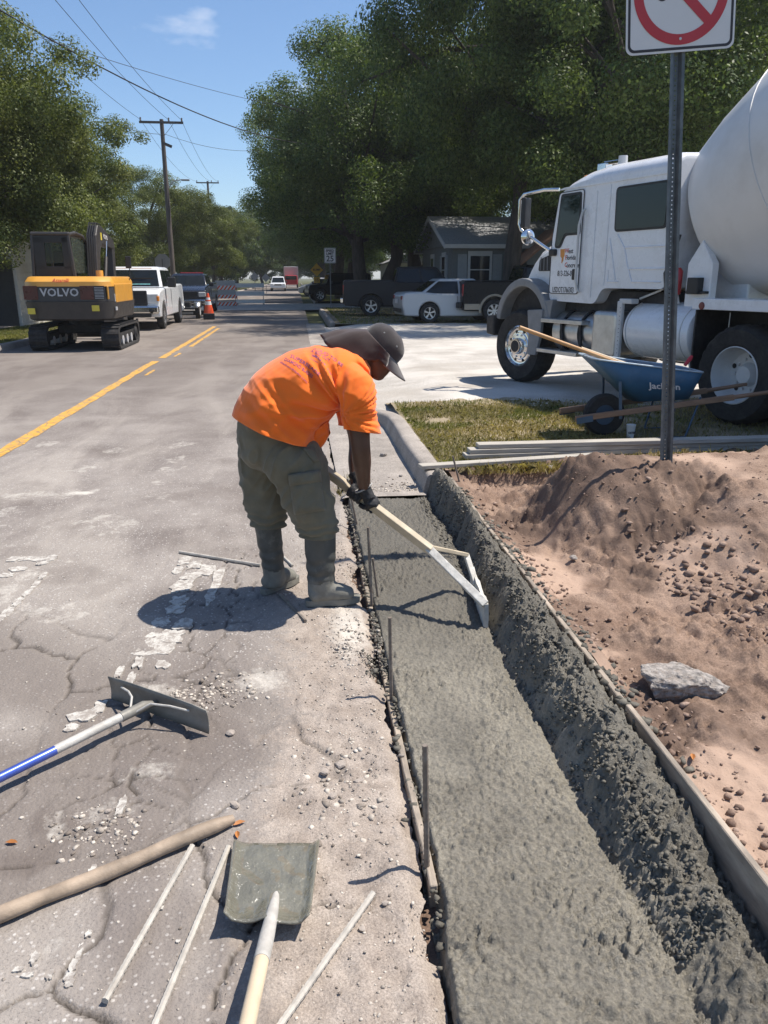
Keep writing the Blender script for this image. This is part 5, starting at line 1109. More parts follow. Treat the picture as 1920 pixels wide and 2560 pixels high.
# wheels
def wheel_mesh(R, w, rim_r, rimprof, ny, tread=44):
    mb = MB(); prof = [(rim_r, -w/2+.02), (rim_r+.03, -w/2), (R*.90, -w/2-.005), (R*.965, -w/2+.03), (R, -w/2+.065), (R, w/2-.065), (R*.965, w/2-.03), (R*.90, w/2+.005), (rim_r+.03, w/2), (rim_r, w/2-.02)]
    rings = []; N = 72
    for k in range(N):
        a = 2*math.pi*k/N; lug = 1.0 if k % 3 else .975
        rings.append([Vector((r*(lug if r > R*.95 else 1)*math.cos(a), h, r*(lug if r > R*.95 else 1)*math.sin(a))) for r, h in prof])
    mb.loft(rings, False, False, True); t = mb.mesh('tyre')
    rm = MB(); rm.lathe(rimprof, 40, axis='y'); return t, rm
def add_wheel(parent, loc, R, w, rim_r, rimprof, rimmat, bolts=0, bolt_r=0, bolt_y=0, face=1, rot=0.0, name='wheel'):
    t, rm = wheel_mesh(R, w, rim_r, rimprof, 0)
    bm = bmesh.new(); bm.from_mesh(t); bmesh.ops.recalc_face_normals(bm, faces=bm.faces); bm.to_mesh(t); bm.free()
    o = mkobj(name, t, 'tyre', parent, smooth=30); o.location = loc; o.rotation_euler = (0, 0, rot)
    ri = rm.build('rim', rimmat, o, smooth=30)
    for k in range(bolts):
        a = 2*math.pi*k/bolts; MB().lathe([(0, .022), (.014, .020), (.017, 0)], 8, (bolt_r*math.cos(a), bolt_y, bolt_r*math.sin(a)), 'y').build('lug_nut', rimmat, o, smooth=40)
    return o
frim = [(.30, .09), (.302, .155), (.285, .165), (.265, .12), (.24, .115), (.205, .12), (.19, .135), (.12, .14), (.115, .19), (.105, .215), (.0, .215)]
w_ = add_wheel(mx_, (.21, YL-.16, .665), .535, .34, .295, frim, 'chrome', 10, .165, .135, rot=R_(6))
MB().lathe([(0, .222), (.085, .220), (.088, .20)], 24, axis='y').build('hub', 'chassis', w_, smooth=40)
for k in range(8):
    a = 2*math.pi*(k+.5)/8; MB().lathe([(0, .124), (.022, .124)], 12, (.222*math.cos(a), 0, .222*math.sin(a)), 'y').build('hand_hole', 'chassis', w_)
add_wheel(mx_, (.21, -YL+.16, .665), .535, .34, .295, [(r, -h) for r, h in frim], 'chrome')
rrim = [(.30, .10), (.305, .13), (.296, .135), (.285, .09), (.274, .0), (.258, -.06), (.236, -.088), (.13, -.092), (.105, -.04), (.09, -.01), (0, -.008)]
for xw in (-3.80, -5.10):
    for s in (1, -1):
        w_ = add_wheel(mx_, (xw, s*(YL-.15), .655), .525, .27, .298, [(r, s*h) for r, h in rrim], 'lead_white', 10 if s > 0 else 0, .165, -.088)
        add_wheel(mx_, (xw, s*(YL-.50), .655), .525, .27, .298, [(r, s*h) for r, h in rrim], 'lead_white')
        if s > 0:
            for k in range(5):
                a = 2*math.pi*(k+.3)/5; MB().lathe([(0, -.084), (.028, -.084)], 12, (.205*math.cos(a), 0, .205*math.sin(a)), 'y').build('hand_hole', 'chassis', w_)
# chassis rails, axles, transmission
MB().box((-2.9, .42, .95), (6.6, .08, .26)).box((-2.9, -.42, .95), (6.6, .08, .26)).build('chassis_rail', 'chassis', mx_)
MB().box((-.8, 0, .95), (1.6, .8, .6)).box((-2.2, 0, .78), (1.0, .5, .4)).build('gearbox', 'chassis', mx_, bevel=.04)
for xw in (.21, -3.8, -5.1): MB().tube([(xw, -1.0, .66), (xw, 1.0, .66)], .09, 10).build('axle', 'chassis', mx_, smooth=50)
MB().box((-1.55, .3, 1.33), (2.1, 1.3, .30)).build('underbody', 'chassis', mx_)
# steps, fuel tank, battery box
for (x0, x1, z, y) in ((-.42, -1.32, 1.075, YL+.04), (-.34, -1.24, .655, YL+.03)): MB().box(((x0+x1)/2, y-.11, z), (x1-x0, .24, .055)).build('step', 'brushed_alu', mx_, bevel=.008)
tank = MB().tube([(-.58, YL-.32, .93), (-.60, YL-.32, .93), (-1.50, YL-.32, .93)], .28, 28).build('fuel_tank', 'brushed_alu', mx_, smooth=40)
for x in (-.80, -1.18): MB().tube([(x, YL-.32+.292*math.cos(a), .93+.292*math.sin(a)) for a in [2*math.pi*k/28 for k in range(28)]], .022, 6, loop=True).build('tank_strap', 'chassis', tank, smooth=50)
for x in (-.80, -1.20): MB().bar((x, YL-.03, 1.05), (x-.06, YL-.02, .68), .05, .03, up=(0, 1, 0)).build('step_bracket', 'chassis', mx_, bevel=.008)
side_prism(rpoly([(-1.44, .66), (-1.92, .66), (-1.92, 1.24), (-1.44, 1.24)], .08, 4), YL-.02, .52, 'battery_box', 'brushed_alu', mx_, bevel=.05, seg=3)
MB().box((-1.93, YL-.06, 1.02), (.09, .05, .70)).box((-2.02, YL-.10, 1.37), (.22, .12, .06)).build('bracket', 'lead_white', mx_, bevel=.01)
for k in range(12): MB().lathe([(0, .0), (.006, 0)], 8, (-1.955, YL-.030, .74+k*.05), 'y').build('bracket_hole', 'chassis', mx_)
# water tank: a cylinder across... lying along the truck
wt = MB(); prof = [(0, -1.98), (.16, -1.985), (.27, -2.00), (.335, -2.04), (.345, -2.10), (.345, -3.02), (.335, -3.08), (.27, -3.12), (0, -3.14)]
rings = []
for k in range(40):
    a = 2*math.pi*k/40; rings.append([Vector((h, YL-.40+r*math.cos(a)*1.10, 1.03+r*math.sin(a))) for r, h in prof])
wt.loft(rings, False, False, True); wto = wt.build('water_tank', 'truck_white', mx_, smooth=40)
for x in (-2.09, -2.98): MB().tube([(x, YL-.40+.383*math.cos(a), 1.03+.349*math.sin(a)) for a in [2*math.pi*k/40 for k in range(40)]], .006, 5, loop=True).build('weld_seam', 'lead_white', wto, smooth=50)
# rear fender deck with marker light, mud flap
MB().box((-4.7, YL-.30, 1.375), (3.1, .62, .115)).build('deck', 'truck_white', mx_, bevel=.008)
MB().box((-3.185, YL-.28, .90), (.02, .50, .82)).build('mud_flap', 'chassis', mx_)
MB().box((-4.7, YL-.62, 1.02), (3.1, .05, .6)).build('inner_guard', 'chassis', mx_)
MB().lathe([(0, .012), (.034, .010), (.042, 0)], 20, (-3.29, YL+.010, 1.355), 'y').build('marker_light', 'marker_red', mx_, smooth=40)
# pedestal between cab and drum, hoses, extinguisher
ped = side_prism([(-2.72, 1.30), (-3.30, 1.30), (-3.30, 1.75), (-2.86, 2.25), (-2.72, 2.25)], .55, 1.1, 'pedestal', 'truck_white', mx_, bevel=.02)
side_prism([(-2.80, 1.32), (-3.16, 1.32), (-3.16, 1.80), (-2.98, 2.05), (-2.80, 1.80)], .98, .10, 'pedestal_plate', 'truck_white', mx_, bevel=.01)
MB().tube([(-2.70, 1.02, 1.46), (-2.70, 1.02, 1.50), (-2.70, 1.02, 1.72), (-2.70, 1.02, 1.76)], [.05, .058, .058, .03], 14).build('fire_extinguisher', 'ext_red', mx_, smooth=40)
MB().tube([(-2.70, 1.04, 1.78), (-2.64, 1.10, 1.80), (-2.60, 1.12, 1.70), (-2.63, 1.10, 1.45), (-2.66, 1.06, 1.38)], .018, 8).build('hose', 'black_plastic', mx_, smooth=50)
MB().tube([(-2.68, 1.03, 2.12), (-2.66, 1.05, 2.0), (-2.67, 1.04, 1.80)], .022, 8).build('hose', 'black_plastic', mx_, smooth=50)
MB().tube([(-2.1, 1.0, 1.40), (-2.4, .98, 1.50), (-2.66, 1.0, 1.60), (-2.72, .98, 1.36)], .014, 8).build('air_line', 'lead_white', mx_, smooth=50)
MB().box((-2.98, 1.0, 1.56), (.16, .14, .18)).box((-3.0, 1.0, 1.49), (.3, .08, .03)).build('valve_box', 'black_plastic', mx_, bevel=.01)
# drum: tilted up to the rear
tilt = R_(22); dax = Vector((-math.cos(tilt), 0, math.sin(tilt))); d0 = Vector((-2.70, 0, 2.32)); dup = Vector((math.sin(tilt), 0, math.cos(tilt)))
dprof = [(0, -.02), (.60, 0), (.90, .02), (1.0, .07), (1.13, .50), (1.22, .95), (1.255, 1.15), (1.255, 2.3), (1.19, 2.8), (1.0, 3.6), (.62, 4.6), (.55, 4.8), (0, 4.8)]
mb = MB(); rings = []
for k in range(64):
    a = 2*math.pi*k/64; rings.append([d0+dax*h+Vector((0, 1, 0))*(r*math.cos(a))+dup*(r*math.sin(a)) for r, h in dprof])
mb.loft(rings, False, False, True); drum = mb.build('drum', 'drum_white', mx_, smooth=22)
MB().tube([d0+dax*1.14+Vector((0, 1, 0))*(1.258*math.cos(a))+dup*(1.258*math.sin(a)) for a in [2*math.pi*k/64 for k in range(64)]], .007, 5, loop=True).build('weld_seam', 'drum_white', drum, smooth=50)
# mirrors, roof gear
MB().tube([(-.50, CY, 2.79), (-.30, CY+.10, 2.80), (.06, CY+.18, 2.77), (.13, CY+.20, 2.70), (.13, CY+.20, 2.38), (.10, CY+.18, 2.30), (-.04, CY+.14, 2.22), (-.36, CY+.05, 2.04), (-.46, CY+.02, 1.99)], .022, 10).build('mirror_arm', 'chrome', cab, smooth=50)
MB().box((-.48, CY+.03, 1.98), (.14, .06, .09)).build('mirror_bracket', 'black_plastic', cab, bevel=.02)
mm = MB().box((-.01, CY+.19, 2.52), (.08, .15, .40), Matrix.Rotation(R_(18), 3, 'Z')).build('mirror', 'black_plastic', cab, bevel=.02)
MB().lathe([(0, -.04), (.07, -.035), (.105, -.01), (.11, .01), (0, .012)], 24, (-.05, CY+.16, 2.20), 'x').build('round_mirror', 'chrome', cab, smooth=40)
MB().lathe([(.0, .10), (.03, .095), (.05, .06), (.055, 0), (0, 0)], 16, (-.72, .85, 2.86), 'z').build('roof_lamp', 'amber', cab, smooth=40)
MB().lathe([(0, .12), (.055, .12), (.06, 0), (0, 0)], 16, (-1.35, .80, 3.00), 'z').build('roof_vent', 'lead_white', cab, smooth=40)
MB().bar((-.95, .75, 3.08), (-1.32, .80, 3.06), .05, .05).box((-.95, .75, 3.03), (.16, .12, .10)).build('air_horn', 'chrome', cab, bevel=.01)
# ================================================================ CARS AND PICKUPS (x forward, y left)
pm('car_white', (0.72, 0.73, 0.74), .25, var=.03, coat=.5); pm('car_silver', (0.46, 0.47, 0.48), .35, var=.04, scale=1.5, coat=.5); pm('car_black', (0.009, 0.009, 0.010), .3, var=.1, spec=.18); pm('car_grey', (0.030, 0.028, 0.029), .35, var=.08, scale=1.5, spec=.2); pm('car_tan', (0.34, 0.28, 0.20), .35, var=.05, coat=.3); pm('car_navy', (0.012, 0.016, 0.028), .25, var=.1, coat=.4)
glassmat('car_glass', (0.010, 0.013, 0.014), .03); pm('wheel_alloy', (0.50, 0.50, 0.50), .3, metal=.8, var=.1); pm('tail_red', (0.35, 0.015, 0.02), .2, var=.1, coat=.5); pm('lamp_clear', (0.62, 0.62, 0.60), .15, var=.1, coat=.6); pm('trim_black', (0.018, 0.018, 0.018), .55, var=.2)
def arcs(prof_top, arches, zb):
    """top outline from rear to front, then the underside with wheel arches"""
    out = list(prof_top)
    for cx, r, cz in sorted(arches, key=lambda a: -a[0]):
        a0 = math.asin(max(-1, min(1, (zb-cz)/r)))
        for k in range(13): a = a0+(math.pi-2*a0)*k/12; out.append((cx+r*math.cos(a), cz+r*math.sin(a)))
    return out
def wheel(parent, x, y, R, w, rimmat, spokes=6, rimr=.62):
    s = 1 if y > 0 else -1; mb = MB(); h = w/2
    mb.lathe([(R*rimr, -h), (R*.92, -h), (R*.985, -h*.75), (R, -h*.4), (R, h*.4), (R*.985, h*.75), (R*.92, h), (R*rimr, h)], 32, axis='y')
    o = mb.build('wheel', 'tyre', parent, smooth=35); o.location = (x, y, R)
    MB().lathe([(0, s*h*.2), (R*rimr, s*h*.2)], 28, axis='y').build('wheel_back', 'trim_black', o)
    mb = MB(); mb.lathe([(R*rimr*.90, s*h*.5), (R*rimr*.93, s*h*.95), (R*rimr, s*h*.98), (R*rimr, s*h*.3)], 28, axis='y'); mb.lathe([(0, s*h*.92), (R*.13, s*h*.90), (R*.15, s*h*.4)], 14, axis='y')
    for k in range(spokes):
        a = 2*math.pi*k/spokes+.3
        for da in (-.10, .10): mb.bar((R*.10*math.cos(a), s*h*.80, R*.10*math.sin(a)), (R*rimr*.95*math.cos(a+da), s*h*.86, R*rimr*.95*math.sin(a+da)), .035*R/.35, .02, up=(0, 1, 0))
    mb.build('rim', rimmat, o, smooth=30); return o
def car(name, label, loc, head, top, arches, zb, W, cabin, paint, cat='car', group=None, rims='wheel_alloy', R=.34, tails=(), heads=(), wins=2, tum=.86, spokes=6, mirrors=True, extra=None, bev=.05, inner=True):
    """cabin: (x_rear_belt, x_rear_roof, x_front_roof, x_front_belt, z_belt, z_roof)"""
    e = empty(name, loc, head, label, cat, group); w2 = W/2
    poly = arcs(top, arches, zb); n = len(poly); mb = MB(); rings = []
    for y, s in ((-w2, .965), (-w2*.93, 1.0), (w2*.93, 1.0), (w2, .965)):
        zc = zb+.35; rings.append([Vector((x, y if z < cabin[4]-.15 else y*.975, (z-zc)*(s if z > zc else 1)+zc)) for x, z in poly])
    mb.loft(rings, True, True); body = mb.build('body', paint, e, smooth=28, bevel=bev, seg=2)
    if inner: MB().box(((arches[0][0]+arches[-1][0])/2, 0, zb+.22), (abs(arches[0][0]-arches[-1][0])+.9, W*.80, .42)).build('underbody', 'trim_black', e)
    xr, xrr, xfr, xf, z0, z1 = cabin; wb_, wr = w2*.93, w2*tum*.86
    B = [Vector((xr, -wb_, z0)), Vector((xf, -wb_, z0)), Vector((xf, wb_, z0)), Vector((xr, wb_, z0))]; T = [Vector((xrr, -wr, z1)), Vector((xfr, -wr, z1)), Vector((xfr, wr, z1)), Vector((xrr, wr, z1))]
    M_ = [b.lerp(t, .93)+Vector((0, 0, 0)) for b, t in zip(B, T)]
    mb = MB(); cT = sum(T, Vector())/4; mb.loft([B, M_, [cT+(t-cT)*.92+Vector((0, 0, .025)) for t in T]], True, True); cb = mb.build('cabin', paint, e, smooth=28, bevel=.03, seg=2)
    def pane(q, us, off=.012, nm='window'):
        a, b, c, d = q; nrm = (b-a).cross(d-a).normalized()
        cen = (a+b+c+d)/4
        if nrm.dot(cen-Vector((cT.x, 0, (z0+z1)/2))) < 0: nrm = -nrm
        P = lambda u, v: (a*(1-u)+b*u)*(1-v)+(d*(1-u)+c*u)*v
        for u0, u1 in us:
            pts = [P(u0, .06)+nrm*off, P(u1, .06)+nrm*off, P(u1, .86)+nrm*off, P(u0, .86)+nrm*off]; mb = MB(); mb.add(pts, [(0, 1, 2, 3)]); mb.build(nm, 'car_glass', cb, solid=.006)
    us = {1: [(.06, .94)], 2: [(.05, .50), (.54, .95)], 3: [(.04, .30), (.33, .62), (.65, .95)]}[wins]
    pane((B[0], B[1], T[1], T[0]), us); pane((B[3], B[2], T[2], T[3]), us); pane((B[1], B[2], T[2], T[1]), [(.05, .95)], nm='windscreen'); pane((B[3], B[0], T[0], T[3]), [(.07, .93)], nm='rear_window')
    for cx, r, cz in arches:
        for s in (1, -1): wheel(e, cx, s*(w2-.11), R, .22, rims, spokes)
    for (x, y, z, dx, dy, dz) in tails:
        for s in (1, -1): MB().box((x, s*y, z), (dx, dy, dz)).build('tail_light', 'tail_red', body, bevel=.02)
    for (x, y, z, dx, dy, dz) in heads:
        for s in (1, -1): MB().box((x, s*y, z), (dx, dy, dz)).build('headlight', 'lamp_clear', body, bevel=.03)
    if mirrors:
        for s in (1, -1): MB().box((xf-.32, s*(w2+.10), z0+.10), (.12, .20, .17)).build('mirror', 'trim_black', e, bevel=.03)
    # door seams
    for xx in ([xf-.25, (xf+xr)/2-.05] if wins > 1 else [xf-.2]):
        for s in (1, -1): MB().box((xx, s*(w2-.004), (z0+zb)/2+.08), (.012, .012, z0-zb-.25)).build('door_seam', 'trim_black', body)
    return e, body
Zv = .13
# silver sedan seen from its right rear
sed_top = [(-2.30, .42), (-2.36, .62), (-2.34, .92), (-2.22, 1.02), (-1.70, 1.05), (-1.2, 1.00), (.85, .96), (1.5, .90), (2.1, .80), (2.33, .66), (2.36, .45), (2.25, .25)]
pS = G(925, 697, .13)
e, b = car('parked_car', 'silver sedan parked between the two dark pickups on the right', (pS.x+1.32, pS.y+.75, Zv), R_(4), [(-2.28, .25)]+sed_top, [(1.42, .38, .34), (-1.38, .38, .34)], .22, 1.80, (-1.75, -1.0, .30, 1.05, .95, 1.46), 'car_silver', R=.335, tails=[(-2.24, .70, .84, .22, .30, .15)], heads=[(2.12, .66, .68, .25, .3, .14)], spokes=5, tum=.80)
MB().box((-2.36, 0, .42), (.03, 1.2, .12)).build('rear_bumper', 'trim_black', b); MB().box((-2.39, 0, .72), (.02, .42, .14)).build('number_plate', 'sign_white', b)
# black pickup with tan trim, right of the sedan
pu_top = [(-2.85, .55), (-2.88, .80), (-2.86, 1.36), (-2.80, 1.42), (-.85, 1.42), (-.80, 1.36), (1.2, 1.34), (1.8, 1.30), (2.55, 1.22), (2.85, 1.08), (2.90, .70), (2.86, .42)]
pF = G(1065, 697, .13)
def pickup(name, label, loc, head, paint, **k):
    a = dict(top=[(-2.82, .42)]+pu_top, arches=[(1.85, .48, .40), (-1.75, .48, .40)], zb=.40, W=1.98, cabin=(-.80, -.62, .95, 1.45, 1.30, 1.92), paint=paint, cat='pickup truck', R=.40, wins=2, tum=.88); a.update(k)
    e, b = car(name, label, loc, head, a.pop('top'), a.pop('arches'), a.pop('zb'), a.pop('W'), a.pop('cabin'), a.pop('paint'), **a)
    MB().box((-1.85, 0, 1.36), (1.88, 1.62, .14)).build('bed_floor', 'trim_black', b)
    return e, b
e, b = pickup('parked_pickup', 'black pickup with tan lower trim parked right of the silver sedan', (pF.x+1.68, pF.y+.78, Zv), R_(2), 'car_black', tails=[(-2.83, .88, 1.10, .12, .16, .40)], spokes=7)
for s in (1, -1):
    for xw in (-1.75, 1.85):
        mb = MB(); mb.tube([(xw+.52*math.cos(a), s*.985, .42+.52*math.sin(a)) for a in [R_(-8+196*k/16) for k in range(17)]], .045, 6); mb.build('arch_trim', 'car_tan', b, smooth=50)
    MB().box((-2.55, s*.985, .55), (.55, .03, .20)).box((.05, s*.985, .52), (2.5, .03, .16)).build('lower_trim', 'car_tan', b, bevel=.01)
MB().box((-2.95, 0, .60), (.16, 1.7, .20)).build('rear_bumper', 'trim_black', b, bevel=.03); MB().tube([(-2.9, .4, .42), (-3.0, .4, .40)], .04, 10).build('exhaust', 'chrome', b)
# dark grey pickup, left of the sedan
pR = G(805, 683, .13)
e, b = pickup('parked_pickup', 'dark grey pickup parked left of the silver sedan under the oak', (pR.x+1.72, pR.y+.8, Zv), R_(-3), 'car_grey', tails=[(-2.82, .90, 1.05, .12, .14, .36)], spokes=5)
MB().box((-2.93, 0, .62), (.14, 1.8, .20)).build('rear_bumper', 'chrome', b, bevel=.03)
# white pickup facing the camera on the left
hl = R_(-90)
e, b = pickup('parked_pickup', 'white pickup with a big dark grille parked behind the excavator', (-5.42, 29.55, 0), hl, 'car_white', W=2.03, cabin=(-1.1, -.95, 1.0, 1.62, 1.33, 1.98), heads=[(2.86, .82, 1.00, .12, .36, .30)], mirrors=False, wins=2, R=.42, arches=[(1.95, .50, .42), (-1.75, .50, .42)], rims='wheel_alloy')
g = MB().box((2.91, 0, 1.02), (.06, 1.30, .46)).build('grille', 'trim_black', b, bevel=.03)
MB().lathe([(.0, .045), (.10, .044), (.11, .03)], 24, (2.925, 0, 1.02), 'x').build('badge', 'chrome', g, smooth=40)
for k in range(3): MB().box((2.945, 0, .90+.12*k), (.012, 1.2, .02)).build('grille_bar', 'car_grey', g)
mb = MB().box((2.98, 0, .66), (.20, 2.02, .24)); mb.build('front_bumper', 'chrome', b, bevel=.05); MB().box((2.98, 0, .50), (.14, 1.5, .16)).build('air_dam', 'trim_black', b, bevel=.03)
for s in (1, -1): MB().lathe([(0, .11), (.07, .105), (.09, .09)], 16, (2.98, s*.78, .64), 'x').build('fog_lamp', 'trim_black', b, smooth=40); MB().box((2.885, s*.98, 1.0), (.10, .08, .16)).build('turn_lamp', 'amber', b, bevel=.02)
for s in (1, -1): MB().box((1.35, s*1.22, 1.50), (.14, .28, .34)).build('mirror', 'trim_black', e, bevel=.04); MB().bar((1.40, s*.98, 1.42), (1.38, s*1.12, 1.46), .05, .05).build('mirror_arm', 'trim_black', e)
pm('dash_blue', (.20, .50, .50), .6, var=.5, scale=9); MB().box((1.50, .20, 1.42), (.10, .7, .06)).build('dashboard_papers', 'dash_blue', e, bevel=.02)
MB().box((1.38, 0, 1.95), (.04, 1.2, .02)).build('roof_markers', 'amber', e)
# dark pickup facing the camera behind the little trailer
e, b = pickup('parked_pickup', 'navy black pickup facing the camera behind the small trailer', (-5.05, 40.2, 0), hl, 'car_navy', W=1.95, cabin=(-.80, -.62, .95, 1.55, 1.24, 1.80), heads=[(2.85, .80, .92, .12, .32, .20)])
MB().box((2.91, 0, .92), (.05, 1.2, .26)).build('grille', 'trim_black', b, bevel=.02); MB().box((2.95, 0, .60), (.14, 1.9, .20)).build('front_bumper', 'chrome', b, bevel=.04); MB().box((-.35, 0, 1.86), (.12, 1.1, .06)).build('light_bar', 'tail_red', e, bevel=.02)
# small trailer / tow dolly
t = empty('tow_dolly', (-4.95, 34.3, 0), 0, 'small black two wheeled tow dolly between the two left pickups', 'trailer')
MB().box((0, 0, .42), (1.5, .9, .07)).box((0, -.9, .42), (.10, 1.4, .08)).build('frame', 'trim_black', t, bevel=.01); MB().box((0, .05, .58), (1.1, .5, .20)).build('winch_box', 'chassis', t, bevel=.03)
for s in (1, -1):
    mb = MB(); mb.lathe([(.17, -.09), (.28, -.09), (.30, -.05), (.30, .05), (.28, .09), (.17, .09)], 28, axis='x'); w = mb.build('wheel', 'tyre', t, smooth=35); w.location = (s*.84, 0, .30)
    MB().lathe([(0, s*.06), (.12, s*.08), (.17, s*.09)], 20, axis='x').build('rim', 'car_white', w, smooth=30)
    mb = MB(); rings = [[Vector((s*.84+dx, .36*math.cos(a), .32+.36*math.sin(a))) for dx in (-.13, .13)] for a in [R_(20+140*k/10) for k in range(11)]]; mb.loft(rings, False, False); mb.build('mudguard', 'brushed_alu', t, solid=.01, smooth=40)
MB().tube([(.35, -.35, .46), (.05, -.15, .80), (-.35, -.1, .98)], .02, 8).build('strap_bar', 'brushed_alu', t, smooth=50); MB().box((0, .62, .20), (1.1, .03, .10)).build('light_board', 'lamp_clear', t)
# far vehicles
e, b = car('suv', 'black boxy off-roader parked on the far right lawn near the yellow sign', (2.75, 54.5, .13), R_(188), [(-2.2, .5), (-2.25, .8), (-2.22, 1.15), (.9, 1.15), (1.0, 1.10), (2.0, 1.05), (2.1, .8), (2.1, .5)], [(1.35, .45, .40), (-1.35, .45, .40)], .42, 1.85, (-2.2, -2.1, .6, .9, 1.12, 1.80), 'car_black', cat='car', wins=3, R=.40, heads=[(2.06, .65, .88, .08, .2, .2)])
hb_top = [(-2.0, .3), (-2.08, .6), (-2.05, .95), (-1.9, 1.02), (.9, .95), (1.6, .85), (2.05, .68), (2.1, .4), (2.0, .25)]
e, b = car('parked_car', 'silver hatchback parked across the far right lawn', (2.3, 71, .13), R_(175), hb_top, [(1.3, .36, .32), (-1.3, .36, .32)], .22, 1.75, (-1.9, -1.3, .2, 1.1, .95, 1.48), 'car_silver', R=.32, heads=[(1.95, .6, .66, .2, .3, .14)])
e, b = car('parked_car', 'second pale car beyond the silver hatchback', (2.6, 84, .13), R_(170), hb_top, [(1.3, .36, .32), (-1.3, .36, .32)], .22, 1.75, (-1.9, -1.3, .2, 1.1, .95, 1.48), 'car_white', R=.32)
e, b = car('suv', 'white car driving towards us far down the street', (-2.25, 104, 0), hl, [(-2.3, .4), (-2.35, .7), (-2.3, 1.05), (1.0, 1.05), (2.1, .98), (2.3, .8), (2.32, .4)], [(1.45, .40, .36), (-1.45, .40, .36)], .35, 1.9, (-2.25, -2.0, .5, 1.15, 1.02, 1.75), 'car_white', cat='car', wins=3, R=.36, heads=[(2.28, .70, .84, .1, .36, .16)])
MB().box((2.33, 0, .80), (.03, .9, .16)).build('grille', 'trim_black', b)
bt = empty('box_truck', (-.8, 138, 0), hl, 'white box truck with a red cab at the end of the street', 'truck')
MB().box((-1.6, 0, 2.1), (4.6, 2.4, 2.6)).build('cargo_box', 'car_white', bt, bevel=.05); cbk = MB().box((1.6, 0, 1.25), (1.6, 2.1, 1.5)).build('cab', 'sign_red', bt, bevel=.15); MB().box((2.42, 0, 1.62), (.03, 1.8, .6)).build('windscreen', 'car_glass', cbk)
for x in (1.5, -2.6):
    for s in (1, -1): wheel(bt, x, s*1.0, .46, .26, 'lead_white')
# ================================================================ EXCAVATOR (rear towards the camera; local y points away from the camera)
pm('volvo_yellow', (0.62, 0.30, 0.045), .4, var=.08, scale=4, coat=.2, dirt=(.42, .28, .12), dirtamt=.3); pm('volvo_grey', (0.040, 0.037, 0.036), .5, var=.15, scale=5, dirt=(.10, .085, .075), dirtamt=.3); pm('track_rubber', (0.022, 0.021, 0.021), .9, var=.3, scale=14, dirt=(.12, .10, .085), dirtamt=.5, bump=.004, bscale=30); pm('dark_red', (.075, .016, .012), .3, var=.3, scale=5); pm('decal_yellow', (.62, .50, .06), .5); pm('decal_grey', (.42, .42, .43), .5)
ex0 = empty('excavator', (-5.20, 20.6, 0), R_(1), 'yellow and dark grey tracked excavator parked with its rear to the camera', 'excavator')
def xz_prism(poly, y0, y1, name, mat, parent, bevel=0.0, seg=2, smooth=None, taper=1.0, cx=0.0):
    mb = MB(); n = len(poly); a = [Vector((p[0], y0, p[1])) for p in poly]; b = [Vector((cx+(p[0]-cx)*taper, y1, p[1])) for p in poly]
    mb.add(a+b, [tuple(range(n)), tuple(range(2*n-1, n-1, -1))]+[(i, (i+1) % n, (i+1) % n+n, i+n) for i in range(n)]); return mb.build(name, mat, parent, bevel=bevel, seg=seg, smooth=smooth)
# counterweight: plan outline rounded, stacked in height
def plan_stack(levels, name, mat, parent, bevel=.03):
    rings = []
    for (z, hw, yr, yf, rr_) in levels:
        pts = rpoly([(-hw, yf), (hw, yf), (hw, yr+.25), (hw-.28, yr), (-hw+.28, yr), (-hw, yr+.25)], rr_, 4); rings.append([Vector((x, y, z)) for x, y in pts])
    mb = MB(); mb.loft(rings, True, True); return mb.build(name, mat, parent, smooth=35, bevel=bevel)
cw = plan_stack([(.70, 1.00, -1.52, 1.2, .12), (.74, 1.06, -1.58, 1.2, .12), (1.05, 1.11, -1.64, 1.2, .14), (1.12, 1.115, -1.655, 1.2, .14)], 'counterweight', 'volvo_grey', ex0, 0)
eng = plan_stack([(1.125, 1.10, -1.62, 1.2, .14), (1.20, 1.10, -1.62, 1.2, .14), (1.455, 1.09, -1.60, 1.2, .14)], 'engine_cover', 'volvo_grey', ex0, 0)
yl = plan_stack([(1.456, 1.10, -1.612, 1.2, .14), (1.56, 1.09, -1.60, 1.2, .14), (1.66, 1.03, -1.50, 1.2, .14), (1.675, .98, -1.44, 1.2, .14)], 'hood', 'volvo_yellow', ex0, 0)
MB().box((1.10, -.2, 1.30), (.05, 2.1, .42)).box((.98, -1.50, 1.32), (.05, .05, .3)).build('side_panel', 'volvo_yellow', ex0, bevel=.02)
gr = MB().box((.80, -1.625, 1.32), (.26, .02, .30)).build('grille', 'trim_black', eng)
for k in range(8): MB().bar((.69, -1.640, 1.20+.033*k), (.91, -1.640, 1.20+.033*k), .010, .012).build('grille_bar', 'decal_grey', gr)
for s in (-.86, .50): MB().box((s, -1.628, 1.32), (.34, .012, .30)).build('tail_light', 'dark_red', eng, bevel=.01)
lettering('VOLVO', .235, 'decal_grey', eng, (-.16, -1.635, 1.32), (1, 0, 0), (0, 0, 1), bold=.006, sx=1.15, spacing=1.05); lettering('Azzarelli', .115, 'print_red', yl, (-.12, -1.60, 1.585), (1, 0, 0), (0, .35, 1), bold=.002, shear=.3)
for x, z in ((-.88, .92), (.68, .98)): MB().box((x, -1.655, z), (.18, .012, .13)).build('warning_label', 'decal_yellow', cw)
MB().box((1.09, -1.25, 1.18), (.02, .10, .22)).box((1.11, -1.28, .96), (.02, .18, .08)).build('label', 'decal_grey', cw)
MB().lathe([(0, .14), (.085, .14), (.09, .12), (.09, 0), (0, 0)], 18, (.66, -.80, 1.67), 'z').build('filler_cap', 'volvo_yellow', yl, smooth=40)
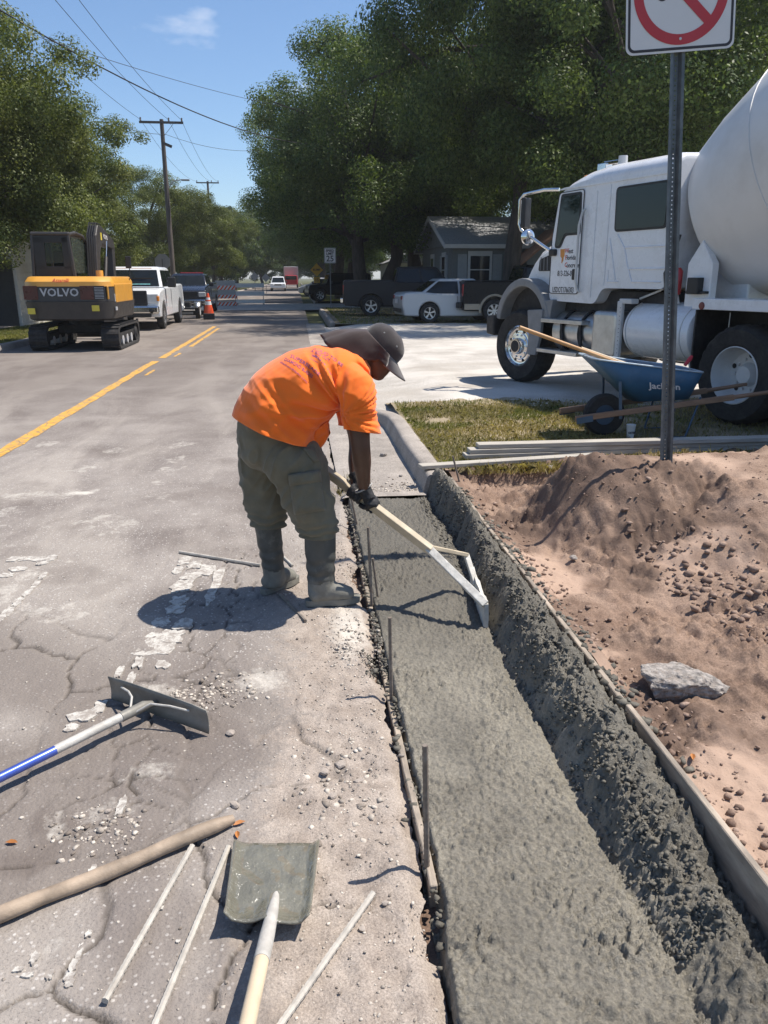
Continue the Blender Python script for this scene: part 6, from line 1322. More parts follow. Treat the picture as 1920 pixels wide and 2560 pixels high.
# cab on the left
cabx0, cabx1 = -1.06, -.02
cabp = [(cabx0+.04, 1.66), (cabx1+.06, 1.66), (cabx1-.03, 2.60), (cabx1-.12, 2.66), (cabx0+.14, 2.66), (cabx0+.06, 2.58)]
for (x0, z0, x1, z1) in ((-1.0, 1.66, -.95, 2.60), (.02, 1.66, -.06, 2.60)): MB().bar((x0, -.75, z0), (x1, -.72, z1), .08, .08, up=(0, 1, 0)).build('cab_pillar', 'volvo_grey', ex0, bevel=.02)
for x in (-.98, -.02): MB().bar((x, .85, 1.60), (x, .70, 2.58), .07, .07, up=(0, 1, 0)).build('cab_pillar', 'volvo_grey', ex0, bevel=.02)
MB().tube([(-.06, -.72, 2.60), (.0, -.3, 2.66), (.02, .3, 2.62), (.0, .75, 2.50), (-.01, .86, 2.0)], .045, 8).build('cab_rail', 'volvo_grey', ex0, smooth=50)
MB().box((-.50, 0, 2.62), (.98, 1.55, .09)).build('cab_roof', 'volvo_grey', ex0, bevel=.04)
MB().box((-.49, -.735, 1.78), (.92, .05, .25)).box((-.49, -.735, 2.50), (.92, .05, .16)).box((-.80, -.735, 2.2), (.28, .05, .7)).box((-.14, -.735, 2.2), (.18, .05, .7)).build('cab_rear_frame', 'trim_black', ex0, bevel=.01)
def thin_glass():
    m, nt, b = newmat('tinted_glass'); b.inputs['Base Color'].default_value = (.35, .42, .38, 1); b.inputs['Roughness'].default_value = .02; b.inputs['Transmission Weight'].default_value = .92; b.inputs['IOR'].default_value = 1.08
thin_glass()
MB().box((-.45, -.742, 2.20), (.42, .01, .46)).build('rear_window', 'tinted_glass', ex0); [MB().box((x, .05, 2.15), (.02, 1.4, .8)).build('side_window', 'tinted_glass', ex0) for x in (-.98, -.015)]
MB().box((-.50, .15, 1.95), (.48, .12, .62)).box((-.50, .40, 1.72), (.5, .5, .14)).build('seat', 'trim_black', ex0, bevel=.04)
# boom, stick
bm_o = ex0
bp = [(.20, 1.55), (.62, 1.55)]
def yz_prism(poly, x0, x1, name, mat, parent, bevel=.01):
    mb = MB(); n = len(poly); a = [Vector((x0, p[0], p[1])) for p in poly]; b = [Vector((x1, p[0], p[1])) for p in poly]
    mb.add(a+b, [tuple(range(n)), tuple(range(2*n-1, n-1, -1))]+[(i, (i+1) % n, (i+1) % n+n, i+n) for i in range(n)]); return mb.build(name, mat, parent, bevel=bevel)
bo = yz_prism([(.35, 1.45), (.62, 1.45), (.98, 2.25), (1.25, 2.48), (2.75, 2.40), (2.80, 2.62), (1.35, 2.92), (.98, 2.92), (.68, 2.66)], .06, .32, 'boom', 'volvo_grey', ex0, .02)
yz_prism([(2.62, 2.70), (2.95, 2.55), (2.62, .60), (2.45, .60)], .08, .30, 'stick', 'volvo_grey', ex0, .02)
for x in (.09, .15, .21, .27): MB().tube([(x, .28, 1.5), (x, .46, 2.2), (x, .60, 2.68), (x, .95, 2.97), (x, 1.4, 2.96)], .016, 6).build('hydraulic_hose', 'black_plastic', bo, smooth=50)
for x in (-.02, .40): MB().tube([(x, .75, 1.35), (x, 1.25, 2.15)], .05, 10).build('boom_cylinder', 'volvo_grey', bo, smooth=50); MB().tube([(x, 1.2, 2.07), (x, 1.5, 2.55)], .028, 10).build('piston_rod', 'chrome', bo, smooth=50)
lettering('VOLVO', .15, 'sign_white', bo, (.322, 1.75, 2.66), (0, 1, -.06), (0, 0, 1), bold=.003); MB().box((.323, 1.22, 2.66), (.006, .14, .18)).build('warning_label', 'decal_yellow', bo)
yz_prism([(2.30, .62), (2.80, .62), (2.85, .15), (2.5, .08), (2.25, .25)], -.15, .52, 'bucket', 'volvo_grey', ex0, .03)
MB().tube([(1.0, .75, 1.45), (1.10, .85, 1.65), (1.10, .85, 2.05)], .014, 8).build('mirror_stem', 'black_plastic', ex0, smooth=50); MB().box((1.08, .85, 2.02), (.16, .04, .30)).build('mirror', 'black_plastic', ex0, bevel=.02)
# undercarriage
MB().lathe([(0, .52), (.45, .52), (.45, .70), (0, .70)], 28, (0, 0, 0), 'z').build('slew_ring', 'chassis', ex0, smooth=40); MB().box((0, 0, .45), (1.3, .8, .22)).build('undercarriage', 'chassis', ex0, bevel=.03)
for s in (1, -1):
    xc = s*.90; tk = empty('track_frame_tmp', (0, 0, 0)); bpy.data.objects.remove(tk)
    pts = []; rt = .27; y0, y1 = -1.12, 1.12
    for k in range(13): a = R_(90+180*k/12); pts.append((y0+rt*math.cos(a), rt+.02+rt*math.sin(a)))
    for k in range(13): a = R_(-90+180*k/12); pts.append((y1+rt*math.cos(a), rt+.02+rt*math.sin(a)))
    mb = MB(); n = len(pts); inn = [(y*.93, .29+(z-.29)*.84) for y, z in pts]
    rings = [[Vector((xc-.225, y, z)) for y, z in pts], [Vector((xc+.225, y, z)) for y, z in pts], [Vector((xc+.225, y, z)) for y, z in inn], [Vector((xc-.225, y, z)) for y, z in inn]]
    mb.loft(rings, True, False, True); trk = mb.build('track', 'track_rubber', ex0)
    # pads
    P = [Vector((0, y, z)) for y, z in pts]; L = [0]
    for i in range(n): L.append(L[-1]+(P[(i+1) % n]-P[i]).length)
    tot = L[-1]; npad = 40; pad = None
    for k in range(npad):
        d = tot*k/npad; i = max(j for j in range(n) if L[j] <= d); p = P[i].lerp(P[(i+1) % n], (d-L[i])/max(1e-6, L[i+1]-L[i])); tg = (P[(i+1) % n]-P[i]).normalized(); nr = Vector((0, tg.z, -tg.y)); cz = Vector((0, max(y0, min(y1, p.y)), rt+.02)); nr = nr if nr.dot(p-cz) > 0 else -nr
        mb = MB(); mb.bar(p+Vector((xc-.22, 0, 0))+nr*.010, p+Vector((xc+.22, 0, 0))+nr*.010, .06, .035, up=nr); mb.build('track_pad', 'track_rubber', trk)
    MB().box((xc, 0, .30), (.30, 2.1, .18)).build('track_frame', 'chassis', ex0, bevel=.03)
    for y in (-1.12, 1.12): MB().lathe([(0, s*.20), (.10, s*.20), (.13, s*.17), (.20, s*.17), (.20, -s*.17), (0, -s*.17)], 20, (xc, y, .29), 'x').build('sprocket', 'chassis', ex0, smooth=30)
    for y in (-.55, 0, .55): MB().lathe([(0, s*.16), (.11, s*.16), (.11, -s*.16), (0, -s*.16)], 16, (xc, y, .19), 'x').build('roller', 'decal_grey', ex0, smooth=30)
MB().box((0, 1.75, .32), (2.1, .10, .42)).build('dozer_blade', 'volvo_grey', ex0, bevel=.02); MB().box((0, 1.35, .35), (.8, .8, .10)).build('blade_arm', 'chassis', ex0, bevel=.02)
MB().box((1.03, 1.66, .42), (.05, .12, .34)).build('blade_edge', 'volvo_grey', ex0)

ex0.scale = (.90, 1, 1)
# ================================================================ TREES
def leafmat(name, c0, c1, tr=.35):
    m, nt, b = newmat(name); g = nt.nodes.new('ShaderNodeNewGeometry'); t = nt.nodes.new('ShaderNodeTexCoord')
    c = _ramp(nt, g.outputs['Random Per Island'], 0.05, 0.95, c0, c1); cl = _ramp(nt, _noise(nt, t.outputs['Object'], .55, 3, .5), .35, .65, (.72, .78, .70), (1.2, 1.12, .95)); c = _mix(nt, 1.0, c, cl, 'MULTIPLY')
    nt.links.new(c, b.inputs['Base Color']); b.inputs['Roughness'].default_value = .5; b.inputs['Specular IOR Level'].default_value = .22
    tl = nt.nodes.new('ShaderNodeBsdfTranslucent'); nt.links.new(_mix(nt, 1.0, c, (1.25, 1.3, .55), 'MULTIPLY'), tl.inputs[0]); ms = nt.nodes.new('ShaderNodeMixShader'); ms.inputs[0].default_value = tr
    out = nt.nodes['Material Output']; nt.links.new(b.outputs[0], ms.inputs[1]); nt.links.new(tl.outputs[0], ms.inputs[2]); nt.links.new(ms.outputs[0], out.inputs[0])
leafmat('oak_leaf', (0.050, 0.088, 0.030), (0.150, 0.205, 0.075)); leafmat('laurel_leaf', (0.070, 0.095, 0.032), (0.185, 0.215, 0.085)); leafmat('far_leaf', (0.045, 0.075, 0.028), (0.105, 0.145, 0.060))
pm('bark', (0.075, 0.062, 0.052), .95, var=.35, scale=7, bump=.02, bscale=18, stretch=(1, 1, .3)); pm('pole_wood', (0.115, 0.098, 0.085), .9, var=.25, scale=4, bump=.005, bscale=25, stretch=(2, 2, .2))
def leaves(centers, radii, n, size, seed, squash=.75):
    rg = np.random.default_rng(seed); w = radii**2; k = rg.choice(len(centers), n, p=w/w.sum()); d = rg.normal(size=(n, 3)); d /= np.linalg.norm(d, axis=1)[:, None]
    r = radii[k]*(rg.random(n)**.45); off = d*r[:, None]; off[:, 2] *= squash; p = centers[k]+off
    nr = d*1.3+rg.normal(size=(n, 3))*.7+np.array([0, 0, .45]); nr /= np.linalg.norm(nr, axis=1)[:, None]
    a = np.cross(nr, rg.normal(size=(n, 3))); a /= np.linalg.norm(a, axis=1)[:, None]; b = np.cross(nr, a); s = size*rg.uniform(.6, 1.35, n)[:, None]
    q = np.stack([p-a*s*.5, p-b*s*.28+nr*s*.06, p+a*s*.5, p+b*s*.28+nr*s*.06], 1); return q.reshape(-1, 3), np.arange(4*n).reshape(n, 4)
def crown_clumps(H, R, z0, n, seed, lean=(0, 0), low=.0):
    rg = np.random.default_rng(seed); C = []; rad = []
    zc = (H+z0)/2; hz = (H-z0)/2
    while len(C) < n:
        d = rg.normal(size=3); d /= np.linalg.norm(d); r = rg.uniform(.35, 1.0)**.6
        lump = .86+.20*math.sin(d[0]*3.1+seed)*math.cos(d[1]*2.7+seed*2)+.12*math.sin(d[2]*6+seed)
        p = np.array([d[0]*R*r*lump, d[1]*R*r*lump, zc+d[2]*hz*r*(lump if d[2] > 0 else 1)])
        cr = rg.uniform(.12, .24)*R*(1.15-.45*r); C.append(p); rad.append(cr)
    C = np.array(C); C[:, 0] += lean[0]*(C[:, 2]/H); C[:, 1] += lean[1]*(C[:, 2]/H); return C, np.array(rad)
def make_tree(name, label, loc, H, R, z0, n, leaf, seed, mat, trunk_r, nclump=95, limbs=16, group=None, rz=0.0, trunks=1):
    C, rad = crown_clumps(H, R, z0, nclump, seed); e = empty(name, loc, rz, label, 'tree', group)
    co, f = leaves(C, rad, n, leaf, seed+1); mkobj('crown', soup('crown', co, f), mat, e)
    r = random.Random(seed); mb = MB(); split = z0*.75+.8
    for t_ in range(trunks):
        ox = (t_-(trunks-1)/2)*trunk_r*3; path = [Vector((ox, 0, -.3)), Vector((ox*1.1, 0, .3)), Vector((ox*1.3+r.uniform(-.1, .1), r.uniform(-.1, .1), split*.5)), Vector((ox*1.8+r.uniform(-.2, .2), r.uniform(-.2, .2), split)), Vector((ox*2.2+r.uniform(-.6, .6), r.uniform(-.6, .6), (H+split)*.5)), Vector((ox*2+r.uniform(-1, 1), r.uniform(-1, 1), H*.86))]
        mb.tube(path, [trunk_r*1.45, trunk_r*1.1, trunk_r, trunk_r*.88, trunk_r*.5, trunk_r*.12], 10)
        for k in range(limbs):
            tgt = Vector(C[r.randrange(len(C))]); s = path[3].lerp(path[4], r.random()*.8); m = s.lerp(tgt, .5)+Vector((r.uniform(-.4, .4), r.uniform(-.4, .4), .4)); rr_ = trunk_r*r.uniform(.22, .42); mb.tube([s, m, tgt], [rr_, rr_*.6, rr_*.18], 7)
    mb.build('trunk', 'bark', e, smooth=50); return e
def tree_copy(src, label, loc, rz, sc, group=None):
    c = copy_tree(src); c.location = loc; c.rotation_euler = (0, 0, rz); c.scale = sc; tag(c, label, 'tree', group); return c
gR_, gL_ = 'oaks on the right of the street', 'trees along the left kerb'
oakA = make_tree('oak_tree', 'big dark oak with forked trunk behind the parked pickups', (4.6, 47.5, .1), 15.2, 9.4, 2.4, 200000, .135, 11, 'oak_leaf', .42, 165, 20, gR_, trunks=2)
oakB = make_tree('oak_tree', 'nearest oak rising behind the mixer truck', (11.5, 27.5, .1), 15.5, 8.2, 3.6, 190000, .125, 23, 'oak_leaf', .40, 170, 22, gR_)
tree_copy(oakB, 'oak over the street beyond the speed limit sign', (3.2, 60.0, .1), 1.9, (.90, .90, .88), gR_); tree_copy(oakA, 'oak standing left of the grey house roof', (8.2, 50.0, .1), 2.4, (.95, .95, 1.08), gR_)
tree_copy(oakA, 'oak far down the right side of the street', (5.0, 82.0, .1), 4.0, (1, 1, .92), gR_); tree_copy(oakB, 'tall oak behind the grey house', (17.5, 49.0, .1), 3.3, (1, 1, .95), gR_); tree_copy(oakB, 'oak at the right edge behind the drum', (20.5, 33.0, .1), .7, (1.0, 1.0, 1.0), gR_)
tree_copy(oakB, 'tall oak shading the parked cars left of the truck mirror', (9.2, 34.0, .1), 1.1, (.92, .92, 1.28), gR_); tree_copy(oakB, 'oak behind the near oak on the right', (14.5, 40.0, .1), 5.1, (1, 1, 1), gR_); tree_copy(oakA, 'farthest oak on the right side', (4.5, 112.0, .1), .6, (1.1, 1.1, .95), gR_); tree_copy(oakA, 'oak behind the off-roader', (10.0, 66.0, .1), 5.2, (1, 1, 1), gR_)
lauA = make_tree('laurel_tree', 'bushy pale green tree at the left edge behind the excavator', (-10.0, 24.2, .1), 10.0, 4.5, 1.7, 135000, .082, 31, 'laurel_leaf', .20, 160, 16, gL_)
lauB = make_tree('laurel_tree', 'bushy tree above the white pickup', (-9.9, 31.0, .1), 8.0, 4.3, 1.5, 110000, .095, 37, 'laurel_leaf', .18, 150, 14, gL_)
tree_copy(lauA, 'tree left of the utility pole', (-11.9, 39.0, .1), 2.1, (1.1, 1.1, 1.02), gL_); tree_copy(lauB, 'small bushy tree under the utility pole', (-11.4, 47.5, .1), 1.1, (.9, .9, .85), gL_)
tree_copy(lauA, 'tree beyond the cross street on the left', (-9.6, 58.0, .1), 4.4, (1.05, 1.05, .92), gL_); tree_copy(lauB, 'left tree halfway down the far street', (-8.6, 72.0, .1), 3.0, (1.1, 1.1, 1.05), gL_); tree_copy(lauA, 'left tree far down the street', (-8.8, 90.0, .1), 5.0, (1.15, 1.15, .95), gL_)
tree_copy(lauB, 'bushy tree between the first two on the left', (-9.7, 27.3, .1), 2.7, (1.0, 1.0, 1.05), gL_); tree_copy(lauA, 'bushy tree behind the dark pickup', (-10.9, 35.0, .1), .9, (1.0, 1.0, .92), gL_); tree_copy(lauA, 'tall tree at the upper left corner behind the bushy one', (-12.6, 27.5, .1), 3.4, (1.15, 1.15, 1.32), gL_); tree_copy(lauB, 'tree behind the left pavement', (-14.5, 34.0, .1), .4, (1.2, 1.2, 1.15), gL_)
farT = make_tree('far_tree', 'hazy tree at the end of the street', (-10.5, 118.0, .1), 12.0, 7.5, 1.0, 60000, .25, 41, 'far_leaf', .3, 120, 8, 'trees closing the end of the street')
for k, (x, y, s, lab) in enumerate([(10, 138, 1.0, 'hazy tree right of the street end'), (-6.5, 158, 1.0, 'hazy tree left of the box truck'), (5, 172, 1.05, 'hazy tree behind the box truck'), (-20, 135, 1.0, 'pale tree far behind the left row'), (22, 110, 1.0, 'pale tree far behind the right row'), (-30, 100, 1.05, 'tree mass beyond the left lawns'), (-22, 72, .9, 'tree behind the left lawns'), (34, 85, 1.1, 'tree mass beyond the right lawns'), (28, 60, 1.0, 'tree behind the grey house on the right'), (-24, 48, .85, 'tree far left behind the pavement'), (40, 50, 1.1, 'tree far right behind the truck'), (-2, 205, 1.2, 'tree closing the street'), (-9.5, 132, 1.15, 'large hazy tree leaning over the far street from the left'), (6.5, 124, 1.1, 'large hazy tree leaning over the far street from the right'), (0, 240, 1.3, 'last tree at the very end of the street'), (16, 210, 1.2, 'tree in the far distance right'), (-22, 200, 1.2, 'tree in the far distance left')]):
    tree_copy(farT, lab, (x, y, .1), k*1.3, (s, s, s*.9), 'trees closing the end of the street')
# ================================================================ HOUSES
pm('siding', (0.16, 0.175, 0.175), .75, var=.1, scale=3); pm('trim_white', (0.50, 0.50, 0.49), .6, var=.06); pm('shutter', (0.30, 0.32, 0.33), .7, var=.08); pm('shingle_grey', (0.26, 0.265, 0.27), .9, var=.25, scale=14, bump=.01, bscale=12, dirt=(.14, .14, .14), dirtamt=.4); pm('shingle_brown', (0.30, 0.17, 0.115), .9, var=.25, scale=14, bump=.01, bscale=12); glassmat('house_glass', (.02, .025, .03), .06)
pm('stucco_white', (.55, .54, .50), .85, var=.08)
hc = D(977, 600, 38.0); hx, hy = hc.x, 38.0; ez = D(977, 528, 38.0).z; rz_ = D(1010, 474, 42.5).z; W_h, D_h = 9.5, 9.0
ho = empty('grey_house', (hx, hy, .1), 0, 'grey clapboard house with white shutters behind the parked cars', 'house')
def wall_panel(poly, o, ex, ey, th, name, mat, parent, **k): return MB().prism(poly, o, ex, ey, th).build(name, mat, parent, **k)
zt = ez-.1
MB().box((W_h/2, D_h/2, zt/2), (W_h, D_h, zt)).build('wall', 'siding', ho)
for k in range(int(zt/.20)): MB().box((W_h/2, D_h/2, .1+k*.20), (W_h+.03, D_h+.03, .016)).build('clapboard', 'siding', ho)
rh = rz_-.1-zt
gw = wall_panel([(0, 0), (D_h, 0), (D_h/2, rh)], (0, 0, zt), (0, 1, 0), (0, 0, 1), -.1, 'gable_wall', 'siding', ho)
ov = .45; k_ = rh/(D_h/2); pr = MB()
for s in (0, 1):
    y0 = -ov if s == 0 else D_h+ov; z0_ = zt-k_*ov
    pr = MB(); a = Vector((-ov, y0, z0_)); b = Vector((W_h+ov, y0, z0_)); c = Vector((W_h+ov, D_h/2, zt+rh)); d = Vector((-ov, D_h/2, zt+rh)); u = Vector((0, 0, .14)); pr.add([a, b, c, d, a+u, b+u, c+u, d+u], [(0, 1, 2, 3), (4, 5, 6, 7), (0, 1, 5, 4), (1, 2, 6, 5), (2, 3, 7, 6), (3, 0, 4, 7)]); rf = pr.build('roof', 'shingle_grey', ho)
    MB().bar((-ov-.02, y0, z0_+.05), (W_h+ov, y0, z0_+.05), .04, .18).build('fascia', 'trim_white', rf); MB().bar((-ov-.02, y0, z0_+.04), (-ov-.02, D_h/2, zt+rh+.04), .05, .20).build('bargeboard', 'trim_white', rf)
def hwin(o, ex, w, h, parent, shut=True):
    o = Vector(o); ex = Vector(ex); up = Vector((0, 0, 1)); nn = ex.cross(up)
    f = MB().prism([(-w/2-.12, -.12), (w/2+.12, -.12), (w/2+.12, h+.22), (-w/2-.12, h+.22)], o, ex, up, .05).build('window', 'trim_white', parent)
    for v0, v1 in ((0, .48), (.52, 1)): MB().prism([(-w/2, h*v0), (w/2, h*v0), (w/2, h*v1), (-w/2, h*v1)], o+nn*.052, ex, up, .006).build('pane', 'house_glass', f)
    if shut:
        for s in (-1, 1):
            q = o+ex*(s*(w/2+.38)); sh = MB().prism([(-.22, -.08), (.22, -.08), (.22, h+.08), (-.22, h+.08)], q, ex, up, .045).build('shutter', 'shutter', f)
            for z in (.05, h*.52): MB().prism([(-.16, z), (.16, z), (.16, z+h*.40), (-.16, z+h*.40)], q+nn*.046, ex, up, .008).build('shutter_panel', 'shutter', sh) if 0 else None
wc = D(1035, 610, 38.0); wz0 = D(1035, 612, 38).z-.1; wz1 = D(1035, 553, 38).z-.1
hwin((wc.x-hx, -.0, wz0), (1, 0, 0), .92, wz1-wz0, ho); hwin((wc.x-hx+4.2, -.0, wz0), (1, 0, 0), .92, wz1-wz0, ho)
hwin((0, 2.2, wz0), (0, -1, 0), .8, wz1-wz0, ho); hwin((0, 5.6, wz0), (0, -1, 0), .8, wz1-wz0, ho, False)
# small front gable with brown shingles
gx0, gx1, gy = 3.0, 6.2, -2.0; gz = zt-.75; gh = 1.35
po_ = MB().box(((gx0+gx1)/2, gy/2, gz/2), (gx1-gx0, -gy, gz)).build('porch', 'siding', ho)
for s in (0, 1):
    xa = gx0-.3 if s == 0 else gx1+.3; xm = (gx0+gx1)/2; za = gz-.2; a, b, c, d = Vector((xa, gy-.3, za)), Vector((xm, gy-.3, gz+gh)), Vector((xm, .6, gz+gh)), Vector((xa, .6, za)); u = Vector((0, 0, .1)); MB().add([a, b, c, d, a+u, b+u, c+u, d+u], [(0, 1, 2, 3), (4, 5, 6, 7), (0, 1, 5, 4), (1, 2, 6, 5), (2, 3, 7, 6), (3, 0, 4, 7)]).build('porch_roof', 'shingle_brown', po_)
wall_panel([(gx0, gz), (gx1, gz), ((gx0+gx1)/2, gz+gh)], (0, gy, 0), (1, 0, 0), (0, 0, 1), -.08, 'porch_gable', 'siding', po_)
MB().box((6.8, 3.2, rz_-.35-.1), (1.9, .12, .10)).build('skylight', 'trim_black', ho)
# pale bungalow further along on the right
h2 = empty('pale_bungalow', (8.5, 74, .1), 0, 'pale bungalow with a low roof far along the right side', 'house'); MB().box((3.5, 4, 1.4), (7, 8, 2.8)).build('wall', 'stucco_white', h2)
MB().prism([(-.5, 2.8), (7.5, 2.8), (3.5, 4.4)], (0, -.4, 0), (1, 0, 0), (0, 0, 1), -8.8).build('roof', 'shingle_grey', h2); hwin((1.8, 0, .9), (1, 0, 0), 1.0, 1.3, h2); hwin((5.0, 0, .9), (1, 0, 0), 1.0, 1.3, h2)
# left house with siding, only its near corner in view
hl_ = D(26, 520, 27.0); h3 = empty('white_house', (hl_.x-7.0, 27.0, .1), 0, 'shaded white clapboard house at the left edge behind the tree trunk', 'house')
MB().box((3.5, 3.5, 1.45), (7, 7, 2.9)).build('wall', 'stucco_white', h3)
for k in range(13): MB().box((3.5, 3.5, .15+k*.22), (7.03, 7.03, .02)).build('clapboard', 'stucco_white', h3)
MB().prism([(-.6, 2.9), (7.6, 2.9), (3.5, 4.6)], (0, -.5, 0), (1, 0, 0), (0, 0, 1), -8.0).build('roof', 'shingle_grey', h3); hwin((5.2, 0, .7), (1, 0, 0), 1.1, 1.4, h3, False); d3 = MB().box((6.45, -.03, 1.05), (.9, .06, 2.1)).build('door', 'trim_black', h3)
h4 = empty('far_cottage', (-18, 60, .1), 0, 'low cottage with pale walls beyond the left lawns', 'house'); MB().box((4, 3, 1.4), (8, 6, 2.8)).build('wall', 'stucco_white', h4); MB().prism([(-.5, 2.8), (8.5, 2.8), (4, 4.6)], (0, -.4, 0), (1, 0, 0), (0, 0, 1), -6.8).build('roof', 'shingle_grey', h4); hwin((2, 0, .9), (1, 0, 0), 1.0, 1.3, h4); hwin((6, 0, .9), (1, 0, 0), 1.0, 1.3, h4)
# ================================================================ POLES AND WIRES
pm('insulator', (.10, .09, .09), .3, var=.2); pm('wire', (.02, .02, .022), .6, var=.1); pm('lamp_grey', (.32, .33, .34), .5, metal=.4)
def upole(loc, H, arm, label, rot=0.0, group='utility poles on the left', low=True):
    e = empty('utility_pole', loc, rot, label, 'pole', group); MB().tube([(0, 0, -.5), (0, 0, H*.5), (0, 0, H)], [.17, .14, .11], 12).build('shaft', 'pole_wood', e, smooth=50)
    if arm:
        a = MB().box((0, -.14, H-.18), (arm, .10, .12)).build('crossarm', 'pole_wood', e)
        for s in (-1, 1): MB().bar((s*.05, -.16, H-.95), (s*arm*.28, -.16, H-.22), .03, .02).build('arm_brace', 'lamp_grey', e)
        for x in (-arm/2+.08, .42, arm/2-.08): MB().lathe([(0, .20), (.035, .19), (.055, .13), (.03, .11), (.06, .05), (.02, .0)], 10, (x, -.14, H-.12), 'z').build('insulator', 'insulator', a, smooth=40)
        MB().bar((0, -.16, H-1.25), (.5, -.18, H-1.45), .06, .16).build('fuse_bracket', 'pole_wood', e)
    return e
up = D(349, 262, 50.0); UP1 = upole((up.x, 50.0, .1), up.z, 2.45, 'wooden utility pole with crossarm rising above the parked trucks')
up2 = D(455, 400, 92.0); upole((up2.x-.3, 92.0, .1), up2.z+.3, 2.4, 'second utility pole farther down the left side')
zl = D(390, 388, 50).z-.1; xl = D(404, 388, 50).x-up.x
MB().tube([(.08, 0, zl-.5), (xl*.35, 0, zl-.08), (xl*.75, 0, zl)], .03, 8).build('lamp_arm', 'lamp_grey', UP1, smooth=50); MB().box((xl*.92, 0, zl-.02), (xl*.40, .16, .10)).build('lamp_head', 'lamp_grey', UP1, bevel=.03)
def wire(a, b, sag, r, label, n=24):
    a = Vector(a); b = Vector(b); mb = MB(); mb.tube([(b-a)*(k/n)-Vector((0, 0, sag*4*(k/n)*(1-k/n))) for k in range(n+1)], r, 5); o = mb.build('overhead_wire', 'wire', None, smooth=50); o.location = a; tag(o, label, 'wire', 'overhead wires')
zc_ = up.z+.05
for k, (x, lab) in enumerate([(-1.14, 'leftmost line running from the crossarm towards us'), (.42, 'middle line running from the crossarm towards us'), (1.14, 'rightmost line running from the crossarm towards us')]): wire((up.x+x, 49.86, zc_), (up.x+x-.25, 4, zc_+.9), .9, .010, lab)
for k, (x, lab) in enumerate([(-1.14, 'left line on to the far pole'), (.42, 'middle line on to the far pole'), (1.14, 'right line on to the far pole')]): wire((up.x+x, 49.86, zc_), (up2.x-.3+x, 91.86, up2.z+.35), .7, .010, lab)
wire(D(-20, 10, 23.0), D(720, 312, 50.0), .9, .022, 'thick black cable crossing over the street into the right oak'); wire(D(60, 72, 24.0), D(800, 250, 55.0), .5, .009, 'thin wire above the thick crossing cable'); wire(D(200, 250, 40), D(357, 290, 50), .2, .012, 'short service wire into the pole from the left'); wire(D(357, 290, 50), D(560, 325, 58), .3, .012, 'service wire from the pole into the right oak')
# ================================================================ SIGNS, CONE, BARRICADES
pm('sign_yellow', (.62, .36, .03), .4, var=.05); pm('sign_back', (.38, .39, .40), .45, metal=.5, var=.08); pm('reflect_orange', (.80, .10, .03), .4, var=.06); pm('reflect_white', (.72, .72, .70), .35, var=.05); pm('cone_base', (.025, .025, .025), .8, var=.2); pm('grey_post', (.20, .21, .21), .6, metal=.4)
ss = D(712, 552, 44.0); e = empty('speed_limit_sign', (ss.x+.02, 44.0, .13), 0, 'white speed limit 25 sign on a thin post', 'sign'); zs = ss.z-.13
MB().box((0, .03, zs/2+.15), (.05, .04, zs+.5)).build('post', 'grey_post', e); pn_ = MB().prism(rrect(.62, .78, .04), (0, -.004, zs), (1, 0, 0), (0, 0, 1), -.006).build('panel', 'sign_white', e)
ring_ = MB(); a = [Vector((p[0], -.0065, zs+p[1])) for p in rrect(.59, .75, .035)]; b = [Vector((p[0], -.0065, zs+p[1])) for p in rrect(.555, .715, .03)]; n = len(a); ring_.add(a+b, [(i, (i+1) % n, (i+1) % n+n, i+n) for i in range(n)]).build('border', 'sign_black', pn_)
for t, z, s, sx in (('SPEED', .24, .17, .95), ('LIMIT', .09, .17, 1.0), ('25', -.17, .42, 1.0)): lettering(t, s, 'sign_black', pn_, (0, -.008, zs+z), (1, 0, 0), (0, 0, 1), bold=.006, sx=sx)
sb = D(684, 583, 57.0); e = empty('bump_sign', (sb.x, 57.0, .13), 0, 'yellow diamond bump sign with a 15 plate below', 'sign'); zs = sb.z-.13
MB().box((0, .03, zs/2), (.05, .04, zs+.4)).build('post', 'grey_post', e); s_ = .44; pn_ = MB().prism([(0, -s_), (s_, 0), (0, s_), (-s_, 0)], (0, -.004, zs), (1, 0, 0), (0, 0, 1), -.006).build('panel', 'sign_yellow', e); lettering('BUMP', .20, 'sign_black', pn_, (0, -.008, zs), (1, 0, 0), (0, 0, 1), bold=.004)
pl_ = MB().prism(rrect(.42, .40, .03), (0, -.004, zs-.68), (1, 0, 0), (0, 0, 1), -.006).build('speed_plate', 'sign_yellow', e); lettering('15', .26, 'sign_black', pl_, (0, -.008, zs-.68), (1, 0, 0), (0, 0, 1), bold=.004)
so_ = D(351, 566, 41.5); e = empty('stop_sign', (so_.x, 41.5, .13), R_(-8), 'back of an octagonal stop sign above the white pickup', 'sign'); zs = so_.z-.13
MB().box((0, -.03, zs/2), (.05, .04, zs+.3)).build('post', 'grey_post', e); MB().prism([(.41*math.cos(R_(22.5+45*k)), .41*math.sin(R_(22.5+45*k))) for k in range(8)], (0, 0, zs), (1, 0, 0), (0, 0, 1), -.006).build('panel', 'sign_back', e)
for px, py, lab in ((550, 597, 'grey back of the left far diamond sign'), (574, 600, 'grey back of the right far diamond sign')):
    q = D(px, py, 88.0); e = empty('warning_sign', (q.x, 88.0, .13), 0, lab, 'sign', 'diamond sign backs far down the street'); zs = q.z-.13; MB().box((0, .03, zs/2), (.05, .04, zs+.4)).build('post', 'grey_post', e); MB().prism([(0, -.45), (.45, 0), (0, .45), (-.45, 0)], (0, -.004, zs), (1, 0, 0), (0, 0, 1), -.006).build('panel', 'sign_back', e)
co_ = G(452, 690); e = empty('traffic_cone', (co_.x, co_.y, 0), .1, 'orange traffic cone with white bands on a tall black base', 'cone')
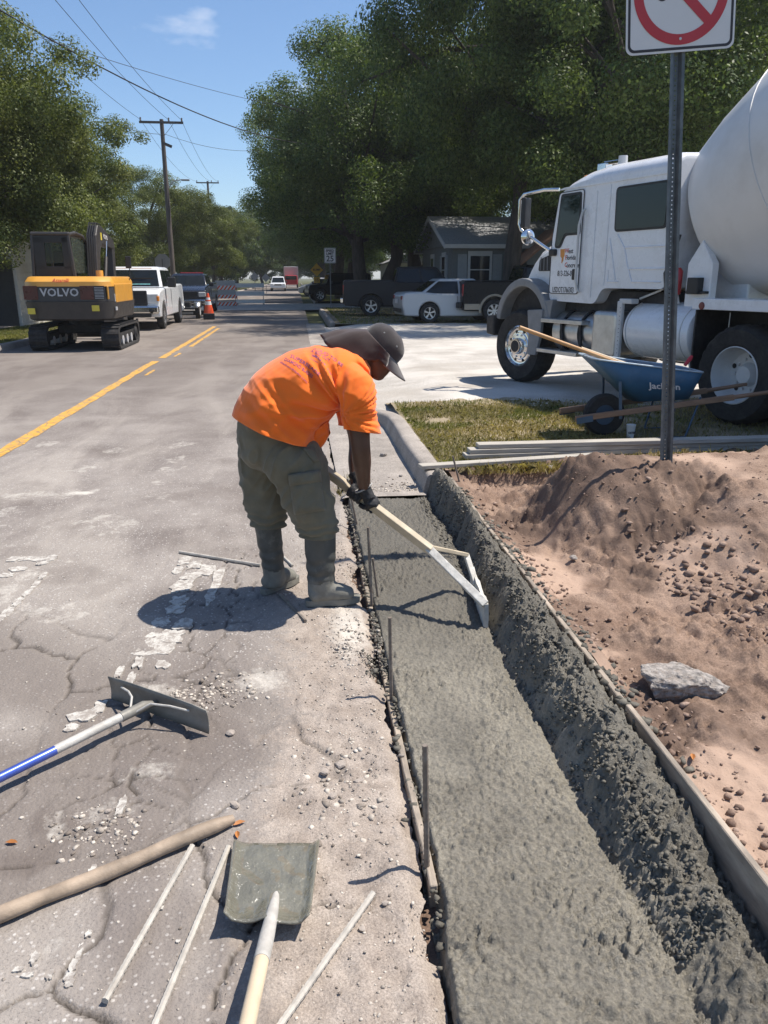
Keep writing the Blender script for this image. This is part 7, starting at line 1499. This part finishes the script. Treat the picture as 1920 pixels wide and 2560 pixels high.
MB().box((0, 0, .13), (.46, .46, .24)).build('base', 'cone_base', e, bevel=.03)
for k, (z0_, z1_, m) in enumerate([(.25, .58, 'reflect_orange'), (.58, .72, 'reflect_white'), (.72, .78, 'reflect_orange'), (.78, .87, 'reflect_white'), (.87, 1.04, 'reflect_orange')]):
    rr_ = lambda z: .205-.165*(z-.25)/.79; MB().lathe([(rr_(z0_), z0_), (rr_(z1_), z1_)]+([(rr_(z1_)-.012, z1_+.004), (0, z1_+.004)] if k == 4 else []), 24).build('cone_body' if m == 'reflect_orange' else 'band', m, e, smooth=50)
def barricade(px0, px1, Y, boards, label, striped, rot=0.0, posts=True, panel_=None):
    a = D(px0, 655, Y); b = D(px1, 655, Y); W = (b.x-a.x); e = empty('barricade', ((a.x+b.x)/2, Y, 0), rot, label, 'barricade', 'road barricades')
    for s in (-1, 1): MB().box((s*(W/2-.08), .03, .78), (.045, .045, 1.52)).build('post', 'grey_post', e); MB().box((s*(W/2-.08), .03, .03), (.06, 1.2, .05)).build('foot', 'grey_post', e)
    for (y0_, y1_) in boards:
        z0_ = D(px0, y1_, Y).z; z1_ = D(px0, y0_, Y).z; bd = MB().box((0, -.005, (z0_+z1_)/2), (W, .02, z1_-z0_)).build('board', 'reflect_white', e)
        if striped:
            st = .18; x = -W/2; k = 0; hz = z1_-z0_
            while x < W/2-.05:
                p = [(max(-W/2, min(W/2, q)), z) for q, z in ((x, z0_), (x+st*.6, z0_), (x+st*.6+hz*.8, z1_), (x+hz*.8, z1_))]
                MB().prism(p, (0, -.0165, 0), (1, 0, 0), (0, 0, 1), .002).build('stripe', 'reflect_orange', bd); x += st*1.25
    if panel_: z0_ = D(px0, panel_[1], Y).z; z1_ = D(px0, panel_[0], Y).z; MB().box((-.03, .005, (z0_+z1_)/2), (W*.98, .012, z1_-z0_)).build('sign_panel', 'sign_back', e)
    return e
barricade(468, 512, 50.0, [(617, 626), (637, 645), (653, 662)], 'barricade with orange and white striped boards', True, panel_=(606, 640)); barricade(510, 572, 52.0, [(612, 621), (629, 639), (647, 655)], 'barricade with plain white boards right of the striped one', False)
# wooden stake in orange paint behind the white pickup
# ================================================================ GRASS AND WEEDS
def blades(name, pts, hgt, wid, seed, mat, lab, lean=.5):
    rg = np.random.default_rng(seed); P = np.asarray(pts); n = len(P); a = rg.uniform(0, 6.28, n); h = hgt*rg.uniform(.4, 1.3, n); w = wid*rg.uniform(.6, 1.3, n); l = lean*h*rg.uniform(.2, 1.4, n); b = rg.uniform(0, 6.28, n)
    dx, dy = np.cos(a)*w/2, np.sin(a)*w/2; lx, ly = np.cos(b)*l, np.sin(b)*l; z = np.zeros(n)
    q = np.stack([P+np.stack([-dx, -dy, z-.005], -1), P+np.stack([dx, dy, z-.005], -1), P+np.stack([dx*.6+lx*.45, dy*.6+ly*.45, h*.6], -1), P+np.stack([lx, ly, h*np.clip(1-.4*(l/h)**2, .3, 1)], -1), P+np.stack([-dx*.6+lx*.45, -dy*.6+ly*.45, h*.6], -1)], 1)
    return tag(mkobj(name, soup(name, q.reshape(-1, 3), np.arange(5*n).reshape(n, 5)), mat), lab, 'grass', kind='stuff')
leafmat('grass_dry', (0.20, 0.165, 0.075), (0.40, 0.345, 0.185), .3); leafmat('grass_green', (0.11, 0.13, 0.038), (0.25, 0.25, 0.09), .3)
rg = np.random.default_rng(77); P1_, P2_ = [], []
N = 80000; x = rg.uniform(1.17, 6.2, N); y = 6.22+3.75*rg.random(N); den = fbm(x*1.3, y*1.3, 304, 4); grn = fbm(x*1.9, y*1.9, 330, 4)
for xx, yy, d_, g_ in zip(x, y, den, grn):
    if d_ > .78 or (yy > 9.2 and rg.random() < (yy-9.2)/.7) or (yy < 6.35 and rg.random() < .5) or (xx > 3.2 and yy > 7 and rg.random() < .75): continue
    (P2_ if g_ > .60 else P1_).append((xx, yy, verge_z(xx, yy)))
blades('dry_grass', P1_, .045, .006, 5, 'grass_dry', 'short dry yellowish grass on the verge', .9); blades('green_grass', P2_, .05, .006, 6, 'grass_green', 'tufts of greener grass on the verge', .8)
P = [(rg.uniform(1.35, 2.6), 6.16+rg.normal(0, .05), .11) for _ in range(1500)]+[(2.95+rg.normal(0, .18), 5.75+rg.normal(0, .10), dirt_z(2.95, 5.75)) for _ in range(500)]+[(3.6+rg.normal(0, .25), 5.9+rg.normal(0, .1), dirt_z(3.6, 5.9)) for _ in range(400)]
blades('bank_grass', P, .085, .006, 7, 'grass_dry', 'longer grass hanging over the edge of the dug hole', 1.0)
P = [(.40+rg.normal(0, .05), 6.05+rg.normal(0, .10), .004) for _ in range(220)]; blades('weeds', P, .13, .004, 8, 'grass_dry', 'dry weeds at the end of the old gutter behind the worker', .9)
N = 26000; x = rg.uniform(-9.0, -7.0, N); y = 19.8+22*rg.random(N)**1.6; blades('lawn_grass', np.stack([x, y, np.full(N, .125)], -1), .06, .014, 9, 'grass_green', 'grass strip behind the left kerb', .8)
N = 20000; x = 1.5+7*rg.random(N)**1.5; y = np.where(rg.random(N) < .3, rg.uniform(27.5, 42, N), 54+40*rg.random(N)**1.5); blades('lawn_grass', np.stack([x, y, np.full(N, .125)], -1), .07, .02, 10, 'grass_green', 'grass on the lawns right of the street', .8)
# ================================================================ thin haze volume, added to lift the dark tones like lens veil
m = bpy.data.materials.new('added_haze'); m.use_nodes = True; nt = m.node_tree; nt.nodes.remove(nt.nodes['Principled BSDF']); v = nt.nodes.new('ShaderNodeVolumePrincipled'); v.inputs['Color'].default_value = (.95, .96, 1.0, 1); v.inputs['Density'].default_value = 0.0005; v.inputs['Anisotropy'].default_value = 0.3
nt.links.new(v.outputs[0], nt.nodes['Material Output'].inputs['Volume'])
hz_ = MB().box((0, 650, 11.5), (1440, 1760, 25)).build('haze', m); tag(hz_, 'thin pale haze volume added to lift the dark tones like lens veil', 'haze', kind='stuff'); scene.cycles.volume_bounces = 0
